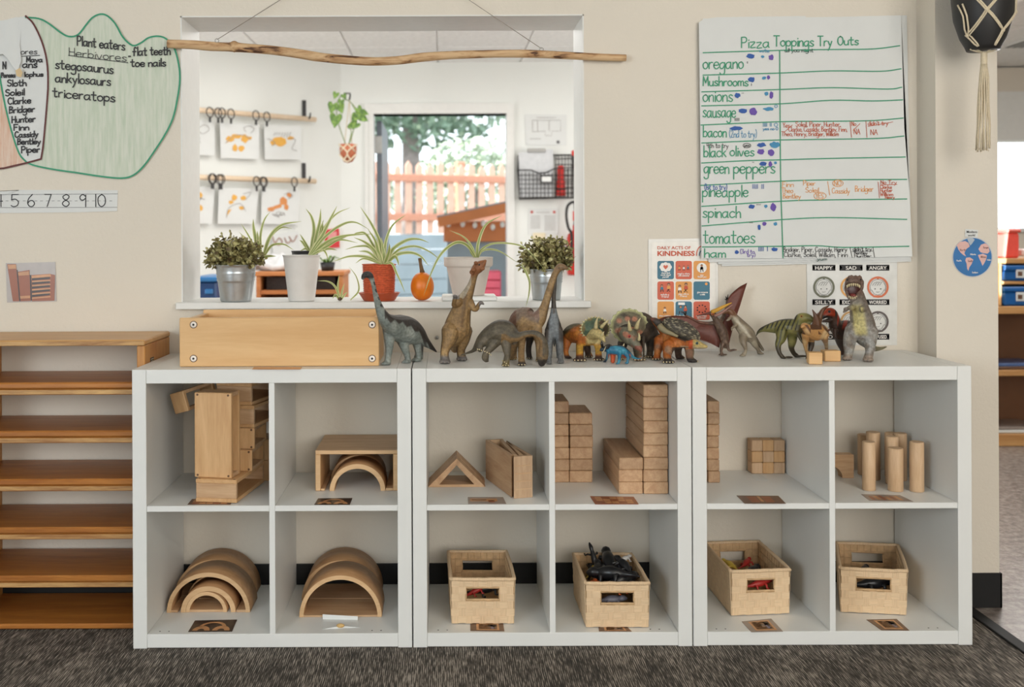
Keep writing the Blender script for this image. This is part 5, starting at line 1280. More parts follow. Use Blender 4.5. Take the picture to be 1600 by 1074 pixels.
# ================================================================ pots and plants on the sill
M_GALV = plain('galvanised_steel', (186, 191, 193), .33, .7, var=.08, scale=40); M_SOIL = plain('potting_soil', (58, 46, 38), .9, var=.3, scale=120, bump=.6)
M_WPOT = plain('white_matte_pot', (218, 216, 212), .55, var=.03); M_TERRA = plain('whitewashed_clay', (212, 202, 192), .75, var=.06, scale=20, bump=.2)
M_ORPOT = plain('orange_ceramic', (188, 84, 48), .4, var=.05); M_TWINE = plain('orange_twine', (196, 90, 54), .8, var=.22, scale=150, bump=.5, bscale=600)
M_BPOT = plain('black_plastic_pot', (34, 34, 36), .45)
SZ = OZ0+.0006
def pot(name, label, u0, u1, vt, b0, b1, y, mat, ribs=(), lip=.0025, group=None, extra=None, wall=.0025, soil=.012, seg=40):
    """open turned pot standing on the sill; u0..u1 rim, b0..b1 base, vt rim height in pixels"""
    c = W((u0+u1)/2, vt, y); k = S(y); R1 = (u1-u0)/2*k; R0 = (b1-b0)/2*k; H = c.z-SZ
    t = thing(name, label, 'plant pot' if group is None else 'plant pot', (c.x, y, SZ), 0, group)
    pr = [(R0-.002, 0), (R0, .002)]
    n = 24
    for i in range(1, n):
        f = i/n; r = R0+(R1-R0)*f
        for (a, w, h) in ribs: r += h*math.exp(-((f-a)/w)**2)
        pr.append((r, H*f))
    if extra: pr = extra(R0, R1, H)
    pr += [(R1+lip*.4, H-.003), (R1+lip, H-.0015), (R1+lip*.5, H), (R1-wall, H-.001), (R1-wall*1.6, H-soil), (R1-wall*1.7, H-soil-.004)]
    vs, fs = lathe(pr, seg); from_vf('pot_body', vs, fs, t, mat, True, local=True)
    vs, fs = lathe([(R1-wall*1.65, H-soil-.003), ((R1-wall)*.6, H-soil+.001), (.002, H-soil+.002)], 24); from_vf('soil', vs, fs, t, M_SOIL, True, local=True)
    return t, c.x, y, SZ+H-soil, R1
def leafmat(name, c1, c2, c3):
    m, t, b = _nt(name)
    tc = N(t, 'ShaderNodeTexCoord'); ns = N(t, 'ShaderNodeTexNoise', Scale=55.0, Detail=2.0); t.links.new(tc.outputs['Object'], ns.inputs['Vector'])
    rp = N(t, 'ShaderNodeValToRGB'); e = rp.color_ramp.elements; e[0].position = .36; e[0].color = (*lin(c1), 1); e[1].position = .64; e[1].color = (*lin(c3), 1)
    x = e.new(.5); x.color = (*lin(c2), 1); t.links.new(ns.outputs[0], rp.inputs[0]); t.links.new(rp.outputs[0], b.inputs['Base Color'])
    b.inputs['Roughness'].default_value = .5; b.inputs['Subsurface Weight'].default_value = .0
    return m
M_EUC = leafmat('olive_leaves', (104, 98, 58), (158, 152, 98), (206, 200, 148)); M_EUCD = leafmat('dark_olive_leaves', (84, 70, 48), (118, 106, 64), (150, 140, 88)); M_STEM = plain('brown_stem', (86, 66, 44), .6)
def bushy(t, cu, cv, ru, rv, y, z0, x0, seed, n=74, droop=()):
    """dense artificial foliage: short sprigs with pairs of rounded leaves"""
    rnd = random.Random(seed); k = S(y); c = W(cu, cv, y); Vs = ([], []); Fs = ([], []); sv, sf = [], []
    def leaf(p, d, L, wd, which):
        vs, fs = Vs[which], Fs[which]; d = d.normalized()
        s = d.cross(Vector((rnd.uniform(-1, 1), rnd.uniform(-1, 1), rnd.uniform(.2, 1)))).normalized(); nn = s.cross(d)
        b0 = len(vs)
        vs += [p, p+d*L*.35+s*wd*.5+nn*L*.10, p+d*L*.75+s*wd*.42+nn*L*.12, p+d*L+nn*L*.04, p+d*L*.75-s*wd*.42+nn*L*.12, p+d*L*.35-s*wd*.5+nn*L*.10, p+d*L*.55+nn*L*.02]
        fs += [(b0, b0+1, b0+6), (b0+1, b0+2, b0+6), (b0+2, b0+3, b0+6), (b0+3, b0+4, b0+6), (b0+4, b0+5, b0+6), (b0+5, b0, b0+6)]
    for i in range(n):
        th = math.acos(1-1.35*((i+.5)/n)); ph = i*2.39996+rnd.uniform(-.2, .2)
        q = Vector((math.sin(th)*math.cos(ph)*ru*k, math.sin(th)*math.sin(ph)*ru*.82*k, math.cos(th)*rv*k))*rnd.uniform(.72, 1.08)
        tip = c+q; base = Vector((x0+q.x*.15, y+q.y*.15, z0))
        pts = [base, base.lerp(tip, .5)+Vector((0, 0, .004)), tip]
        tube([(*p, .0009) for p in pts], 4, sv, sf)
        m = 7
        for j in range(m):
            f = .42+.6*j/m; p = base.lerp(tip, min(f, 1)); ax = (tip-base).normalized()
            for s_ in (0, 1):
                a = rnd.uniform(0, 2*PI); perp = ax.orthogonal(); perp.rotate(Matrix.Rotation(a, 3, ax))
                leaf(p, (perp+ax*rnd.uniform(.3, 1.0)), rnd.uniform(.014, .022), rnd.uniform(.012, .017), 0 if rnd.random() < .62 else 1)
        leaf(tip, (tip-base), .012, .009, 0)
    for (du, dv, dy) in droop:
        p = W(du, dv, dy)
        for j in range(7): leaf(p+Vector((rnd.uniform(-.008, .008), rnd.uniform(-.006, .006), rnd.uniform(-.010, .014))), Vector((rnd.uniform(-1, 1), rnd.uniform(-1, 0), rnd.uniform(-1, .5))), .014, .011, j % 2)
    for w, nm, m in ((0, 'foliage', M_EUC), (1, 'dark_foliage', M_EUCD)):
        o = from_vf(nm, Vs[w], Fs[w], t, m); o['kind'] = 'stuff'
    o = from_vf('stems', sv, sf, t, M_STEM); o['kind'] = 'stuff'
RB = ((.58, .022, .0026), (.67, .022, .0026), (.76, .022, .0026))
t, x, y, z, r = pot('potted_bush', 'galvanised bucket with olive leafy bush at the left end of the sill', 337, 400, 413.5, 344, 391.5, .028, M_GALV, RB, group='galvanised buckets of leafy bush')
bushy(t, 366, 400, 44, 34, y, z, x, 4)
t, x, y, z, r = pot('potted_bush', 'galvanised bucket with olive leafy bush at the right end of the sill', 827.5, 879.5, 420, 832.5, 876, .045, M_GALV, RB, group='galvanised buckets of leafy bush')
bushy(t, 855, 404, 45, 38, y, z, x, 9, droop=((848, 427, -.012), (843, 420, -.01)))
# ---- spider plants: every leaf is a part
M_SPL = None
def spidermat():
    m, t, b = _nt('variegated_leaf')
    at = N(t, 'ShaderNodeAttribute', attribute_name='across')
    rp = N(t, 'ShaderNodeValToRGB'); e = rp.color_ramp.elements
    e[0].position = 0; e[0].color = (*lin((216, 214, 166)), 1); e[1].position = 1; e[1].color = (*lin((216, 214, 166)), 1)
    for p, c in ((.22, (200, 202, 142)), (.34, (118, 138, 66)), (.5, (160, 172, 98)), (.66, (118, 138, 66)), (.78, (200, 202, 142))):
        x = e.new(p); x.color = (*lin(c), 1)
    t.links.new(at.outputs['Fac'], rp.inputs[0]); t.links.new(rp.outputs[0], b.inputs['Base Color']); b.inputs['Roughness'].default_value = .45
    return m
M_SPL = spidermat()
def blade(t, pts, wpx=5.0, name='leaf'):
    """arching strap leaf through pixel points (u,v,y)"""
    P = [Vector(p) for p in cr([tuple(W(*p)) for p in pts], 7)]; n = len(P); k = S(pts[0][2])
    vs, fs, ac = [], [], []
    for i in range(n):
        f = i/(n-1); w = wpx*k*.42*(min(1, .45+f*3)*(1-f**2.4)+.04)
        d = (P[min(i+1, n-1)]-P[max(i-1, 0)]).normalized()
        s = d.cross(Vector((.12, -1, .25))).normalized(); nn = s.cross(d).normalized()
        for j, q in enumerate((-1, -.5, 0, .5, 1)):
            vs.append(P[i]+s*(w*q)+nn*(w*.35*abs(q))); ac.append((q+1)/2)
    for i in range(n-1):
        for j in range(4): a = i*5+j; fs.append((a, a+1, a+6, a+5))
    o = from_vf(name, vs, fs, t, M_SPL, True)
    at = o.data.attributes.new('across', 'FLOAT', 'POINT'); at.data.foreach_set('value', ac)
    return o
def zo(s, pts, zx, zy, y, dy=0):
    n = len(pts)-1
    return [(zx+a*s, zy+b*s, y+dy*i/n) for i, (a, b) in enumerate(pts)]
# white pot
t, x, y, z, r = pot('potted_spider_plant', 'tall white tapered pot with a spider plant leaning out to the right', 442, 500, 398.5, 453.5, 494.5, .03, M_WPOT, seg=12, soil=.008, group='spider plants on the sill')
ZS = 1/4.297
for pts, dy, w in [([(872, 685), (955, 560), (1010, 450), (1060, 352)], .02, 8), ([(880, 685), (980, 560), (1090, 480), (1180, 462), (1278, 512)], -.05, 6), ([(885, 685), (1000, 590), (1120, 552), (1300, 540)], .0, 7), ([(885, 685), (1000, 620), (1080, 580), (1200, 600)], -.06, 6),
                   ([(875, 685), (930, 600), (960, 520), (962, 455)], .05, 8), ([(890, 685), (990, 610), (1110, 560), (1140, 555)], .05, 6), ([(870, 685), (905, 620), (960, 570), (1040, 500)], .06, 6), ([(895, 685), (960, 650), (985, 670), (1000, 715)], -.04, 5)]:
    blade(t, zo(ZS, pts, 280, 240, .03, dy), w)
# two spider plants further back on the sill
t, x, y, z, r = pot('potted_spider_plant', 'black pot with an upright spider plant behind the tall white pot', 456, 497, 392, 462, 492, .165, M_BPOT, group='spider plants on the sill')
for pts, dy, w in [([(880, 660), (905, 520), (890, 430), (850, 370)], .03, 7), ([(895, 660), (925, 540), (945, 450), (950, 370)], .02, 8), ([(880, 660), (840, 590), (810, 540)], -.02, 5), ([(875, 665), (830, 600), (808, 580)], .03, 5), ([(905, 660), (960, 520), (1050, 410), (1150, 362)], .05, 5), ([(900, 660), (930, 560), (970, 445)], .05, 8), ([(880, 665), (850, 640), (812, 655)], .0, 5), ([(910, 665), (1000, 640), (1060, 650)], .02, 6)]:
    blade(t, zo(ZS, pts, 280, 240, .165, dy), w)
t, x, y, z, r = pot('potted_spider_plant', 'clay pot with a wide spider plant behind the left galvanised bucket', 360, 396, 404, 364, 392, .165, M_TERRA, group='spider plants on the sill')
for pts, dy, w in [([(540, 700), (515, 580), (500, 500), (497, 440)], .02, 8), ([(550, 700), (545, 560), (570, 450), (612, 390)], .03, 5), ([(560, 700), (610, 560), (690, 480), (820, 456)], .0, 7), ([(560, 700), (600, 580), (680, 500), (760, 505)], .04, 5), ([(565, 700), (620, 620), (700, 610), (770, 650)], -.03, 5), ([(550, 700), (530, 600), (525, 520)], .0, 9), ([(560, 700), (600, 690), (650, 690)], -.02, 6), ([(540, 700), (470, 560), (415, 470)], .03, 4), ([(545, 700), (470, 600), (400, 525)], .05, 4)]:
    blade(t, zo(ZS, pts, 280, 240, .165, dy), w)
# little plantlet in front of the white pot's right side
c = W(531, 466, .03)
t = thing('spider_plantlet', 'small spider plant offshoot lying on the sill right of the white pot', 'plant', (c.x, .03, SZ))
for pts, dy, w in [([(1080, 985), (1065, 900), (1075, 805)], 0, 4), ([(1080, 985), (1050, 900), (1000, 860), (925, 855)], -.02, 4), ([(1085, 985), (1095, 920), (1110, 870)], 0, 4), ([(1080, 985), (1050, 950), (1030, 975)], -.02, 5), ([(1085, 985), (1110, 950), (1130, 930)], 0, 4), ([(1150, 985), (1205, 920), (1190, 830), (1140, 760)], -.035, 3.2)]:
    blade(t, zo(ZS, pts, 280, 240, .03, dy), w)
v2, f2 = ball((c.x, .03, SZ+.006), .008, .008, .006, 8, 6); from_vf('root_knob', v2, f2, t, M_STEM, True)
# orange pot wrapped in twine, on its saucer
ZX, ZY, ZQ = 560, 300, .2375
yo = .035; cc = W(592.5, 471, yo); k = S(yo)
sa = thing('pot_saucer', 'orange scalloped saucer under the twine-wrapped orange pot', 'saucer', (cc.x, yo, SZ))
pr = [(23*k, 0), (25*k, .002), (31.5*k, .024), (33*k, .0255), (31*k, .026), (24*k, .005), (2*k, .004)]
vs, fs = lathe(pr, 48)
for i, v in enumerate(vs):
    a = math.atan2(v[1], v[0]); rr = math.hypot(v[0], v[1])
    if v[2] > .015: rr *= 1+.02*math.cos(a*16)
    vs[i] = (rr*math.cos(a), rr*math.sin(a), v[2])
from_vf('saucer_dish', vs, fs, sa, M_ORPOT, True, local=True)
def tw(R0, R1, H):
    pr = [(R0-.003, 0), (R0, .002)]
    for i in range(72): f = (i+.5)/72; pr.append((R0+(R1-R0)*f+.0020*math.sin(i*PI/2), .002+(H-.008)*f))
    return pr
t, x, y, z, r = pot('potted_spider_plant', 'orange twine-wrapped pot with a spider plant left of the gourd', 566.5, 618, 413.5, 568.5, 616, yo, M_TWINE, extra=tw, group='spider plants on the sill')
for ch in list(t.children): ch.data.transform(Matrix.Translation((0, 0, .0052)) @ Matrix.Scale(.97, 4, (0, 0, 1)))
for pts, dy, w in [([(165, 475), (140, 330), (85, 210), (10, 95)], .02, 7), ([(170, 475), (180, 330), (225, 220), (312, 150)], .01, 6), ([(180, 475), (225, 380), (320, 318), (400, 312), (465, 335)], -.03, 7), ([(185, 475), (250, 415), (340, 400), (410, 425), (462, 488)], -.05, 7), ([(155, 475), (100, 380), (40, 330), (-30, 300)], -.03, 7), ([(150, 475), (60, 430), (-60, 425), (-170, 460)], -.04, 6),
                   ([(185, 475), (235, 425), (255, 445), (267, 488)], -.05, 7), ([(180, 475), (260, 385), (370, 358), (470, 395), (552, 462)], .04, 5), ([(150, 475), (80, 370), (0, 358), (-90, 380)], .03, 5), ([(160, 475), (130, 390), (110, 320), (60, 240)], -.02, 8), ([(172, 475), (200, 400), (205, 340)], -.03, 8), ([(160, 475), (60, 290), (0, 270), (-50, 290)], .04, 5), ([(175, 475), (165, 400), (150, 300)], .0, 9), ([(150, 475), (40, 440), (-20, 470)], -.05, 4), ([(150, 475), (70, 400), (0, 390)], .0, 6)]:
    blade(t, zo(ZQ, pts, ZX, ZY, yo, dy), w)
blade(t, [(600, 413, .0), (612, 412, -.015), (620, 428, -.028), (627, 443, -.03), (632.5, 457, -.03)], 5)
# gourd
yg = .03; c = W(659.7, 449, yg); k = S(yg)
t = thing('gourd', 'small orange gourd with a brown stem beside the twine-wrapped pot', 'pumpkin', (c.x, yg, SZ))
pr = []
H = 44*k
for i in range(25):
    f = i/24; a = PI*f; r = 18.6*k*(math.sin(a)**.85)*(1.03-.10*f); pr.append((max(r, .001), H*(.5-.5*math.cos(a))))
vs, fs = lathe(pr, 40)
for i, v in enumerate(vs):
    a = math.atan2(v[1], v[0]); q = 1+.012*math.cos(a*9); vs[i] = (v[0]*q, v[1]*q, v[2])
from_vf('gourd_body', vs, fs, t, plain('gourd_orange', (222, 118, 18), .38, var=.1, scale=40), True, local=True)
p = [W(u, v, yg) for u, v in ((660.5, 430), (659, 422), (657, 412), (656, 403.5))]
v2, f2 = tube([(*p[0], 5.2*k), (*p[1], 3.4*k), (*p[2], 2.6*k), (*p[3], 3.0*k)], 10); from_vf('stem', v2, f2, t, plain('dry_stem', (112, 84, 52), .7, var=.2, scale=80, bump=.4), True)
# whitewashed clay pot on a white tray
yt = .065; c = W(732.5, 470, yt); k = S(yt)
q0, q1 = W(690.5, 465, yt).x, W(775, 465, yt).x
tr = tag(box('plant_tray', q0, q1, -.012, .15, SZ, SZ+.014, M_TRIM, None, .003), 'flat white tray on the sill under the clay pot', 'tray')
SZ0 = SZ; SZ = SZ0+.0146
def cl(R0, R1, H):
    return [(R0-.002, 0), (R0, .002), (R0+(R1-R0)*.70, H*.72), (R0+(R1-R0)*.74, H*.74), (R1-.001, H*.76), (R1+.001, H*.80), (R1+.001, H*.94)]
t, x, y, z, r = pot('potted_spider_plant', 'whitewashed clay pot on a white tray with long thin leaves', 694, 769.5, 402, 708, 757.5, yt, M_TERRA, extra=cl, soil=.006, group='spider plants on the sill')
SZ = SZ0
for pts, dy, w in [([(778, 440), (790, 330), (840, 215), (945, 155)], .0, 6), ([(772, 440), (745, 360), (690, 295), (600, 253)], .03, 4), ([(785, 440), (810, 380), (900, 338), (1060, 352), (1150, 420), (1222, 512)], -.10, 4), ([(780, 440), (820, 385), (920, 388), (1050, 468)], .02, 4.5), ([(775, 440), (755, 390), (700, 345), (660, 338)], .05, 4), ([(785, 440), (800, 400), (860, 375)], -.02, 4), ([(772, 440), (740, 400), (735, 380)], -.02, 4)]:
    blade(t, zo(ZQ, pts, ZX, ZY, yt, dy), w)
blade(t, [(744, 404, .05), (730, 384, .02), (712, 379.5, -.01), (690, 396, -.03), (675, 424, -.035), (662, 462, -.036)], 6.5)
blade(t, [(815, 414, -.02), (823, 428, -.032), (827.5, 443, -.036), (826, 462, -.036), (821.5, 480, -.036)], 4.5)
# ---- driftwood branch hung over the hatch
M_BARK = None
def barkmat():
    m, t, b = _nt('driftwood')
    tc = N(t, 'ShaderNodeTexCoord'); mp = N(t, 'ShaderNodeMapping'); mp.inputs['Scale'].default_value = (9, 46, 46); t.links.new(tc.outputs['Object'], mp.inputs['Vector'])
    ns = N(t, 'ShaderNodeTexNoise', Scale=1.0, Detail=5.0, Roughness=.6, Distortion=.6); t.links.new(mp.outputs[0], ns.inputs['Vector'])
    rp = N(t, 'ShaderNodeValToRGB'); e = rp.color_ramp.elements; e[0].position = .38; e[0].color = (*lin((84, 54, 36)), 1); e[1].position = .58; e[1].color = (*lin((214, 180, 138)), 1)
    x = e.new(.44); x.color = (*lin((180, 138, 96)), 1)
    t.links.new(ns.outputs[0], rp.inputs[0]); t.links.new(rp.outputs[0], b.inputs['Base Color']); b.inputs['Roughness'].default_value = .7
    bp = N(t, 'ShaderNodeBump', Strength=.5, Distance=.003); t.links.new(ns.outputs[0], bp.inputs['Height']); t.links.new(bp.outputs[0], b.inputs['Normal'])
    return m
ys = -.028; k = S(ys)
BR = [(262, 68.5, 6.6), (300, 70, 7), (330, 72.5, 7.2), (358, 73.5, 7), (366, 73, 9), (376, 74.5, 7.2), (420, 78, 7), (460, 83, 7.2), (490, 88, 7.4), (505, 90, 7), (540, 93.5, 7), (580, 96, 6.6), (620, 94.5, 6.6), (660, 89.5, 7), (700, 86.5, 6.4), (740, 85, 6.2), (780, 84, 6), (820, 84, 6.3), (850, 85, 6), (900, 87.5, 5.8), (940, 89.5, 5.6), (978, 90.5, 5.2)]
pp = [(*W(u, v, ys+.004*math.sin(u*.02)), r*k) for u, v, r in cr(BR, 4)]
c = W(620, 90, ys)
t = thing('driftwood_branch', 'long crooked driftwood branch hanging on string across the hatch top', 'branch', (c.x, ys, c.z))
v2, f2 = tube(pp, 14); from_vf('branch', v2, f2, t, barkmat(), True)
M_STRING = plain('grey_string', (150, 142, 132), .8); 
ap = W(590, -96, -.012)
for u, v in ((339, 62), (846, 76)):
    p = W(u, v, ys-.004)
    v2, f2 = tube([(*p, .0011), (*p.lerp(ap, .5), .0011), (*ap, .0011)], 6); from_vf('string', v2, f2, t, M_STRING, True)
    ring = [(*(p+Vector((.006*math.cos(a), 0, -.003+.006*math.sin(a)))), .0012) for a in [2*PI*i/12 for i in range(13)]]
    v2, f2 = tube(ring, 6); from_vf('eye_hook', v2, f2, t, M_STEEL, True)
v2, f2 = ball(ap, .004); from_vf('nail', v2, f2, t, M_STEEL, True)
# screw left in the wall under the sill
p = W(682.5, 528, 0)
t = thing('wall_screw', 'lone grey screw head in the wall under the sill', 'screw', (p.x, -.002, p.z))
vs, fs = lathe([(.0062, 0), (.006, .0025), (.003, .004)], 16); o = from_vf('screw_head', vs, fs, t, M_STEEL, True, local=True); o.data.transform(Matrix.Rotation(PI/2, 4, 'X'))
vs, fs = lathe([(.0022, .0035), (.0022, .0042)], 10); o = from_vf('socket', vs, fs, t, M_INK, local=True); o.data.transform(Matrix.Rotation(PI/2, 4, 'X'))
# ---- macrame hanger with a black pot at the top right
yh = -.27; k = S(yh); ctr = W(1536, 30, yh)
M_CORD = plain('cotton_cord', (214, 200, 172), .85, var=.08, scale=150, bump=.4, bscale=500)
hp = thing('hanging_pot', 'black pot hanging in a knotted cream macrame hanger at the top right', 'hanging planter', (ctr.x, yh, W(1536, 79, yh).z))
zb = W(1536, 79, yh).z; zt_ = W(1536, -60, yh).z
def prad(v): return np.interp(v, [-60, 0, 30, 60, 72, 79], [47, 45, 42, 33, 26.5, 24])*k
vs, fs = lathe([(prad(v)-.0005*(v == 79), W(1536, v, yh).z-zb) for v in (79, 72, 60, 45, 30, 15, 0, -30, -60)]+[(prad(-60)-.004, zt_-zb), (prad(-60)-.006, zt_-zb-.03)], 36)
from_vf('pot_body', vs, fs, hp, plain('black_ceramic', (36, 35, 35), .5, var=.1), True, local=True)
def onpot(u, v):
    x = (u-1536)*k; r = prad(min(v, 79))+.0025
    return Vector((ctr.x+x, yh-math.sqrt(max(r*r-x*x, .00001)), W(1536, v, yh).z))
def cord(pts, w=1.3, dbl=True):
    for s in ((-1.4, 1.4) if dbl else (0,)):
        P = []
        for i in range(len(pts)-1):
            for j in range(5):
                f = j/5; u = pts[i][0]*(1-f)+pts[i+1][0]*f; v = pts[i][1]*(1-f)+pts[i+1][1]*f; P.append((*onpot(u+s, v), w*k))
        P.append((*onpot(pts[-1][0]+s*.3, pts[-1][1]), w*k))
        v2, f2 = tube(P, 7); from_vf('cord', v2, f2, hp, M_CORD, True)
for pts in [[(1490, -20), (1520, 24), (1548, 54)], [(1545, -8), (1520, 24), (1504, 58), (1518, 76)], [(1567, -14), (1574, 24), (1548, 54)], [(1548, 54), (1540, 76)], [(1581, 0), (1574, 24)], [(1493, 10), (1504, 58)]]: cord(pts)
bz = W(1537, 82, yh)
for u in (1516, 1526, 1548, 1558):
    a = W(u, 77, yh-.012); v2, f2 = tube([(*a, 1.4*k), (*(a.lerp(bz, .5)+Vector((0, 0, -.002))), 1.4*k), (*bz, 1.6*k)], 7); from_vf('cord', v2, f2, hp, M_CORD, True)
for u, v in ((1520, 24), (1548, 54), (1574, 24), (1504, 58)):
    v2, f2 = ball(onpot(u, v), 3.2*k, 2.4*k, 3.4*k, 10, 7); from_vf('knot', v2, f2, hp, M_CORD, True)
pr = [W(1537.5, 81+i*2.2, yh) for i in range(10)]
v2, f2 = tube([(*p, (4.6+.5*(i % 2))*k) for i, p in enumerate(pr)], 10); from_vf('wrapped_collar', v2, f2, hp, M_CORD, True)
rnd = random.Random(5)
for i in range(13):
    a = 2*PI*i/13; rr = 3.2 if i else 0
    P = []
    for j in range(8):
        f = j/7; sp = 1+2.0*f**.5
        P.append((*(W(1537.5-1.5*f, 100+f*(134+rnd.uniform(-3, 3)), yh)+Vector((math.cos(a)*rr*k*sp+.001*math.sin(j*1.7+i), math.sin(a)*rr*k*sp, 0))), (1.35-.25*f)*k))
    v2, f2 = tube(P, 6); from_vf('tassel_strand', v2, f2, hp, M_CORD, True)
vs, fs = [], []
for i in range(26):
    p = W(1536+rnd.uniform(-9, 9), 232+rnd.uniform(-3, 3), yh)+Vector((0, rnd.uniform(-.01, .01), 0)); q = p+Vector((rnd.uniform(-.012, .012), rnd.uniform(-.006, .006), rnd.uniform(-.012, 0)))
    tube([(*p, .0007), (*q, .0004)], 4, vs, fs)
o = from_vf('frayed_ends', vs, fs, hp, M_CORD); o['kind'] = 'stuff'
# ================================================================ papers, posters and writing on the wall
GL = {
'a': '5,4.6 3,5.2 .8,4 .3,2 1.5,.1 3.5,.6 5,3/5,5.2 5,1 5.8,.1', 'b': '.5,10 .5,0/.5,3.5 2.5,5.2 4.8,4 5,2 3.5,.1 .5,.6', 'c': '5,4.3 3,5.2 1,4.2 .3,2.4 1.2,.5 3,0 5,.9',
'd': '5,4.6 3,5.2 .8,4 .3,2 1.5,.1 3.5,.6 5,3/5,10 5,0', 'e': '.4,2.7 4.8,3 4.4,4.8 2.6,5.3 .9,4.2 .4,2.2 1.6,.3 3.4,0 5,1', 'f': '5,9 3.6,10 2.3,8.6 2,0/.2,5 4.4,5',
'g': '5,4.6 3,5.2 .8,4 .3,2 1.5,.3 3.5,.9 5,3.2/5,5.2 5,-2 4,-4 1.5,-4.2 .3,-3', 'h': '.5,10 .5,0/.5,3 2.5,5.1 4.3,4.3 4.6,0', 'i': '1,5 1,0/1,7.5 1,7', 'j': '2,5 2,-2.5 .5,-4/2,7.5 2,7',
'k': '.5,10 .5,0/4.3,5.2 .6,2.3/1.7,3 4.8,0', 'l': '1,10 1,0', 'm': '.5,5 .5,0/.5,3.3 2,5.1 3.4,4 3.5,0/3.5,3.3 5,5.1 6.5,4 6.6,0', 'n': '.5,5 .5,0/.5,3.2 2.6,5.1 4.4,4.1 4.6,0',
'o': '2.7,5.2 .8,4.2 .4,2.2 1.5,.3 3.2,.1 4.8,1.5 4.9,3.6 3.8,5 2.7,5.2', 'p': '.5,5 .5,-4.5/.5,3.5 2.5,5.2 4.8,4.2 5,2.2 3.5,.3 .5,.8', 'q': '5,4.6 3,5.2 .8,4 .3,2 1.5,.3 3.5,.9 5,3.2/5,5.2 5,-4', 'r': '.5,5 .5,0/.5,3 2,4.9 3.8,5',
's': '4.3,4.6 2.5,5.3 .9,4.2 2.4,2.7 4.3,1.5 3,0 .4,.6', 't': '2,9 2,1.2 3,0 4.2,.5/0,5.8 4.3,5.8', 'u': '.5,5 .6,1.3 2,0 3.8,.8 4.6,2.5/4.6,5 4.7,0', 'v': '.3,5 2.4,0 4.6,5', 'w': '.3,5 1.7,0 3.2,4 4.8,0 6.3,5', 'x': '.4,5 4.5,0/4.5,5 .4,0',
'y': '.4,5 2.4,1.2/4.8,5 2.2,-1.5 .6,-4.2', 'z': '.4,5 4.5,5 .5,0 4.8,0',
'A': '.2,0 2.8,10/2.8,10 5.6,0/1.2,3.7 4.7,3.7', 'B': '.6,10 .6,0/.6,10 4,9.5 4.3,7 .6,5.3/.6,5.3 4.8,4.4 5,1.5 .6,0', 'C': '5.3,8.5 3.5,10 1.2,8.6 .4,5 1.4,1.2 3.5,0 5.5,1.4', 'D': '.6,10 .6,0/.6,10 4,9 5.6,5 4,1 .6,0', 'E': '.6,10 .6,0/.6,10 5,10/.6,5.2 4.2,5.2/.6,0 5,0',
'F': '.6,10 .6,0/.6,10 5,10/.6,5.3 4,5.3', 'G': '5.3,8.5 3.5,10 1.2,8.6 .4,5 1.4,1.2 3.5,0 5.3,1.5 5.3,4.4 3.2,4.4', 'H': '.6,10 .6,0/5.2,10 5.2,0/.6,5 5.2,5', 'I': '1,10 1,0', 'J': '4.2,10 4.2,2 2.6,0 .5,1.6', 'K': '.6,10 .6,0/5,10 .8,4.6/2,5.8 5.4,0', 'L': '.6,10 .6,0/.6,0 5,0',
'M': '.5,0 .9,10/.9,10 3.4,3/3.4,3 5.9,10/5.9,10 6.4,0', 'N': '.6,0 .6,10/.6,10 5.2,0/5.2,0 5.2,10', 'O': '3,10 1,8.4 .3,5 1.2,1.4 3,0 5,1.6 5.8,5 5,8.6 3,10', 'P': '.6,10 .6,0/.6,9.8 4,9.8 5.2,7.4 3.8,5 .6,4.8', 'R': '.6,10 .6,0/.6,9.8 4,9.8 5,7.4 3.6,5.2 .6,5/2.6,5 5.4,0',
'S': '5,8.6 3,10 .9,8.4 1.4,6 4.4,4.4 5,2 3,0 .5,1.3', 'T': '3,10 3,0/0,10 6,10', 'U': '.6,10 .7,2.6 2.8,0 5,2.4 5.2,10', 'V': '.3,10 2.9,0/2.9,0 5.5,10', 'W': '.3,10 1.9,0/1.9,0 3.6,7/3.6,7 5.3,0/5.3,0 7,10', 'Y': '.4,10 3,5.2/5.6,10 3,5.2/3,5.2 3,0', 'Z': '.5,10 5,10/5,10 .5,0/.5,0 5.2,0', 'X': '.5,10 5,0/5,10 .5,0',
'0': '2.6,10 .8,8 .4,5 1,1.6 2.6,0 4.4,1.8 4.9,5 4.3,8.4 2.6,10', '1': '1,10 1,0', '2': '.6,8 2.4,10 4.4,8.2 3.4,5 .5,0/.5,0 5,0', '3': '.6,9 2.8,10 4.3,8 2.2,5.4 4.8,3.4 3.6,.4 .5,.8', '4': '.9,10 .5,4.5/.5,4.5 5,4.5/4,10 4,0', '5': '1,10 .8,5.6/.8,5.6 3,6.2 4.9,4 4.2,1 2,0 .5,.9/1,10 4.8,10', '6': '3.6,10 1.2,6.6 .5,3 1.6,.4 3.6,.2 4.9,2.4 3.8,4.8 1.8,4.6 .7,3', '7': '.4,10 4.8,10/4.8,10 2,0', '8': '3,10 1,8.4 1.4,6.4 4.2,4 4.6,1.8 2.8,0 .7,1.8 1.2,4 4,6.4 4.6,8.6 3,10', '9': '4.6,8.4 2.8,10 .9,8.4 1.2,6 3,5.4 4.6,7/4.7,9.6 4.7,0',
',': '.8,.6 .3,-1.6', '.': '.6,.3 .7,0', "'": '.6,10 .5,8', '-': '.4,3.2 3.8,3.2', '(': '2.4,11 .7,7.5 .7,2.5 2.4,-1', ')': '.4,11 2.1,7.5 2.1,2.5 .4,-1', '=': '.4,4 3.8,4/.4,2 3.8,2', '|': '.6,10 .6,0', '/': '.2,-1 4.6,11', ' ': '', '"': '.6,10 .5,7.6/2,10 1.9,7.6', '!': '.8,10 .8,3/.8,.6 .8,0'}
_GP = {}
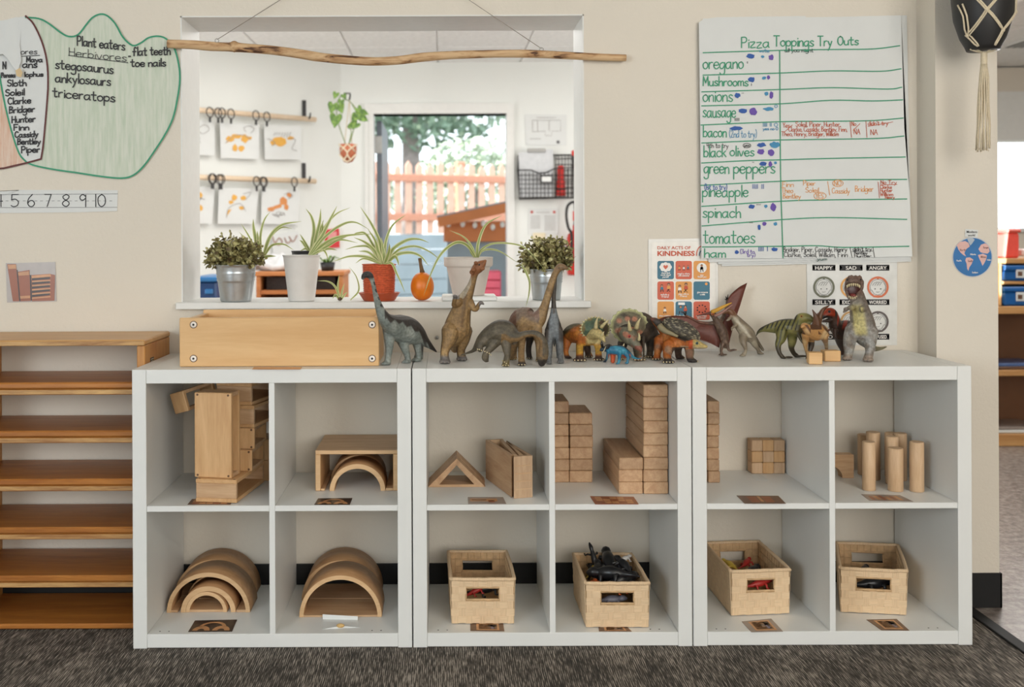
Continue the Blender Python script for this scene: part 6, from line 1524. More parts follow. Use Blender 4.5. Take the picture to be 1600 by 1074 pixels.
def glyph(ch):
    if ch not in _GP:
        st = []
        for s in GL[ch].split('/'):
            if s: st.append([tuple(float(q) for q in p.split(',')) for p in s.split()])
        w = max([p[0] for s in st for p in s], default=3.0)+.9
        _GP[ch] = ([cr(s, 4) if len(s) > 2 else s for s in st], w if st else 3.4)
    return _GP[ch]
def write(txt, u, v, h, slope=0.0, width=None, slant=0.0, jit=.25, rnd=random.Random(11), wob=0.0):
    """handwritten strokes in photograph pixels: baseline start (u,v), capital height h px; width stretches the line to fit"""
    out = []; x = 0; 
    for ch in txt:
        st, w = glyph(ch); dy = rnd.uniform(-jit, jit)
        for s in st: out.append([(x+a+slant*b, b+dy) for a, b in s])
        x += w
    q = h/10.0; sx = (width/x) if width else q
    return [[(u+a*sx, v-b*q+slope*a*sx+wob*math.sin(a*.5)) for a, b in s] for s in out]
def ribbon(name, strokes, wpx, mat, parent, y, to=None, lift=0.0):
    """flat pen lines of width wpx lying on the plane Y=y (to: own pixel-to-world function)"""
    vs, fs = [], []
    to = to or (lambda u, v: W(u, v, y))
    for si, s in enumerate(strokes):
        n = len(s)
        if n < 2: continue
        sh = Vector((0, -6e-6*(si % 60), 0))
        b0 = len(vs)
        for i in range(n):
            a = s[max(i-1, 0)]; b = s[min(i+1, n-1)]
            dx, dy = b[0]-a[0], b[1]-a[1]; L = math.hypot(dx, dy) or 1; nx, ny = -dy/L*wpx/2, dx/L*wpx/2
            ex = 0
            if i == 0: ex = -wpx*.35
            if i == n-1: ex = wpx*.35
            px_, py_ = s[i][0]+dx/L*ex, s[i][1]+dy/L*ex
            vs.append(to(px_+nx, py_+ny)+sh); vs.append(to(px_-nx, py_-ny)+sh)
        for i in range(n-1): k = b0+i*2; fs.append((k, k+1, k+3, k+2))
    o = from_vf(name, vs, fs, parent, mat); o['kind'] = 'stuff'
    return o
def flat(name, polys, parent, mat, y, to=None, mi=None):
    vs, fs = [], []
    to = to or (lambda u, v: W(u, v, y))
    for p in polys:
        b0 = len(vs); sh = Vector((0, -2.5e-5*(len(fs) % 40), 0)); vs += [to(*q)+sh for q in p]; fs.append(tuple(range(b0, b0+len(p))))
    me = bpy.data.meshes.new(name); me.from_pydata([tuple(v) for v in vs], [], fs)
    bm = bmesh.new(); bm.from_mesh(me); bmesh.ops.triangulate(bm, faces=bm.faces[:]); bm.to_mesh(me); bm.free()
    o = link(name, me, parent, mat); return o
def sheetpoly(name, pts, parent, mat, y, th=.0006, to=None):
    """paper with thickness cut to an outline of pixels"""
    to = to or (lambda u, v, d: W(u, v, y)+Vector((0, d, 0)))
    bm = bmesh.new(); A = [bm.verts.new(to(u, v, 0)) for u, v in pts]; B = [bm.verts.new(to(u, v, th)) for u, v in pts]
    f = bm.faces.new(A); g = bm.faces.new(B[::-1]); n = len(pts)
    for i in range(n): j = (i+1) % n; bm.faces.new((A[i], B[i], B[j], A[j]))
    bmesh.ops.triangulate(bm, faces=[f, g])
    return from_bm(name, bm, parent, mat)
def circ(u, v, r, n=20, ry=None): return [(u+r*math.cos(2*PI*i/n), v+(ry or r)*math.sin(2*PI*i/n)) for i in range(n)]
def rrect(x0, y0, x1, y1, r, n=4):
    o = []
    for cx_, cy_, a0 in ((x1-r, y0+r, -90), (x1-r, y1-r, 0), (x0+r, y1-r, 90), (x0+r, y0+r, 180)):
        for i in range(n+1): a = math.radians(a0+90*i/n); o.append((cx_+r*math.cos(a), cy_+r*math.sin(a)))
    return o
def Z2(pts, zx, zy, s): return [(zx+a*s, zy+b*s) for a, b in pts]
def ink(name, rgb): return plain(name, rgb, .55, var=.05)
I_BLACK = ink('ink_black', (34, 32, 34)); I_GREEN = ink('ink_green', (44, 146, 108)); I_BLUE = ink('ink_blue', (18, 80, 160)); I_SKY = ink('ink_sky', (52, 134, 178)); I_PURP = ink('ink_purple', (96, 66, 162)); I_RED = ink('ink_brick', (188, 84, 48)); I_OR = ink('ink_orange', (224, 154, 82)); I_PENC = ink('ink_pencil', (96, 94, 96)); I_BROWN = ink('ink_maroon', (92, 34, 30))
def streakpaper(name, a, b_, sx=60, sz=5):
    m, t, b = _nt(name); tc = N(t, 'ShaderNodeTexCoord'); mp = N(t, 'ShaderNodeMapping'); mp.inputs['Scale'].default_value = (sx, 1, sz); mp.inputs['Rotation'].default_value = (0, .12, 0); t.links.new(tc.outputs['Object'], mp.inputs['Vector'])
    ns = N(t, 'ShaderNodeTexNoise', Scale=1.6, Detail=4.0, Roughness=.65); t.links.new(mp.outputs[0], ns.inputs['Vector'])
    rp = N(t, 'ShaderNodeValToRGB'); e = rp.color_ramp.elements; e[0].position = .32; e[0].color = (*lin(b_), 1); e[1].position = .62; e[1].color = (*lin(a), 1)
    t.links.new(ns.outputs[0], rp.inputs[0]); t.links.new(rp.outputs[0], b.inputs['Base Color']); b.inputs['Roughness'].default_value = .8; return m
# ---- cut paper drawing, top left
YP = -.004
c = W(140, 150, YP)
t = thing('paper_cutout', 'cut-out paper chart in green and white with black handwriting, top left', 'paper chart', (c.x, YP, W(140, 278, YP).z))
gr = [(40, 27), (60, 29), (75, 36), (95, 51), (108, 57), (122, 54), (135, 38), (145, 27), (157, 22), (168, 25), (180, 37), (192, 58), (207, 71), (220, 67), (232, 59), (247, 56.5), (260, 61), (272, 75), (279, 100), (281, 125), (277, 155), (270, 185), (258, 210), (240, 238), (224, 260), (208, 274), (190, 278.5), (160, 276), (120, 270), (85, 265), (55, 259), (42, 254)]
le = [(42, 254), (30, 240), (18, 205), (8, 165), (0, 122), (-6, 80), (2, 45), (20, 30), (40, 25)]
br = [(40, 25), (52, 37), (65, 64), (73, 95), (75, 130), (73, 165), (70, 200), (67, 230), (64, 248.5)]
lo = [(64, 248.5), (42, 254.5), (20, 259.5), (0, 263.5), (-30, 262), (-60, 240), (-80, 190), (-82, 120), (-60, 60), (-6, 80)]
G = cr(gr, 4); L = cr(le, 4); B_ = cr(br, 4); LO = cr([(64, 248.5), (42, 254.5), (20, 259.5), (0, 263.5), (-30, 262), (-60, 240), (-80, 190), (-82, 120), (-60, 60), (-20, 40), (2, 45)], 4)
sheetpoly('green_sheet', G+B_[:0:-1], t, streakpaper('green_crayon_paper', (214, 218, 204), (190, 203, 182)), YP)
sheetpoly('white_sheet', L+B_+[(64, 248.5), (50, 252)], t, M_PAPER, YP-.0008)
sheetpoly('orange_sheet', [p for p in cr([(0, 122), (8, 165), (18, 205), (30, 240), (42, 254)], 4)]+[(20, 259.5), (0, 263.5), (-30, 262), (-60, 240), (-80, 190), (-82, 120), (-60, 60), (-6, 80)], t, streakpaper('orange_crayon_paper', (228, 208, 192), (214, 168, 140)), YP)
ribbon('green_outline', [G+[(42, 254)], L[:len(L)-8]], 2.6, I_GREEN, t, YP-.0022); ribbon('maroon_outline', [B_, LO[:16]], 2.8, I_BROWN, t, YP-.0026)
T = []
for s in [('Plant eaters', 120, 71, 15, .10, 76), ('flat teeth', 207, 87, 13, -.03, 60), ('toe nails', 204, 104, 12, -.01, 56), ('stegosaurus', 86, 107, 15, .09, 92), ('ankylosaurs', 86, 128, 15, .07, 88), ('triceratops', 82, 151, 15, .09, 99),
          ('Maya', 41, 97, 8, -.01, 26), ('ans', 35, 106, 11, -.02, 24), ('Parasa', 2, 121, 7, -.02, 22), ('lophus', 38, 120, 7, -.03, 30), ('Sloth', 11, 135, 10, -.02, 31), ('Soleil', 8, 150, 10, -.05, 31), ('Clarke', 12, 163, 10, -.05, 37), ('Bridger', 14, 177, 10, -.06, 41), ('Hunter', 18, 192, 10, -.05, 38), ('Finn', 21, 204, 9, -.03, 25), ('Cassidy', 23, 215, 9, -.04, 37), ('Bentley', 27, 226, 9, -.03, 37), ('Piper', 33, 239, 10, -.04, 30), ('N', 4, 108, 11, 0, 6)]:
    T += write(s[0], s[1], s[2], s[3], s[4], s[5])
ribbon('bold_handwriting', T, 2.0, I_BLACK, t, YP-.003)
T = write('Herbivores', 107, 87, 13, .10, 92)+write('ores', 32, 85, 9, -.02, 27)+[[(107, 86.5), (150, 92), (200, 98)], [(34, 88), (62, 86.5)]]+write('=', 200, 90, 6, 0, 5)
ribbon('thin_handwriting', T, 1.1, I_BLACK, t, YP-.003)
# loose curled flap of paper with a bit of tape
vs, fs = [], []
edge = [(-12, 34), (10, 31), (24, 27), (37, 27), (33, 40), (31, 70), (33, 95), (27, 112), (20, 104), (12, 92), (4, 84), (-6, 88)]
cen = (14, 62)
for r in range(6):
    f = r/5
    for (u, v) in edge:
        uu, vv = cen[0]+(u-cen[0])*f, cen[1]+(v-cen[1])*f
        vs.append(W(uu, vv, YP-.004-.010*sst(np.array([vv]), 40, 110)[0]-.004*math.sin(uu*.15)))
n = len(edge)
for r in range(5):
    for i in range(n): j = (i+1) % n; fs.append((r*n+i, r*n+j, (r+1)*n+j, (r+1)*n+i))
from_vf('curled_flap', vs, fs, t, M_PAPER, True)
sheetpoly('tape', [(24, 110), (31, 106), (35, 113), (33, 121), (26, 119)], t, plain('masking_tape', (212, 186, 142), .6), YP-.018, .0008)
# ---- number strip
c = W(60, 332, -.002)
t = thing('number_strip', 'white paper number strip with handwritten digits under the paper cut-out', 'paper strip', (c.x, -.002, c.z))
sheetpoly('strip', [(-90, 303), (29, 298), (31, 297), (184, 297.5), (183, 330), (120, 332), (-90, 334)], t, M_PAPER, -.002, .001)
T = []
for s, u, w in (('3', -32, 12), ('4', -8, 14), ('5', 16, 15), ('6', 42, 14), ('7', 69, 13), ('8', 96, 14), ('9', 123, 13), ('10', 147, 20)): T += write(s, u, 323, 19, 0, w, jit=.05)
ribbon('digits', T, 1.5, I_BLACK, t, -.0032)
ribbon('guide_lines', [[(-90, 305), (184, 303)], [(-90, 325), (183, 324)]]+[[(u, 314), (u+4, 314)] for u in range(-90, 180, 9)], .6, I_PENC, t, -.0029)
# ---- small photograph of the shelves
c = W(49, 472, -.002)
t = thing('photo_print', 'small photograph of wooden shelf units taped to the wall at the far left', 'photo', (c.x, -.002, c.z))
sheetpoly('sheet', [(9, 411.5), (86.5, 409.5), (88.5, 471), (11, 473)], t, plain('photo_wall_grey', (176, 168, 164), .3), -.002, .001)
flat('print', [[(11, 413), (25, 413), (30, 471), (20, 471)], [(27, 425), (46, 422), (48, 470.5), (32, 471)], [(49, 430), (78, 428), (86, 430), (85, 470), (50, 471)]], t, M_PHO, -.0032)
flat('print_light', [[(12, 414), (25, 414), (25.5, 420), (13, 420.5)], [(28, 426), (45, 424), (45.5, 430), (29, 431)], [(49, 431), (79, 428.5), (80, 432.5), (50, 435)]]+[[(50, 439+k*6.5), (79, 437.5+k*6.3), (79, 439.5+k*6.3), (50, 441.4+k*6.5)] for k in range(5)]+[[(31, 463), (47, 462), (47, 466), (32, 467)]], t, M_PHL, -.0036)
flat('print_dark', [[(50, 435+k*6.5), (78, 433+k*6.3), (78, 436+k*6.3), (50, 438.4+k*6.5)] for k in range(5)]+[[(26, 422), (27.5, 422), (32, 471), (30, 471)], [(46.5, 430), (48.5, 430), (50, 470), (48, 470)]], t, M_PHK, -.0036)
# ---- big pizza chart
c = W(1258, 410, -.02)
t = thing('flip_chart', 'large white sheet of pizza toppings in green marker with pages behind it', 'paper chart', (c.x, -.02, c.z))
def wavy(name, q, y, mat, amp=.003, ph=0.0, nx=16, ny=20, curl=0):
    """a sheet through four pixel corners (tl,tr,br,bl) with soft waves and thickness"""
    vs, fs = [], []
    for sd in (0, 1):
        for j in range(ny+1):
            for i in range(nx+1):
                a, b_ = i/nx, j/ny
                u = (q[0][0]*(1-a)+q[1][0]*a)*(1-b_)+(q[3][0]*(1-a)+q[2][0]*a)*b_; v = (q[0][1]*(1-a)+q[1][1]*a)*(1-b_)+(q[3][1]*(1-a)+q[2][1]*a)*b_
                yy = y+amp*math.sin(a*5+ph)*b_+amp*.6*math.sin(b_*4+ph*2)*(b_)-curl*max(0, b_-.9)*.1
                vs.append(W(u, v, yy+sd*.0006))
    h = (nx+1)*(ny+1)
    for sd in (0, 1):
        for j in range(ny):
            for i in range(nx):
                k_ = sd*h+j*(nx+1)+i; f = (k_, k_+1, k_+nx+2, k_+nx+1); fs.append(f if sd else f[::-1])
    return from_vf(name, vs, fs, t, mat, True)
wavy('back_page', [(1110, 32), (1417, 24), (1424, 409), (1128, 416)], -.006, M_PAPER, .001, .5)
wavy('back_page', [(1104, 30), (1415, 25), (1423, 406), (1122, 413)], -.010, M_PAPER, .001, 1.1)
wavy('back_page', [(1098, 29), (1412, 25), (1421, 404), (1107, 410)], -.014, M_PAPER, .001, 2.0)
YCH = -.019
sheetpoly('front_page', [(1092, 35), (1100, 29.5), (1120, 27), (1180, 26), (1258, 25), (1262, 29), (1320, 26), (1405, 24), (1408, 24.5), (1413, 200), (1421, 300), (1425.5, 401), (1260, 404), (1096, 404), (1094, 200)], t, M_PAPER, YCH, .0008)
A_ = (1080, 20, .21875); Bz = (1080, 210, .21875)
LN = [cr(Z2(p, *z), 5) for p, z in [([(85, 285), (640, 268), (1000, 262), (1300, 258), (1490, 235)], A_), ([(85, 445), (640, 430), (1000, 415), (1350, 418), (1500, 400)], A_), ([(75, 565), (640, 548), (1000, 535), (1400, 545), (1505, 532)], A_), ([(75, 665), (640, 650), (1000, 625), (1300, 630), (1510, 622)], A_), ([(70, 802), (640, 778), (1000, 775), (1300, 770), (1515, 752)], A_),
    ([(75, 62), (640, 40), (1300, 30), (1520, 12)], Bz), ([(75, 205), (400, 188), (640, 182), (1000, 172), (1530, 162)], Bz), ([(68, 365), (640, 335), (1000, 325), (1540, 322)], Bz), ([(75, 515), (640, 478), (1000, 468), (1540, 462)], Bz), ([(78, 655), (640, 610), (1000, 595), (1540, 608)], Bz), ([(80, 805), (640, 800), (900, 796), (1100, 808), (1555, 800)], Bz)]]
LN.append(cr([(1218.3, 80), (1219, 200), (1220, 290), (1221.5, 340), (1223.5, 403)], 6))
ribbon('ruled_lines', LN, 1.7, I_GREEN, t, YCH-.0016)
def wz(txt, x0, x1, yb, h, z, slope=0, sl=0): return write(txt, z[0]+x0*z[2], z[1]+yb*z[2], h*z[2], slope, (x1-x0)*z[2], sl)
T = wz('Pizza', 355, 565, 250, 75, A_, -.01)+wz('Toppings', 590, 880, 240, 75, A_)+wz('Try', 905, 1010, 238, 70, A_)+wz('Outs', 1045, 1200, 232, 62, A_, -.02)
for s in [('oregano', 82, 378, 400, 90, A_), ('Mushrooms', 82, 412, 522, 66, A_), ('onions', 82, 302, 634, 90, A_), ('sausage', 82, 322, 746, 90, A_), ('bacon', 84, 256, 888, 78, A_), ('black', 88, 255, 162, 80, Bz), ('olives', 275, 455, 155, 72, Bz), ('green', 90, 275, 280, 90, Bz), ('peppers', 300, 605, 278, 90, Bz), ('pineapple', 78, 412, 446, 84, Bz), ('spinach', 80, 360, 594, 82, Bz), ('tomatoes', 86, 462, 778, 96, Bz), ('ham', 92, 252, 880, 62, Bz)]: T += wz(*s)
ribbon('green_lettering', T, 1.7, I_GREEN, t, YCH-.0018)
T = []
for s in [('Yes', 655, 705, 820, 34, A_), ('/', 660, 735, 850, 45, A_), ('Soleil, Piper, Hunter,', 745, 1070, 812, 34, A_), ('Clarke, Cassidy, Bentley, Finn,', 695, 1115, 848, 34, A_), ('Theo, Henry, Bridger, William', 645, 1055, 880, 32, A_), ('No', 1145, 1180, 808, 30, A_), ('/', 1155, 1215, 835, 40, A_), ('NA', 1160, 1210, 868, 38, A_), ("didn't try", 1262, 1410, 803, 30, A_), ('NA', 1280, 1335, 872, 38, A_), ('No Try', 1352, 1470, 355, 26, Bz), ('Clarke', 1350, 1435, 388, 26, Bz), ('Hunter', 1350, 1440, 412, 26, Bz), ('William', 1350, 1445, 440, 26, Bz), ('Henry', 1385, 1455, 460, 22, Bz)]: T += wz(*s)
T += [Z2([(1135, 778), (1140, 830), (1145, 890)], *A_), Z2([(1248, 775), (1252, 830), (1255, 890)], *A_), Z2([(1262, 812), (1440, 780)], *A_), Z2([(1335, 340), (1345, 455)], *Bz), Z2([(1350, 362), (1470, 358)], *Bz)]
ribbon('brick_lettering', T, .85, I_RED, t, YCH-.0018)
T = []
for s in [('Finn', 650, 735, 375, 36, Bz), ('Piper', 800, 890, 365, 34, Bz), ('Theo', 645, 730, 418, 36, Bz), ('Soleil', 815, 915, 415, 34, Bz), ('Bentley', 655, 785, 458, 34, Bz), ('YES', 890, 945, 456, 34, Bz), ('NO', 1020, 1075, 366, 34, Bz), ('Cassidy', 1005, 1135, 422, 38, Bz), ('Bridger', 1170, 1305, 408, 40, Bz)]: T += wz(*s)
T += [Z2(circ(920, 440, 44, 16, 26)+[(964, 440)], *Bz), Z2(circ(1048, 350, 38, 16, 24)+[(1086, 350)], *Bz), Z2([(975, 338), (990, 435)], *Bz)]
ribbon('orange_lettering', T, .9, I_OR, t, YCH-.0018)
T = []
for s in [('Bridger, Piper, Cassidy, Henry', 658, 1115, 838, 34, Bz), ('Clarke, Soleil, William, Finn', 662, 1120, 876, 34, Bz), ("didn't try", 1155, 1290, 832, 26, Bz), ('Bentley', 1165, 1260, 858, 24, Bz), ('Hunter', 1165, 1290, 878, 20, Bz), ('4th to try', 110, 268, 96, 34, Bz), ('IIII', 308, 346, 772, 20, A_), ('"', 360, 380, 590, 18, A_), ('I', 398, 406, 362, 14, A_), ('I', 426, 434, 520, 14, A_), ('"', 435, 452, 216, 18, Bz), ('""', 465, 500, 516, 16, Bz), ('""', 415, 442, 645, 16, Bz)]: T += wz(*s)
T += [Z2([(1135, 808), (1150, 882)], *Bz), Z2([(1298, 806), (1310, 880)], *Bz), Z2(circ(398, 80, 28, 14, 16)+[(426, 80)], *Bz), Z2([(1150, 838), (1295, 834)], *Bz)]
T += wz('yes', 378, 418, 88, 22, Bz)
ribbon('black_lettering', T, .8, I_BLACK, t, YCH-.0018)
T = wz('(1st to try)', 95, 258, 395, 40, Bz)+wz('IIII II', 435, 522, 388, 30, Bz)+wz('IIII I', 478, 550, 834, 28, Bz)
ribbon('blue_lettering', T, 1.0, I_BLUE, t, YCH-.0018)
ribbon('sky_lettering', wz('(2nd to try)', 272, 470, 890, 52, A_)+wz('IIII II O', 510, 622, 812, 24, A_)+wz('yes no O', 512, 622, 838, 20, A_)+wz('vote', 485, 560, 282, 26, A_)+[Z2(circ(606, 668, 10, 10)+[(616, 668)], *A_)], .9, I_SKY, t, YCH-.0018)
ribbon('purple_lettering', wz('(3rd to', 350, 455, 852, 30, Bz)+wz('try)', 398, 460, 875, 26, Bz), .9, I_PURP, t, YCH-.0018)
ribbon('green_note', wz('all you might', 668, 875, 280, 26, A_)+wz('yum', 900, 972, 900, 18, Bz), .9, ink('ink_dark_green', (22, 74, 62)), t, YCH-.0018)
rb = random.Random(21)
def blob(x, y, rx, ry, z):
    n = 14; return [(z[0]+(x+rx*rb.uniform(.78, 1.15)*math.cos(2*PI*i/n))*z[2], z[1]+(y+ry*rb.uniform(.75, 1.2)*math.sin(2*PI*i/n))*z[2]) for i in range(n)]
o = flat('blue_marks', [blob(*b) for b in [(424, 310, 30, 18, A_), (432, 478, 24, 20, A_), (330, 590, 22, 18, A_), (367, 700, 30, 18, A_), (322, 826, 46, 14, A_), (502, 76, 34, 16, Bz), (515, 212, 26, 16, Bz), (432, 517, 24, 16, Bz), (486, 662, 12, 20, Bz), (325, 842, 16, 14, Bz), (595, 822, 26, 14, Bz)]], t, I_BLUE, YCH-.0017); o['kind'] = 'stuff'
o = flat('sky_marks', [blob(*b) for b in [(510, 313, 12, 10, A_), (520, 466, 16, 12, A_), (537, 578, 14, 14, A_), (555, 688, 40, 14, A_), (598, 74, 38, 22, Bz), (602, 203, 11, 11, Bz), (534, 514, 13, 12, Bz), (601, 640, 15, 13, Bz)]], t, I_SKY, YCH-.0016); o['kind'] = 'stuff'
o = flat('purple_marks', [blob(*b) for b in [(572, 318, 20, 20, A_), (552, 462, 12, 16, A_), (573, 590, 14, 28, A_), (443, 706, 26, 28, A_), (498, 124, 28, 20, Bz), (570, 130, 22, 28, Bz), (566, 214, 13, 20, Bz), (586, 520, 22, 28, Bz), (524, 640, 16, 14, Bz)]], t, I_PURP, YCH-.0015); o['kind'] = 'stuff'
# ---- printed lettering with the built-in face
def printed(name, txt, u, v, hpx, mat, parent, y, width=None, bold=.0, align='LEFT', to=None):
    """bold printed capitals; baseline start (u,v) in pixels, capital height hpx"""
    cu = bpy.data.curves.new('print', 'FONT'); cu.body = txt; cu.size = 1.0; cu.offset = bold; cu.align_x = 'LEFT'; cu.resolution_u = 3
    ob = bpy.data.objects.new('print', cu); COL.objects.link(ob)
    dg = bpy.context.evaluated_depsgraph_get(); me = bpy.data.meshes.new_from_object(ob.evaluated_get(dg)); bpy.data.objects.remove(ob)
    n = len(me.vertices); co = np.empty(n*3, 'f'); me.vertices.foreach_get('co', co); co = co.reshape(-1, 3)
    x0, x1 = co[:, 0].min(), co[:, 0].max(); q = hpx/.72; sx = (width/(x1-x0)) if width else q
    if align == 'CENTER': u = u-(x1-x0)*sx/2
    for i in range(n): me.vertices[i].co = W(u+(co[i, 0]-x0)*sx, v-co[i, 1]*q, y) if to is None else to(u+(co[i, 0]-x0)*sx, v-co[i, 1]*q)
    me.materials.clear(); o = link(name, me, parent, mat); o['kind'] = 'stuff'; return o
# ---- kindness poster
D_ = (1000, 360, .13963); YK = -.003
c = W(1067, 552, YK)
t = thing('kindness_poster', 'laminated poster of nine coloured tiles half behind the horned dinosaurs', 'poster', (c.x, YK, c.z))
sheetpoly('laminate', [(1013, 374), (1121.5, 372), (1123, 549.5), (1014, 550.5)], t, plain('laminate_film', (222, 219, 212), .25), YK, .001)
sheetpoly('sheet', [(1018, 378.5), (1117, 377), (1118.5, 545), (1019, 546)], t, plain('poster_paper', (234, 230, 222), .35), YK-.001, .0006)
I_KR = ink('poster_red', (198, 84, 54)); K_T = ink('tile_teal', (66, 118, 140)); K_R = ink('tile_coral', (212, 102, 76)); K_O = ink('tile_amber', (228, 158, 84)); K_W = ink('poster_white', (240, 236, 230)); K_B = ink('poster_dark', (60, 40, 38)); K_S = ink('poster_skin', (196, 140, 106))
printed('print', 'DAiLY ACTS OF', *Z2([(195, 212)], *D_)[0], 34*D_[2], I_KR, t, YK-.0018, 372*D_[2], .02)
printed('print', 'KiNDNESS', *Z2([(195, 285)], *D_)[0], 54*D_[2], I_KR, t, YK-.0018, 418*D_[2], .035)
TC = [[K_T, K_R, K_O], [K_R, K_O, K_T], [K_O, K_T, K_R]]
XS = [(195, 380), (398, 581), (599, 781)]; YSs = [(343, 548), (573, 778), (797, 1003)]
for r in range(3):
    for q in range(3):
        (x0, x1), (y0, y1) = XS[q], YSs[r]; sheetpoly('tile', Z2(rrect(x0, y0, x1, y1, 22), *D_), t, TC[r][q], YK-.0017, .0004)
def ik(polys, m): 
    o = flat('print', [Z2(p, *D_) for p in polys], t, m, YK-.0024); o['kind'] = 'stuff'; return o
ik([circ(287+46*math.cos(a), 412+32*math.sin(a), 24, 12) for a in [2*PI*i/8 for i in range(8)]]+[circ(287, 412, 40, 14)], K_W)
o = flat('print', [Z2([(287, 440), (262, 412), (262, 396), (274, 388), (287, 398), (300, 388), (312, 396), (312, 412)], *D_)], t, K_R, YK-.0028)
ik([circ(691, 420, 56, 22)], K_W)
def person(x, y, h, shirt, s=1):
    ik([circ(x, y, h*.2, 10)], K_B); flat('print', [Z2(circ(x, y+h*.06, h*.15, 10), *D_)], t, K_S, YK-.0028)
    ik([[(x-h*.2, y+h*.2), (x+h*.2, y+h*.2), (x+h*.26, y+h*.62), (x-h*.26, y+h*.62)]], shirt)
    ik([[(x-h*.2, y+h*.62), (x-h*.05, y+h*.62), (x-h*.12*s, y+h), (x-h*.25*s, y+h)], [(x+h*.05, y+h*.62), (x+h*.2, y+h*.62), (x+h*.3*s, y+h*.95), (x+h*.17*s, y+h)]], K_B)
person(691, 395, 70, I_KR); person(440, 405, 46, K_O); person(490, 405, 46, K_W); person(538, 400, 46, K_T)
person(245, 620, 70, K_T); person(322, 605, 84, K_O, -1); person(445, 625, 76, K_W); person(515, 605, 90, I_KR, -1)
person(278, 870, 62, K_W); person(455, 855, 80, K_T); person(508, 855, 80, I_KR, -1)
ik([circ(742, 600, 16, 10)], K_O); ik([circ(690+50*math.cos(a), 880+42*math.sin(a), 9, 8) for a in [2*PI*i/9 for i in range(9)]], K_B)
ik([[(428, 808), (502, 808), (502, 836), (428, 836)]], K_W)
T = []
for s in [('share kind', 240, 335, 486, 20), ('words about', 232, 345, 508, 20), ('yourself', 250, 325, 530, 20), ('read a story', 418, 560, 494, 20), ('with someone', 428, 550, 516, 20), ('say', 672, 712, 508, 18), ('thank you', 645, 742, 528, 18), ('include a', 232, 326, 728, 20), ('friend', 240, 320, 752, 20), ('play with a', 430, 545, 722, 20), ('friend', 445, 525, 746, 20), ('give someone', 640, 760, 702, 20), ('a smile', 672, 728, 726, 20), ('draw a picture', 216, 345, 965, 20), ('help clean', 412, 545, 965, 20), ('make a friend', 630, 745, 965, 18), ('ship bracelet', 638, 740, 988, 18)]: T += wz(s[0], s[1], s[2], s[3], s[4], D_)
ribbon('tile_captions', T, .5, K_W, t, YK-.0026)
for k, m in enumerate((K_R, K_W, K_T)):
    ribbon('rainbow', [Z2([(690-(58-k*16)*math.cos(a), 283-(105-k*26)*math.sin(a)) for a in [PI*i/14 for i in range(15)]], *D_)], 1.5, m, t, YK-.0024)
# ---- feelings poster
E_ = (1250, 400, .1396); YE = -.003
c = W(1330, 540, YE)
t = thing('feelings_poster', 'white poster of round faces and black name banners behind the roaring dinosaur', 'poster', (c.x, YE, c.z))
sheetpoly('laminate', Z2([(75, -20), (1088, -20), (1086, 1000), (82, 1003)], *E_), t, plain('laminate_film_grey', (222, 222, 218), .25), YE, .001)
RING = [ink('ring_olive', (112, 114, 96)), ink('ring_gold', (222, 166, 96)), ink('ring_coral', (212, 116, 80)), ink('ring_plum', (110, 66, 62)), ink('ring_ochre', (190, 150, 96)), ink('ring_grey', (98, 90, 88))]
WORDS = [['HAPPY', 'SAD', 'ANGRY'], ['SILLY', 'EXCITED', 'WORRIED'], ['TIRED', 'BORED', 'CONFUSED']]
CX = [268, 572, 872]; BY = [(100, 165), (487, 550), (872, 937)]
for r in range(3):
    for q in range(3):
        x = CX[q]; y0, y1 = BY[r]; w = 128
        sheetpoly('banner', Z2([(x-w, y0), (x+w, y0), (x+w-30, (y0+y1)/2), (x+w, y1), (x-w, y1), (x-w+30, (y0+y1)/2)], *E_), t, I_BLACK, YE-.0012, .0004)
        wd = min(196, 40*len(WORDS[r][q]))
        u, v = Z2([(x, y1-11)], *E_)[0]
        printed('print', WORDS[r][q], u, v, 40*E_[2], K_W, t, YE-.0019, wd*E_[2], .012, 'CENTER')
        if r == 0: continue
        y = (350, 738)[r-1]; m = RING[(r-1)*3+q]
        ang = [math.radians(a) for a in range(118, 423, 8)]
        o = flat('ring', [Z2([(x+R_*math.cos(a), y+R_*math.sin(a)) for R_, a in ((120, ang[i]), (120, ang[i+1]), (97 , ang[i+1]), (97, ang[i]))], *E_) for i in range(len(ang)-1) if not 60 < (math.degrees(ang[i]) % 360) < 0], t, m, YE-.0014); o['kind'] = 'stuff'
        flat('print', [Z2([(x-72, y+92), (x+72, y+92), (x+52, y+112), (x, y+120), (x-52, y+112)], *E_), Z2([(x-30, y-112), (x+30, y-112), (x, y-82)], *E_)], t, m, YE-.0016)
        hr = [Z2([(x-80, y+40), (x-88, y-10), (x-60, y-66), (x, y-90), (x+60, y-66), (x+88, y-10), (x+80, y+40)], *E_), Z2([(x-70, y+30), (x-40, y+78), (x, y+88), (x+40, y+78), (x+70, y+30)], *E_)]+[Z2([(x-60+k*26, y-18), (x-40+k*26, y-48), (x-8+k*20, y-60)], *E_) for k in range(4)]
        hr += [Z2([(x-18, y+52), (x, y+58), (x+18, y+50)], *E_)]
        ribbon('face_lines', hr, .55, I_PENC, t, YE-.0018)
        flat('print', [Z2(circ(x-32, y+20, 6.5, 10), *E_), Z2(circ(x+32, y+20, 6.5, 10), *E_)], t, I_BLACK, YE-.0018)
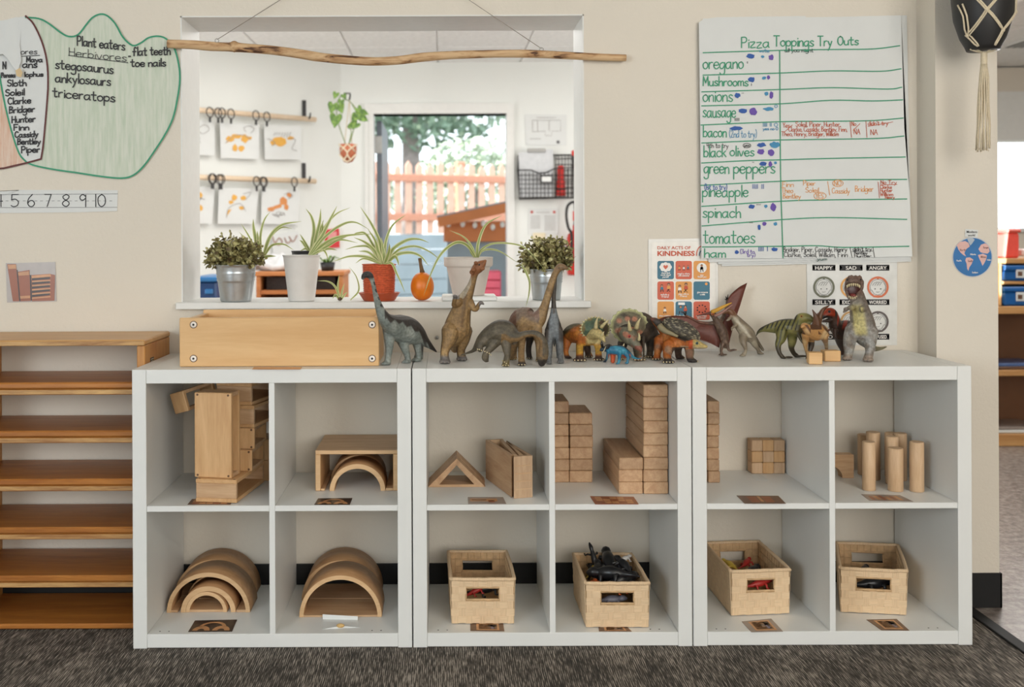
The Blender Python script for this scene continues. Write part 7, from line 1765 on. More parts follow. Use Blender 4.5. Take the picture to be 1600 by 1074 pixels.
# ---- world sticker on the pilaster
YW = PY-.0015; G_ = (1470, 340, .3538)
c = W(1519.5, 433, YW)
t = thing('globe_sticker', 'round blue world map sticker with pink continents on the pilaster', 'sticker', (c.x, YW, c.z))
sheetpoly('disc', circ(1519.5, 402, 31.5, 40), t, plain('sticker_rim', (196, 200, 204), .4), YW, .0008)
sheetpoly('ocean', circ(1519.5, 402, 30, 40), t, plain('ocean_blue', (52, 116, 176), .35, var=.14, scale=14), YW-.0008, .0004)
flat('continents', [Z2(p, *G_) for p in [[(70, 122), (84, 108), (108, 104), (122, 112), (128, 128), (112, 140), (104, 158), (112, 172), (100, 166), (88, 156), (78, 142)], [(112, 178), (128, 176), (144, 186), (136, 206), (126, 220), (122, 236), (116, 226), (114, 204), (108, 190)], [(166, 140), (178, 120), (196, 114), (210, 124), (216, 150), (206, 160), (190, 158), (176, 154)], [(164, 166), (186, 160), (204, 168), (200, 186), (192, 202), (184, 214), (178, 198), (170, 182)]]], t, ink('continent_pink', (222, 180, 172)), YW-.0016)
flat('ice', [Z2([(116, 92), (140, 90), (150, 98), (138, 116), (130, 124), (122, 108)], *G_)], t, ink('ice_grey', (176, 186, 196)), YW-.0016)
T = []
for s in [('North', 84, 112, 148, 9), ('South', 120, 140, 196, 8), ('Africa', 176, 200, 178, 8), ('Europe', 188, 210, 136, 7)]: T += wz(*s, G_)
ribbon('map_names', T, .45, I_BROWN, t, YW-.0019)
ribbon('sea_names', sum([wz(*s, G_) for s in [('Pacific', 70, 92, 194, 7), ('Atlantic', 130, 156, 166, 7), ('Indian', 205, 222, 190, 7), ('Southern', 138, 164, 246, 7)]], []), .4, K_W, t, YW-.0019)
t2 = thing('word_label', 'small white label reading Modern world above the globe sticker', 'label', (c.x, YW, W(1519, 371, YW).z))
sheetpoly('card', [(1508.5, 358), (1528.5, 359.5), (1527.5, 371.5), (1507.5, 370)], t2, M_PAPER, YW-.0012, .0006)
printed('print', 'Modern', 1510.5, 364.3, 3.9, I_BLACK, t2, YW-.0019, 16, .01); printed('print', 'world', 1512.5, 369.4, 3.6, I_BLACK, t2, YW-.0019, 11, .01)
# ================================================================ the room behind the hatch
M_ROD = wood('pale_dowel', (240, 218, 190), (222, 196, 164), 'x', .6, .5, rand=.04); M_IRON = plain('black_iron', (30, 28, 28), .45); M_RING = plain('dark_curtain_ring', (64, 58, 56), .4, .5)
I_ART = ink('art_amber', (224, 168, 70)); I_ARTO = ink('art_orange', (212, 138, 76)); I_ARTG = ink('art_grey', (150, 146, 142))
QA = math.atan2(dA.y, dA.x)
def art_rod(label, pl, pr, rings, brk):
    a, b_ = AW(*pl, .06), AW(*pr, .06); a = a-dA*.5
    t = thing('hanging_rod', label, 'rod', (a+b_)/2, 0, 'wooden rods for artwork')
    v2, f2 = tube([(*a, .018), (*b_, .018)], 12); o = from_vf('rod', v2, f2, t, M_ROD, True)
    pb = AW(*brk, .0); s_ = (pb-CAM).dot(Vector((0, 1, 0)))/F
    bm = bmesh.new(); bx(bm, -.012, .012, -.008, .008, -.02, 24*s_, .001, Matrix.Translation(pb+nA*.012) @ Matrix.Rotation(QA, 4, 'Z')); from_bm('bracket_plate', bm, t, M_IRON)
    hk = [pb+nA*.014+Vector((0, 0, -.012)), pb+nA*.05+Vector((0, 0, -.030)), pb+nA*.085+Vector((0, 0, -.022)), pb+nA*.095+Vector((0, 0, .012))]
    v2, f2 = tube([(*p, .006) for p in [Vector(q) for q in cr([tuple(h) for h in hk], 4)]], 8); from_vf('bracket_hook', v2, f2, t, M_IRON, True)
    for u, v in rings:
        c = AW(u, v-1.5, .088); R_ = 7.2*s_
        ax = dA*.35+nA*.93; ax.normalize(); e1 = Vector((0, 0, 1)); e2 = ax.cross(e1).normalized()
        pts = [(*(c+e1*(R_*math.sin(w))+e2*(R_*math.cos(w))), .0036) for w in [2*PI*i/16 for i in range(17)]]
        v2, f2 = tube(pts, 6); r = from_vf('curtain_ring', v2, f2, t, M_RING, True)
        bm = bmesh.new(); bx(bm, -.006, .006, -.006, .006, -.034, 0, .001, Matrix.Translation(c-e1*R_) @ Matrix.Rotation(QA, 4, 'Z')); from_bm('clip', bm, r, M_IRON)
    return t
art_rod('upper pale wooden rod with dark rings on the far wall', (300, 171.5), (493, 187), [(328, 177), (341, 178), (347, 178), (361, 179.5), (400, 182), (417, 184)], (474, 181))
art_rod('lower pale wooden rod with dark rings on the far wall', (300, 277), (493, 283.5), [(331, 281), (333, 281), (343, 282), (346, 282), (401, 285), (411, 285.5), (413, 286), (460, 286)], (473.5, 279))
def artwork(label, q, strokes, blobs, bcol):
    P = [AW(u, v, .045) for u, v in q]; c = sum(P, Vector())/4
    t = thing('drawing', label, 'drawing', c, 0, 'drawings hanging on the rods')
    vs = P+[p-nA*.002 for p in P]
    from_vf('sheet', vs, [(0, 1, 2, 3), (7, 6, 5, 4), (0, 4, 5, 1), (1, 5, 6, 2), (2, 6, 7, 3), (3, 7, 4, 0)], t, M_PAPER)
    for w, (cls, m) in enumerate(((blobs, bcol),)):
        if cls: o = flat('paint', cls, t, m, 0, to=lambda u, v: AW(u, v, .047)); o['kind'] = 'stuff'
    if strokes: ribbon('pencil_lines', strokes, .8, I_ARTG, t, 0, to=lambda u, v: AW(u, v, .049))
def sc(cx_, cy_, r, n, seed):
    q = random.Random(seed); return cr([(cx_+r*q.uniform(-1, 1), cy_+r*.7*q.uniform(-1, 1)) for _ in range(n)], 4)
def bl(cx_, cy_, rx, ry, seed, n=12):
    q = random.Random(seed); return [(cx_+rx*q.uniform(.7, 1.15)*math.cos(2*PI*i/n), cy_+ry*q.uniform(.7, 1.15)*math.sin(2*PI*i/n)) for i in range(n)]
artwork('upper left child drawing with a faint cloud, cut by the hatch edge', [(290, 187), (335, 190), (335.5, 243), (290, 242)], [cr([(310, 200), (320, 195), (327, 202), (318, 209), (311, 206)], 4), cr([(312, 215), (311, 220), (313, 223)], 3)], [], I_ART)
artwork('upper middle child drawing of a striding amber dinosaur', [(343.5, 191), (405.5, 195), (404, 249), (345, 247)], [cr([(384, 206), (381, 200), (390, 197), (397, 202), (392, 208)], 4), cr([(352, 224), (365, 213), (380, 211), (392, 218)], 4)], [bl(360, 217, 7, 5, 1), bl(370, 213, 9, 4, 2), bl(383, 217, 6, 7, 3), bl(390, 216, 4, 3, 4), bl(367, 231, 4, 6, 5), bl(377, 232, 5, 5, 6), [(353, 224), (362, 213), (366, 217)]], I_ART)
artwork('upper right child drawing of a spiny orange dinosaur', [(412.5, 195), (471, 197), (470.5, 249.5), (414, 249)], [cr([(418, 217), (424, 219), (430, 224), (425, 228)], 4), cr([(452, 216), (462, 219), (456, 232), (464, 236)], 4)]+[[(428+4*k, 212-2*math.sin(k)), (430+4*k, 207)] for k in range(7)], [bl(437, 221, 12, 9, 7, 14), bl(454, 216, 7, 3, 8), bl(427, 223, 5, 5, 9)], I_ART)
artwork('lower left child drawing with amber patches, cut by the hatch edge', [(290, 290), (335.5, 293), (331.5, 350), (290, 349)], [sc(314, 312, 6, 6, 3)], [bl(312, 305, 5, 5, 10), bl(314, 325, 3, 5, 11)], I_ART)
artwork('lower middle child drawing of a flying amber reptile', [(342, 293.5), (404.5, 295), (399, 350), (340, 350)], [cr([(354, 340), (358, 325), (375, 318), (384, 330)], 4), cr([(380, 303), (392, 301), (384, 312)], 4)], [bl(366, 309, 5, 5, 12), bl(380, 310, 5, 4, 13), [(353, 340), (357, 328), (362, 327)], bl(378, 325, 5, 3, 14), bl(361, 316, 4, 3, 15)], I_ART)
artwork('lower right child drawing of a striding orange dinosaur', [(409, 295), (468.5, 297), (466, 351), (408, 350)], [sc(432, 335, 7, 8, 5), sc(442, 334, 6, 7, 6), cr([(444, 304), (452, 301), (457, 307), (450, 311)], 4)], [bl(452, 305, 4, 4, 16), bl(443, 315, 6, 7, 17), bl(424, 327, 6, 4, 18), bl(447, 324, 4, 5, 19), [(418, 331), (428, 322), (440, 318), (440, 324)]], I_ARTO)
# ---- hanging heart-leaf plant near the corner
yp = 3.6; kp = S(yp)
p0 = W(544, 238, yp)
t = thing('hanging_pothos', 'trailing heart-leaf plant in a small clay pot with white macrame by the far door', 'hanging planter', (p0.x, yp, W(544, 255, yp).z))
pr = [(.4*kp, -17*kp), (7*kp, -15*kp), (12*kp, -6*kp), (13.5*kp, 3*kp), (13*kp, 12*kp), (12*kp, 12.5*kp), (11*kp, 9*kp)]
vs, fs = lathe([(r, z) for r, z in pr], 24, 0, 0); vs = [(v[0]+0, v[1], v[2]+17*kp) for v in vs]; from_vf('pot_body', vs, fs, t, plain('terracotta_rust', (176, 98, 66), .6, var=.08), True, local=True)
for pts in ([(530, 226), (544, 240), (538, 252)], [(558, 226), (544, 240), (550, 252)], [(531, 242), (544, 254), (557, 242)], [(544, 226), (532, 238)], [(544, 226), (556, 238)]):
    P = [(*(W(u, v, yp)+Vector((0, -math.sqrt(max(0, (14.5*kp)**2-((u-544)*kp)**2)), 0))), 1.1*kp) for u, v in cr(pts, 4)]
    v2, f2 = tube(P, 6); from_vf('macrame_cord', v2, f2, t, M_CORD, True)
hook = [W(541, 146, yp+.55), W(547, 146, yp+.35), W(547, 150, yp+.1), W(546, 156, yp)]
v2, f2 = tube([(*p, .006) for p in hook], 8); from_vf('wall_hook', v2, f2, t, M_IRON, True)
for u in (538, 550): v2, f2 = tube([(*W(546, 156, yp), .7*kp), (*W(u, 228, yp), .7*kp)], 5); from_vf('macrame_cord', v2, f2, t, M_CORD, True)
v2, f2 = [], []
for pts in ([(545, 226), (549, 205), (543, 198), (552, 188), (558, 180), (548, 160), (538, 155)], [(545, 226), (550, 212), (556, 190), (562, 178), (550, 162)], [(540, 226), (528, 190), (526, 165), (532, 150)]): tube([(*W(u, v, yp-.02), .8*kp) for u, v in cr(pts, 4)], 6, v2, f2)
o = from_vf('vine', v2, f2, t, plain('vine_green', (104, 124, 60), .6), True); o['kind'] = 'stuff'
M_POTH = leafmat('heart_leaf', (62, 94, 30), (84, 118, 40), (118, 148, 60))
rp_ = random.Random(8)
def heart(u, v, s, rot, dy=0):
    P0 = W(u, v, yp-.04+dy); r = math.radians(rot)
    ol = [(0, -.15), (.25, -.42), (.52, -.36), (.60, -.05), (.42, .38), (0, 1.0), (-.42, .38), (-.60, -.05), (-.52, -.36), (-.25, -.42)]
    def tp(x, y, z=0): 
        X, Y_ = x*math.cos(r)-y*math.sin(r), x*math.sin(r)+y*math.cos(r); return P0+Vector((X*s*kp, z-.35*Y_*s*kp*.4, -Y_*s*kp))
    vs = [tp(x, y, -.10*s*kp*abs(x)*2) for x, y in ol]+[tp(0, .3, .05*s*kp)]
    from_vf('leaf', vs, [(i, (i+1) % 10, 10) for i in range(10)], t, M_POTH, True)
for u, v, s, rt in [(525, 147, 9, 20), (537, 149, 8, -30), (520, 165, 14, 12), (531, 166, 13, -20), (525, 184, 17, 8), (560, 170, 10, -40), (563, 178, 14, -25), (556, 182, 12, 35), (566, 184, 11, -60), (557, 194, 11, 40), (552, 196, 10, 70), (533, 158, 9, 10), (568, 176, 9, -70)]: heart(u, v, s, rt)
# ---- things on the far wall right of the door
def wsheet(name, label, cat, q, y, mat):
    P = [W(u, v, y) for u, v in q]; c = sum(P, Vector())/4; t = thing(name, label, cat, (c.x, y, min(p.z for p in P)))
    vs = P+[p+Vector((0, .004, 0)) for p in P]; from_vf('sheet', vs, [(3, 2, 1, 0), (4, 5, 6, 7), (0, 1, 5, 4), (1, 2, 6, 5), (2, 3, 7, 6), (3, 0, 4, 7)], t, mat); return t
yw = YB-.006
t = wsheet('evacuation_plan', 'faint printed floor plan in a plastic sleeve on the far wall', 'notice', [(820, 178.5), (885.5, 179.5), (885, 227.5), (822, 226)], yw, M_PAPER)
ribbon('print', [[(838, 184), (868, 184)], [(832, 188), (876, 188), (876, 205), (862, 205), (862, 212), (852, 212), (852, 205), (832, 206), (832, 188)], [(840, 188), (840, 205)], [(858, 188), (858, 205)], [(828, 217), (845, 217)]], .7, I_ARTG, t, yw-.003); flat('print', [circ(872, 222, 2.6)], t, I_PENC, yw-.003)
t = wsheet('notice', 'printed notice with two red dots under the wire basket', 'notice', [(826, 326), (873, 326), (872, 366), (825, 366)], yw, M_PAPER)
flat('red_dots', [circ(831, 331.5, 2.2), circ(866, 331.5, 2.2)], t, ink('dot_red', (192, 70, 62)), yw-.003)
ribbon('print', [[(838, 332), (859, 332)]]+[[(829, 338+k*3), (844, 338+k*3)] for k in range(7)]+[[(851, 338+k*3), (868, 338+k*3)] for k in range(8)], .7, I_ARTG, t, yw-.003)
t = wsheet('notice', 'small buff paper note on the far wall above the right bucket', 'notice', [(833, 364), (852, 364), (852, 392), (833, 392)], yw-.004, plain('buff_paper', (226, 214, 184), .7))
# wire basket
yb2 = YB-.12
c = W(853, 312, yb2); t = thing('wire_basket', 'black wire wall basket holding folders on the far wall', 'wire basket', (c.x, YB-.06, c.z))
def wire(name, pts, r=.005, par=None): 
    v2, f2 = tube([(*p, r) for p in pts], 6); o = from_vf(name, v2, f2, par or t, M_IRON, True); return o
fr = [W(809, 266, yb2), W(830, 266, yb2), W(842, 271, yb2), W(853, 270, yb2), W(868, 263, yb2), W(896, 262, yb2), W(896, 309, yb2), W(812, 311, yb2), W(809, 266, yb2)]
wire('frame', fr, .006); wire('frame', [W(810, 243, YB-.01), W(895, 242, YB-.01), W(896, 309, YB-.01), W(812, 311, YB-.01), W(810, 243, YB-.01)], .006)
for a, b_ in (((809, 266), (810, 243)), ((896, 262), (895, 242)), ((896, 309), (896, 309)), ((812, 311), (812, 311))): wire('frame', [W(*a, yb2), W(*b_, YB-.01)], .006)
v2, f2 = [], []
for k in range(14):
    u = 815+k*6; tube([(*W(u, 269 if k < 10 else 264, yb2), .0028), (*W(u, 310, yb2), .0028)], 5, v2, f2)
for k in range(6):
    v = 274+k*7; tube([(*W(810, v, yb2), .0028), (*W(896, v-.5, yb2), .0028)], 5, v2, f2)
o = from_vf('wire_grid', v2, f2, t, M_IRON, True); o['kind'] = 'stuff'
v2, f2 = [], []
for k in range(6): tube([(*W(868+k*5, 243, YB-.01), .0025), (*W(868+k*5, 309, YB-.01), .0025)], 5, v2, f2)
for k in range(7): tube([(*W(868, 248+k*9, YB-.01), .0025), (*W(896, 248+k*9, YB-.01), .0025)], 5, v2, f2)
o = from_vf('wire_back', v2, f2, t, M_IRON, True); o['kind'] = 'stuff'
flat('label_holder', [[(844, 274.5), (864, 274.5), (864, 286), (844, 286)]], t, M_IRON, yb2-.008); flat('label_card', [[(846.5, 276), (861.5, 276), (861.5, 284), (846.5, 284)]], t, M_PAPER, yb2-.010)
wsheet('clipboard', 'grey clipboard standing in the wire basket', 'clipboard', [(810, 239), (864, 233), (865, 307), (813, 308)], YB-.07, plain('clipboard_grey', (206, 208, 210), .5))
tp = bpy.data.objects['clipboard']
bm = bmesh.new(); a, b_ = W(824, 238, YB-.08), W(852, 233, YB-.08); bx(bm, a.x, b_.x, YB-.085, YB-.072, a.z, b_.z+.004, .002); from_bm('clip', bm, tp, M_STEEL)
# red torch standing in the basket
c = W(876.5, 306, YB-.06); t = thing('red_torch', 'red ribbed torch standing in the wire basket', 'torch', (c.x, YB-.06, c.z))
kk = S(YB-.06); vs, fs = lathe([(7.5*kk, 0), (7.5*kk, 8*kk), (6.6*kk, 9*kk), (6.6*kk, 22*kk), (5.5*kk, 24*kk), (5.5*kk, 40*kk), (4.5*kk, 46*kk), (2*kk, 47*kk)], 18); from_vf('torch_body', vs, fs, t, plain('torch_red', (214, 44, 34), .4), True, local=True)
vs, fs = lathe([(7.8*kk, 9*kk), (7.8*kk, 11*kk)], 18); from_vf('torch_band', vs, fs, t, M_IRON, local=True)
# fire extinguisher partly hidden by the hatch edge
c = W(900, 420, YB-.12); ye_ = YB-.12; kk = S(ye_); t = thing('fire_extinguisher', 'red fire extinguisher with a black hose behind the right hatch edge', 'extinguisher', (c.x, ye_, W(900, 430, ye_).z))
zz = lambda v: W(900, v, ye_).z-t.location.z
vs, fs = lathe([(13*kk, 0), (14*kk, 3*kk), (14*kk, zz(372)), (12*kk, zz(366)), (5*kk, zz(360)), (5*kk, zz(352))], 20); from_vf('cylinder', vs, fs, t, plain('extinguisher_red', (196, 48, 38), .35), True, local=True)
v2, f2 = tube([(*W(u, v, ye_-.06), 2.2*kk) for u, v in cr([(903, 318), (895, 316), (887, 322), (885, 338), (888, 356), (893, 366), (893, 392), (894, 410)], 4)], 8); from_vf('hose', v2, f2, t, M_IRON, True)
v2, f2 = tube([(*W(900, 352, ye_), 4*kk), (*W(900, 330, ye_), 3*kk), (*W(899, 318, ye_), 3*kk)], 8); from_vf('handle', v2, f2, t, M_IRON, True)
flat('label_sheet', [[(895, 330), (904, 330), (904, 345), (895, 345)]], t, plain('tag_red', (200, 60, 50), .5), ye_-.03)
c = W(899, 240, YB-.05); t = thing('hanging_tool', 'red-bladed tool with a black grip hooked on the right end of the wire basket', 'tool', (c.x, YB-.04, c.z))
for nm, q, m in (('blade', [(893, 236), (903, 232), (903, 246), (894, 243)], 'extinguisher_red'), ('grip', [(894, 243), (903, 246), (903, 262), (897, 258)], 'black_iron')): sheetpoly(nm, q, t, bpy.data.materials[m], YB-.20, .02)
v2, f2 = tube([(*W(897.5, 258, YB-.195), .006), (*W(897, 257, YB-.15), .006), (*W(896, 262, yb2-.003), .006)], 6); from_vf('hook', v2, f2, t, M_IRON, True)
# ---- low furniture below the art wall
M_CUB = wood('cubby_wood', (206, 140, 84), (176, 108, 60), 'x', .6, .5, rand=.05); M_DARK = plain('dark_books', (58, 48, 46), .6, var=.3, scale=12)
def farbox(name, u0, u1, v0, v1, y, dep, mat, par=None, bev=.004):
    a, b_ = W(u0, v1, y), W(u1, v0, y); return box(name, a.x, b_.x, y, y+dep, a.z, b_.z, mat, par, bev)
yc = 2.6
c = W(440, 470, yc); t = thing('book_cubby', 'low open wooden cubby of books below the drawings', 'shelf', (c.x, yc+.17, .0))
M_BLK2 = plain('dark_interior_board', (150, 100, 64), .6)
zt3, zb3 = W(450, 426, yc).z, 0
X0, X1, XM = W(400, 440, yc).x, W(536, 440, yc).x, W(447, 440, yc).x
for x in (X0, X1-.025, XM+.1): box('upright', x, x+.025, yc, yc+.34, .0, zt3-.02, M_CUB, t, .003)
box('top_board', X0-.01, X1+.01, yc-.01, yc+.34, zt3-.02, zt3+.005, M_CUB, t, .003)
zs3 = W(450, 457, yc).z
box('shelf_board', X0+.025, X1-.025, yc+.005, yc+.335, zs3-.012, zs3+.012, M_CUB, t, .002); box('shelf_board', X0+.025, X1-.025, yc+.005, yc+.335, zs3-.36, zs3-.336, M_CUB, t, .002)
box('back_board', X0+.01, X1-.01, yc+.335, yc+.345, .02, zt3-.02, M_BLK2, t, .001)
M_BASKD = plain('dark_wicker', (52, 44, 42), .7, var=.3, scale=60)
for l, a0, a1, zq in (('dark wicker basket in the left bay of the far cubby', X0+.05, XM+.06, zs3+.0125), ('black bin in the right bay of the far cubby', XM+.16, X1-.05, zs3+.0125), ('dark brown basket in the lower left bay of the far cubby', X0+.05, XM+.06, zs3-.3355), ('black crate in the lower right bay of the far cubby', XM+.16, X1-.05, zs3-.3355)):
    t2 = thing('dark_basket', l, 'basket', ((a0+a1)/2, yc+.15, zq), 0, 'dark baskets in the far cubby')
    h = .075 if zq > zs3 else .2
    for q in ((a0, a1, yc+.05, yc+.06), (a0, a1, yc+.27, yc+.28), (a0, a0+.01, yc+.06, yc+.27), (a1-.01, a1, yc+.06, yc+.27)): box('basket_side', *q, zq, zq+h, M_BASKD, t2, .002)
    box('basket_bottom', a0+.01, a1-.01, yc+.06, yc+.27, zq, zq+.008, M_BASKD, t2, .001)
p = W(512, 425, yc+.1); t = thing('small_plant', 'small green plant standing on top of the far cubby', 'plant', (p.x, yc+.1, zt3+.006))
vs, fs = lathe([(.035, 0), (.045, .05), (.04, .048)], 16); from_vf('pot_body', vs, fs, t, M_BPOT, True, local=True)
for k in range(9):
    a = 2*PI*k/9; L_ = .075+.02*(k % 3); P0 = Vector((p.x, yc+.1, zt3+.035)); e1 = P0+Vector((math.cos(a)*L_*.5, math.sin(a)*L_*.5, L_*.5)); e2 = P0+Vector((math.cos(a)*L_, math.sin(a)*L_, L_*.35))
    v2, f2 = tube([(*P0, .004, .002), (*e1, .008, .002), (*e2, .001, .001)], 6); from_vf('leaf', v2, f2, t, M_POTH, True)
# blue storage tub on the left
c = W(330, 468, 2.0); t = thing('blue_tub', 'blue plastic tub seen at the lower left through the hatch', 'tub', (c.x, 2.2, .55))
M_TUB = plain('blue_plastic', (44, 112, 170), .35); M_TUBD = plain('deep_blue_plastic', (22, 62, 112), .35)
farbox('tub_body', 300, 338, 440, 520, 2.0, .4, M_TUBD, t, .01); farbox('tub_lid', 297, 340, 433, 441, 1.98, .44, M_TUB, t, .006); farbox('tub_handle', 320, 332, 452, 460, 1.985, .02, M_TUB, t, .004)
t = thing('low_table', 'low table standing under the blue tub behind the hatch', 'table', (c.x, 2.2, 0)); zt4 = W(330, 520, 2.0).z
box('table_top', c.x-.5, c.x+.35, 1.9, 2.55, zt4-.03, zt4-.001, M_CUB, t, .004)
for x in (c.x-.47, c.x+.30):
    for y in (1.93, 2.5): box('leg', x, x+.03, y, y+.03, 0, zt4-.03, M_CUB, t, .003)
# red book display and hand lettered sign by the white pot
P = [AW(u, v, .012) for u, v in ((508, 359), (530, 357), (531, 387), (509, 388))]; c = sum(P, Vector())/4
t = thing('red_poster', 'small red picture pinned to the far wall behind the spider plants', 'picture', c)
vs = P+[p-nA*.010 for p in P]; from_vf('sheet', vs, [(0, 1, 2, 3), (7, 6, 5, 4), (0, 4, 5, 1), (1, 5, 6, 2), (2, 6, 7, 3), (3, 7, 4, 0)], t, plain('picture_red', (206, 46, 52), .45))
flat('print', [[(512, 363), (526, 362), (526, 374), (512, 375)]], t, plain('picture_pink', (228, 150, 150), .5), 0, to=lambda u, v: AW(u, v, .0145))
P = [AW(u, v, .02) for u, v in ((424, 366), (466, 362), (470, 412), (428, 414))]; c = sum(P, Vector())/4
t = thing('hand_lettered_sign', 'pale sheet with brown drawn letters on the far wall under the drawings', 'sign', c)
vs = P+[p-nA*.003 for p in P]; from_vf('sheet', vs, [(0, 1, 2, 3), (7, 6, 5, 4), (0, 4, 5, 1), (1, 5, 6, 2), (2, 6, 7, 3), (3, 7, 4, 0)], t, M_PAPER)
ribbon('lettering', [cr([(426, 370), (430, 380), (436, 372), (441, 378), (436, 383), (430, 380)], 4), cr([(445, 372), (449, 380), (455, 376)], 3), cr([(452, 370), (458, 378), (464, 368)], 3)], 1.6, ink('sign_brown', (156, 112, 96)), t, 0, to=lambda u, v: AW(u, v, .026))
# white crumpled cloth or papers heap in front
c = W(425, 428, 2.5); vs, fs = ball((c.x, 2.42, zt3+.035), .19, .13, .05, 22, 14)
vs = [v+Vector((0, 0, .02*math.sin(v.x*40+v.y*30)+.012*math.sin(v.x*90))) for v in vs]; vs = [Vector((v.x, v.y, max(v.z, zt3+.006))) for v in vs]
for v in vs: v.y += .36
tag(from_vf('white_cloth', vs, fs, None, plain('white_cloth', (206, 206, 206), .8, bump=.3, bscale=60), True), 'crumpled white cloth lying on top of the far cubby', 'cloth')
# ================================================================ outside the far door
M_PICK = plain('cedar_picket', (232, 188, 166), .7, var=.12, scale=6); M_FGATE = plain('grey_blue_boards', (158, 172, 180), .7, var=.08, scale=5); M_GRASS = plain('ground_gravel', (150, 152, 148), .9, var=.2, scale=10)
bm = bmesh.new(); bx(bm, -14, 16, YB+.15, 40, -.16, -.12); structure(from_bm('ground_outside', bm, None, M_GRASS))
# raised grey-blue wall with the picket fence standing on it
fa, fb = Vector((-2.3, 8.2, 0)), Vector((3.4, 10.6, 0)); fd = (fb-fa).normalized(); fl_ = (fb-fa).length; fz = math.atan2(fd.y, fd.x)
zr = 1.17
t = thing('retaining_wall', 'grey-blue boarded retaining wall below the picket fence outside', 'wall', (fa+fb)/2)
FM = Matrix.Translation(fa) @ Matrix.Rotation(fz, 4, 'Z')
for k in range(7):
    bm = bmesh.new(); bx(bm, 0, fl_, -.02-.003*(k % 2), .16, -.12+k*(zr+.12)/7, -.12+(k+1)*(zr+.12)/7-.008, .004, FM); from_bm('board', bm, t, M_FGATE)
t = thing('picket_fence', 'sunlit cedar picket fence standing on the grey wall outside the door', 'fence', ((fa+fb)/2)+Vector((0, 0, zr)))
pk = None; n = int(fl_/.14)
bm = bmesh.new()
vs_ = [(-.04, 0, 0), (.04, 0, 0), (.04, 0, .82), (0, 0, .87), (-.04, 0, .82)]
vs = [Vector((x, y, z)) for y in (-.011, .011) for x, _, z in vs_]; fs = [(0, 1, 2, 3, 4), (9, 8, 7, 6, 5)]+[(i, i+5, (i+1) % 5+5, (i+1) % 5) for i in range(5)]
me = bpy.data.meshes.new('picket'); me.from_pydata(vs, [], fs); me.materials.append(M_PICK)
for i in range(n):
    o = bpy.data.objects.new('picket', me); COL.objects.link(o); o.parent = t
    p = fa+fd*(.06+i*.14)+Vector((0, 0, zr+.001)); o.location = p-t.location; o.rotation_euler.z = fz; o.scale.z = 1+.03*math.sin(i*2.3)
for z in (.16, .64):
    bm = bmesh.new(); bx(bm, 0, fl_, .013, .055, zr+z, zr+z+.085, .004, FM); from_bm('rail', bm, t, plain('cedar_rail', (212, 150, 124), .7))
    bm = bmesh.new(); bx(bm, 0, fl_, -.05, -.0115, zr+z, zr+z+.085, .004, FM); from_bm('rail', bm, t, bpy.data.materials['cedar_rail'])
for i in range(4):
    bm = bmesh.new(); bx(bm, .95+i*1.75, 1.05+i*1.75, .057, .15, zr, zr+.90, .006, FM); from_bm('post', bm, t, bpy.data.materials['cedar_rail'])
# bushes and trees beyond the fence
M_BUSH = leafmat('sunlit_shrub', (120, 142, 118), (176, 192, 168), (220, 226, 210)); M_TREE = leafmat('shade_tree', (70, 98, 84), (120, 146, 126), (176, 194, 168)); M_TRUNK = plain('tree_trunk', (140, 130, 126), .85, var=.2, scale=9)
def crown(name, label, c, rx, ry, rz, mat, n, ls, seed, cat='tree', trunk=None, grp=None):
    rnd = random.Random(seed); t = thing(name, label, cat, (c[0], c[1], -.12), 0, grp); vs, fs = [], []
    for i in range(n):
        d_ = Vector((rnd.gauss(0, 1), rnd.gauss(0, 1), rnd.gauss(0, 1))).normalized()*rnd.uniform(.55, 1.0); p = Vector((c[0]+d_.x*rx, c[1]+d_.y*ry, c[2]+d_.z*rz))
        a = Vector((rnd.uniform(-1, 1), rnd.uniform(-1, 1), rnd.uniform(-1, 1))).normalized()*ls; b_ = a.orthogonal().normalized()*ls*.45; b0 = len(vs)
        vs += [p-a*.5, p+b_*.5, p+a*.5, p-b_*.5]; fs.append((b0, b0+1, b0+2, b0+3))
    o = from_vf('foliage', vs, fs, t, mat); o['kind'] = 'stuff'
    if trunk:
        v2, f2 = tube([(c[0], c[1], -.12, trunk), (c[0]+.05, c[1], c[2]*.5, trunk*.8), (c[0], c[1], c[2], trunk*.5)], 10); from_vf('trunk', v2, f2, t, M_TRUNK, True)
    else:
        v2, f2 = tube([(c[0], c[1], -.12, .05), (c[0], c[1], c[2], .03)], 8); from_vf('stem', v2, f2, t, M_TRUNK, True)
    return t
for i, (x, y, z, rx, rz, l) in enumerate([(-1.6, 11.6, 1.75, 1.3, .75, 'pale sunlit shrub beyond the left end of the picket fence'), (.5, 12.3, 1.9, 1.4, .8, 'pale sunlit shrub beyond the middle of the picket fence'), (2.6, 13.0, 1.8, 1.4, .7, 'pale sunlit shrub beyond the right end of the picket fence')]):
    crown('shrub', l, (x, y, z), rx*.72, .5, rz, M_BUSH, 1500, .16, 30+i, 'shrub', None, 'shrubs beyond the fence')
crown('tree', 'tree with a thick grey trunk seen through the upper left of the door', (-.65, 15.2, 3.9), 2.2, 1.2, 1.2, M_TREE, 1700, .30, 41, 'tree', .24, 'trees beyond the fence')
crown('tree', 'dark leafy tree seen through the upper right of the door', (2.6, 17.6, 4.1), 1.7, 1.0, 1.2, M_TREE, 1400, .30, 42, 'tree', .14, 'trees beyond the fence')
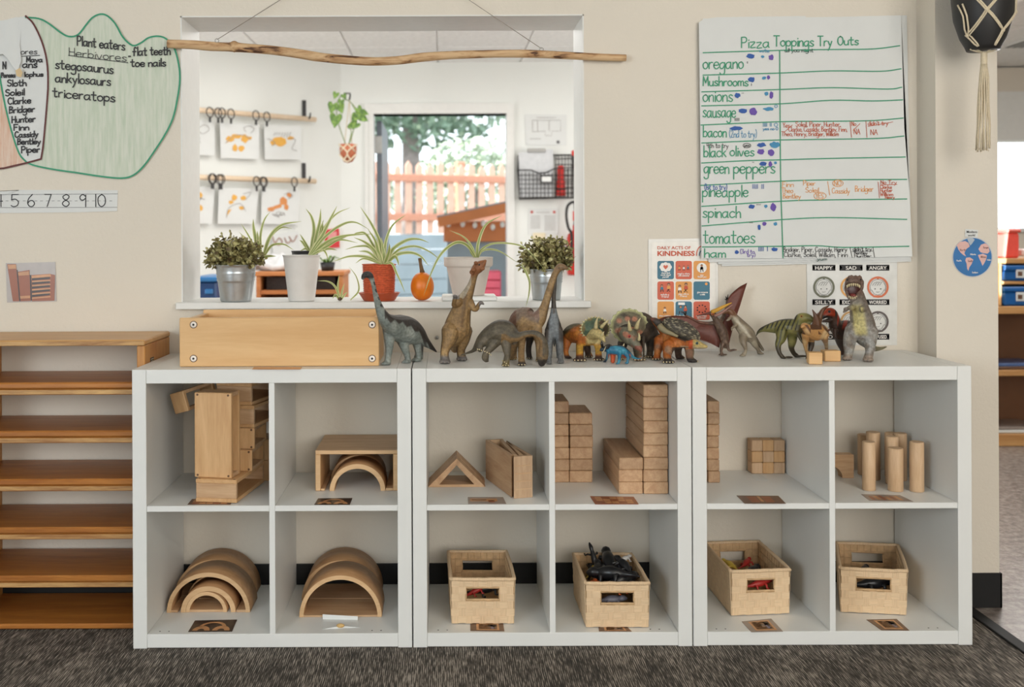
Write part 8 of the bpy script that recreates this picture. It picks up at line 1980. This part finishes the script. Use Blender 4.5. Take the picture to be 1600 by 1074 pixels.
# little playhouse with an orange roof
M_PH = plain('playhouse_orange', (222, 138, 84), .6, var=.08, scale=4); M_PHR = plain('roof_edge_slate', (150, 160, 172), .6)
yh2 = 5.9; a = W(688, 350, yh2); b_ = W(800, 350, yh2)
t = thing('playhouse', 'orange playhouse with a pitched roof and lights in front of the fence outside', 'playhouse', ((a.x+b_.x)/2+.3, yh2+.4, -.12))
zw0, zw1 = W(700, 378, yh2).z, W(700, 350, yh2).z
box('front_panel', a.x+.03, a.x+1.6, yh2, yh2+.04, zw0, zw1+.02, M_PH, t, .004)
box('lower_panel', a.x+.06, a.x+1.6, yh2+.05, yh2+.09, -.12, zw0, M_FGATE, t, .004)
box('side_panel', a.x+.06, a.x+.10, yh2+.09, yh2+1.2, -.12, zw1, M_FGATE, t, .004)
rA, rB = W(684, 345, yh2-.1), W(792, 322, yh2-.1); rd = (rB-rA); rr = rd.normalized(); rl = rd.length*1.9
RM = Matrix.Translation(rA) @ Matrix.Rotation(-math.atan2(rr.z, rr.x), 4, 'Y')
bm = bmesh.new(); bx(bm, 0, rl, 0, 1.4, .02, .045, .003, RM); from_bm('roof', bm, t, M_PHR)
bm = bmesh.new(); bx(bm, 0, rl, -.02, 0, -.06, .03, .003, RM); from_bm('barge_board', bm, t, M_PH)
bm = bmesh.new(); bx(bm, .05, rl, .01, 1.35, -.002, .018, .002, RM); from_bm('roof_underside', bm, t, plain('roof_timber', (170, 98, 58), .7))
M_BULB = plain('frosted_bulb', (250, 246, 238), .3)
for u, v in ((692, 347), (701, 350), (723, 350), (742, 352), (755, 349), (770, 355), (785, 351)):
    p = W(u, v, yh2-.06); v2, f2 = ball(p, .022, .022, .03, 10, 7); from_vf('string_light', v2, f2, t, M_BULB, True)
# pink drawer tower standing outside the doorway
yd = 4.75; c = W(765, 470, yd); t = thing('drawer_tower', 'pink plastic drawer tower standing outside the door', 'drawers', (c.x, yd+.15, -.12))
M_PINK = plain('pink_plastic', (238, 108, 130), .4); M_PINKD = plain('deep_pink_plastic', (206, 76, 100), .4)
farbox('tower_frame', 750, 783, 424, 614, yd+.01, .3, M_PINKD, t, .006)
for k in range(8):
    farbox('drawer', 751.5, 781.5, 426+k*13, 437+k*13, yd-.006, .02, M_PINK, t, .003)
# ================================================================ shelf in the room on the right
M_OAK = wood('oak_shelf', (206, 160, 104), (178, 128, 76), 'x', .6, .5, rand=.03); M_OAKD = plain('brown_back_board', (120, 82, 54), .6, var=.1, scale=6)
ysr = WZ(1570, 698, 0).y; kx = S(ysr)
X0 = W(1540, 500, ysr).x; X1 = X0+1.1
zz = lambda v: W(1575, v, ysr).z
t = thing('oak_bookcase', 'oak bookcase with blue bins in the room beyond the right edge', 'bookcase', ((X0+X1)/2, ysr+.2, 0))
ztop = zz(404)
for x in (X0, X1-.03): box('upright', x, x+.03, ysr, ysr+.38, 0, ztop, M_OAK, t, .003)
box('upright', W(1561, 500, ysr).x, W(1566, 500, ysr).x, ysr+.004, ysr+.376, zz(478), ztop-.02, M_OAK, t, .003)
for v, h in ((404, 8), (479, 12), (579, 9), (679, 21)): 
    z = zz(v); box('shelf_board', X0+.03, X1-.03, ysr+.002, ysr+.37, max(0, z-h*kx), z, M_OAK, t, .003)
box('back_board', X0+.03, X1-.03, ysr+.37, ysr+.38, .02, ztop, M_OAKD, t, .001)
M_BIN = plain('blue_bin_plastic', (24, 94, 164), .35); 
def bin_(label, v0, v1):
    a, b_ = W(1570, v1, ysr), W(1640, v0, ysr); t = thing('storage_bin', label, 'bin', ((a.x+b_.x)/2, ysr+.15, a.z), 0, 'blue bins in the oak bookcase')
    box('bin_body', a.x, b_.x, ysr+.012, ysr+.33, a.z, b_.z-.03, M_BIN, t, .01); box('bin_rim', a.x-.004, b_.x+.004, ysr+.002, ysr+.335, b_.z-.03, b_.z-.004, M_BIN, t, .006)
    q0, q1 = W(1589, (v0+v1)/2+8, ysr), W(1603, (v0+v1)/2-6, ysr); box('label_card', q0.x, q1.x, ysr+.004, ysr+.011, q0.z, q1.z, M_PAPER, t, .001)
    q0, q1 = W(1591, (v0+v1)/2+5, ysr), W(1598, (v0+v1)/2-2, ysr); box('label_print', q0.x, q1.x, ysr+.0025, ysr+.0038, q0.z, q1.z, M_PHD, t, 0)
zfb = zz(479)
bin_('upper blue bin in the oak bookcase beyond the right edge', 413.5, 439.5); bin_('lower blue bin in the oak bookcase beyond the right edge', 447, 478.6)
box('shelf_board', W(1566, 500, ysr).x, X1-.03, ysr+.006, ysr+.36, zz(444.5), zz(440), M_OAK, t, .002)
t = thing('clear_red_tub', 'translucent red tub on top of the oak bookcase', 'tub', (W(1580, 400, ysr).x, ysr+.15, ztop))
a, b_ = W(1556, 403.8, ysr), W(1597, 358, ysr); m = plain('translucent_red', (222, 96, 82), .3, trans=.25)
box('tub_body', a.x, b_.x, ysr+.02, ysr+.30, ztop+.001, b_.z-.02, m, t, .01); box('tub_lid', a.x-.006, b_.x+.006, ysr+.014, ysr+.306, b_.z-.02, b_.z, m, t, .006)
t = thing('toy_car', 'white and red toy on top of the oak bookcase, beside the red tub', 'toy', (W(1612, 400, ysr).x, ysr+.1, ztop))
bm = bmesh.new(); p = W(1606, 400, ysr); bx(bm, p.x, p.x+.18, ysr+.05, ysr+.13, ztop+.012, ztop+.05, .008); from_bm('car_body', bm, t, M_TRIM)
for dx in (.03, .14):
    vs, fs = lathe([(.014, -.006), (.014, .006)], 12); vs = [(p.x+dx+v[0], ysr+.045+v[2], ztop+.0145+v[1]) for v in vs]; from_vf('wheel', vs, fs, t, M_IRON)
for k, (v, l, m) in enumerate([(578.5, 'flat brown book lying on the third shelf of the oak bookcase', M_PHD), (574, 'flat blue book lying on top of the brown book in the oak bookcase', M_PHB), (678.5, 'white magazine lying on the lowest shelf of the oak bookcase', M_PAPER), (674, 'grey magazine lying on the white one in the oak bookcase', M_PHG)]):
    z = zz(579 if k < 2 else 679)+(.0006 if k % 2 == 0 else .0165); a = W(1563, v, ysr)
    tag(box('book', a.x, a.x+.26, ysr+.03+.01*(k % 2), ysr+.27, z, z+.015, m, None, .002), l, 'book')
# ceiling vent on the right
p = W(1594, 66, 0); d_ = p-CAM; q = CAM+d_*((CEILZ-CAM.z)/d_.z)
t = thing('ceiling_vent', 'slotted air vent in the ceiling at the top right', 'vent', (q.x+.08, q.y, CEILZ-.012))
box('vent_frame', q.x-.06, q.x+.34, q.y-.16, q.y+.16, CEILZ-.012, CEILZ-.002, M_TRIM, t, .002)
for k in range(8): box('slot', q.x-.03+k*.045, q.x-.005+k*.045, q.y-.13, q.y+.13, CEILZ-.0135, CEILZ-.0122, M_INK, t, 0)
